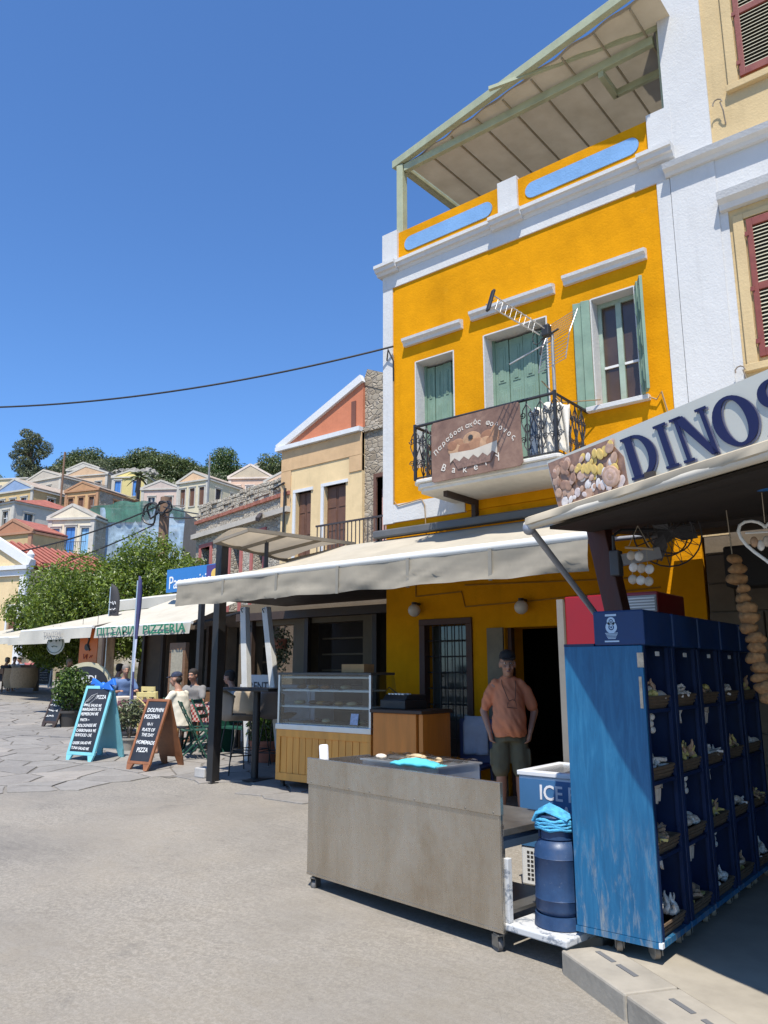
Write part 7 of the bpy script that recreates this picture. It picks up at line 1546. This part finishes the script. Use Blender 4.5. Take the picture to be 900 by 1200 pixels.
me.materials.append(mat('khaki_cotton', (.115, .105, .062), .9, .12, 8, .3, 100)); link('shorts', me, mn)
cp_ = MB(Mh); cp_.loft([[(rx*math.cos(2*math.pi*k/20), .012+ry*math.sin(2*math.pi*k/20), z) for k in range(20)] for z, rx, ry in ((.045, .083, .104), (.075, .082, .102), (.105, .068, .084), (.125, .035, .045), (.13, .005, .006))])
cp_.prism([(-.07, -.07, .046), (-.06, -.13, .04), (-.03, -.165, .036), (.03, -.165, .036), (.06, -.13, .04), (.07, -.07, .046)], (0, 0, .012)); cp_.build('cap', mat('black_cap', (.02, .02, .022), .8), mn, smooth=50)
gl_ = MB(Mh)
for s in (-1, 1): gl_.tube([(s*.033+.026*math.cos(q*.5236), -.106, .008+.02*math.sin(q*.5236)) for q in range(13)], .002, 5); gl_.tube([(s*.06, -.104, .012), (s*.082, -.02, .015), (s*.082, .02, .01)], .002, 5)
gl_.cyl((-.008, -.107, .01), (.008, -.107, .01), .002, n=5); gl_.build('glasses', mat('pale_frame', (.22, .2, .18), .4), mn, smooth=50)
ld = MB(); ld.tube([(-.075, .02, 1.45), (-.07, -.11, 1.36), (-.02, -.185, 1.24), (.0, -.2, 1.2)], .0035, 5).tube([(.075, .02, 1.45), (.08, -.11, 1.36), (.07, -.185, 1.24), (.06, -.2, 1.2)], .0035, 5)
ld.tube([(-.01, -.205, 1.19), (-.025, -.21, 1.14), (.085, -.21, 1.13), (.07, -.2, 1.2), (.04, -.2, 1.215), (0, -.2, 1.2)], .004, 5); ld.build('neck_cord', mat('dark_cord', (.09, .045, .03), .6), mn)
for s in (-1, 1): MB().ell((s*.122, -.05, .008), .048, .135, .012, 16, 6).tube([(s*.122-.045, -.04, .02), (s*.122, -.06, .075), (s*.122+.045, -.04, .02)], .012, 6).build('sandal', M_dwood, mn, smooth=60)
# seated figures (facing -y, seat at .45)
def seated(label, loc, rz, shirt, hair, cap=None, vox=.014, lean=.05, hy=0., armf=.35, skin=Sk, short=True, pants=None, grp='guests at the cafe tables'):
    t = thing('person', label, 'person', loc, rz, grp); b = MB(); hd = Vector((0, -.06-lean, 1.22)); Mh = head(b, hd, hy, 1., .1); blob(b, [(0, -lean*.7, 1.02), (0, -lean-.03, 1.14)], [.06, .055])
    tor = [(0, .06, .46, .17, .14), (0, .03, .6, .17, .13), (0, 0, .8, .175, .125), (0, -lean*.6, .95, .18, .11), (0, -lean*.7, 1.03, .1, .07)]; rings(b, tor)
    for s in (-1, 1):
        el = (s*.27, -.12-lean, .72); wr = (s*.16, -armf-lean, .76); blob(b, [(s*.185, -lean*.6, .97), el], [.055, .042]); blob(b, [el, wr], [.042, .028]); hand(b, wr, (-s*.3, -1, .05), (0, -.1, -1), s)
        blob(b, [(s*.09, .03, .52), (s*.13, -.40, .52)], [.085, .062]); blob(b, [(s*.13, -.40, .5), (s*.13, -.36, .3), (s*.13, -.34, .08)], [.058, .056, .036]); blob(b, [(s*.13, -.33, .05), (s*.135, -.48, .03)], [.038, .026])
    me = fuse(b, vox, 4); me.materials.append(skin); link('body', me, t); face_bits(t, Mh)
    q = MB(); rings(q, [(cx, cy, z, rx+.025, ry+.025) for cx, cy, z, rx, ry in tor[:-1]]+[(0, -lean*.7, 1.025, .12, .085)])
    for s in (-1, 1): blob(q, [(s*.18, -lean*.6, .97), (s*.245, -.075-lean, .81)], [.07, .062])
    me = fuse(q, vox, 3, 'shirt'); me.materials.append(shirt)
    for v in me.vertices: v.co += v.normal*(.01*noise.noise(v.co*11))
    link('shirt', me, t)
    q = MB(); rings(q, [(0, .05, .43, .19, .17), (0, .04, .58, .185, .15)])
    for s in (-1, 1): blob(q, [(s*.09, .03, .52), (s*.125, -.34, .53)], [.1, .082])
    me = fuse(q, vox, 3, 'shorts'); me.materials.append(pants or mat('dark_shorts', (.07, .07, .08), .9)); link('trousers', me, t)
    h_ = MB(Mh); h_.loft([[(rx*math.cos(2*math.pi*k/18), .02+ry*math.sin(2*math.pi*k/18), z) for k in range(18)] for z, rx, ry in ((.02 if not cap else .045, .082, .098), (.075, .083, .102), (.105, .068, .084), (.125, .035, .045), (.13, .005, .006))])
    if cap: h_.prism([(-.07, -.07, .046), (-.05, -.15, .038), (.05, -.15, .038), (.07, -.07, .046)], (0, 0, .012)); h_.build('cap', cap, t, smooth=50); MB(Mh).ell((0, .06, -.01), .07, .055, .06, 12, 8).build('hair', hair, t, smooth=80)
    else: h_.ell((0, .05, .0), .078, .066, .085, 12, 8); h_.build('hair', hair, t, smooth=60)
    return t
M_hair = mat('dark_hair', (.025, .018, .014), .8, .3, 60, .6, 150); M_hairg = mat('grey_hair', (.2, .18, .16), .8, .2, 60, .5)
seated('person in a cream T-shirt and navy cap seen from behind at the checked table', gnd(208, 884), R(-70), mat('cream_cotton', (.66, .6, .48), .9, .05, 6, .3), M_hair, mat('navy_cap', (.025, .032, .06), .9, .6, 18))
seated('dark haired person leaning in beside the navy cap', gnd(226, 868), R(20), mat('grey_cotton', (.2, .19, .18), .9), M_hair)
seated('dark haired person in a white shirt facing left behind the thick black post', gnd(274, 876), R(-75), mat('white_cotton', (.6, .6, .6), .9, .05), M_hair, lean=.1)
cols_ = [(.03, .03, .035), (.45, .42, .38), (.12, .15, .22), (.35, .1, .1), (.05, .05, .06), (.5, .5, .5)]
for k, (px, d, lab) in enumerate(((4, 31, 'person in black at the very left edge of the picture'), (14, 33, 'person in pale clothes next to the left edge'), (23, 34, 'person in dark blue left of the white framed chalkboard'), (33, 36, 'person in red behind the white framed chalkboard'), (76, 27, 'person in black right of the white framed chalkboard'), (133, 19, 'person in black behind the turquoise board'), (143, 18, 'person in blue behind the cream clothed table'))):
    p = atd(px, 800 if k < 5 else 838, d); p.z = gz(p.x, p.y)+.02
    seated(lab, p, YAW+R([160, 40, -30, 200, 90, 150, 30][k]), mat('crowd_%d' % k, (cols_+[(.1, .16, .3)])[k], .9), M_hair if k % 2 else M_hairg, vox=.022, grp='far cafe crowd')
    ch = thing('cafe_chair', 'wooden chair under the %s' % lab, 'chair', p, YAW+R([160, 40, -30, 200, 90, 150, 30][k]), 'chairs of the far crowd')
    MB().box(-.2, .2, -.17, .22, .40, .43).build('seat', M_oldwood, ch); MB().box(-.2, .2, .24, .26, .7, .9).build('backrest', M_oldwood, ch)
    for sx in (-.18, .18):
        MB().box(sx-.015, sx+.015, -.16, -.13, 0, .4).build('leg', M_oldwood, ch); MB().box(sx-.015, sx+.015, .22, .25, 0, .9).build('leg', M_oldwood, ch)
for k, (px, py, rz) in enumerate(((226, 868, 20), (274, 876, -75))):
    ch = thing('cafe_chair', ['wooden cafe chair under the guest beside the navy cap', 'wooden cafe chair under the guest in the white shirt'][k], 'chair', gnd(px, py), R(rz), 'chairs of the near guests'); MB().box(-.2, .2, -.17, .22, .40, .43).build('seat', M_oldwood, ch); MB().box(-.2, .2, .24, .26, .62, .9).build('backrest', M_oldwood, ch)
    for sx in (-.18, .18):
        MB().box(sx-.015, sx+.015, -.16, -.13, 0, .4).build('leg', M_oldwood, ch); MB().box(sx-.015, sx+.015, .22, .25, 0, .9).build('leg', M_oldwood, ch)
# blue plastic chair with a towel by the bakery door
bc = thing('blue_chair', 'dark blue plastic chair with a towel by the bakery door', 'chair', (-5.05, 7.7, .1), R(10)); M_cb = mat('chair_blue', (.015, .03, .1), .5)
MB().box(-.22, .22, -.22, .22, .42, .45).build('seat', M_cb, bc, bevel=.01); MB().box(-.22, .22, .2, .23, .45, .95).build('backrest', M_cb, bc, bevel=.02)
for sx in (-.2, .2):
    for sy in (-.2, .2): MB().cyl((sx*.9, sy*.9, .42), (sx*1.05, sy*1.05, 0), .02, n=8).build('leg', M_cb, bc)
tw = MB(); vs = [(-.15+.3*i/12, .19-.02*math.sin(i*.9)*(1-j/10)-(.02 if j < 9 else -.02), .55+.43*j/10) for i in range(13) for j in range(11)]; tw.add(vs, [(i*11+j, (i+1)*11+j, (i+1)*11+j+1, i*11+j+1) for i in range(12) for j in range(10)]); o = tw.build('towel', mat('pale_towel', (.3, .34, .42), .9, .1, 8), smooth=80); o.modifiers.new('s', 'SOLIDIFY').thickness = .012; o.location = bc.location; o.rotation_euler = bc.rotation_euler; tag(o, 'pale blue towel over the back of the dark blue chair', 'towel')
bpy.data.scenes.remove(TMP)
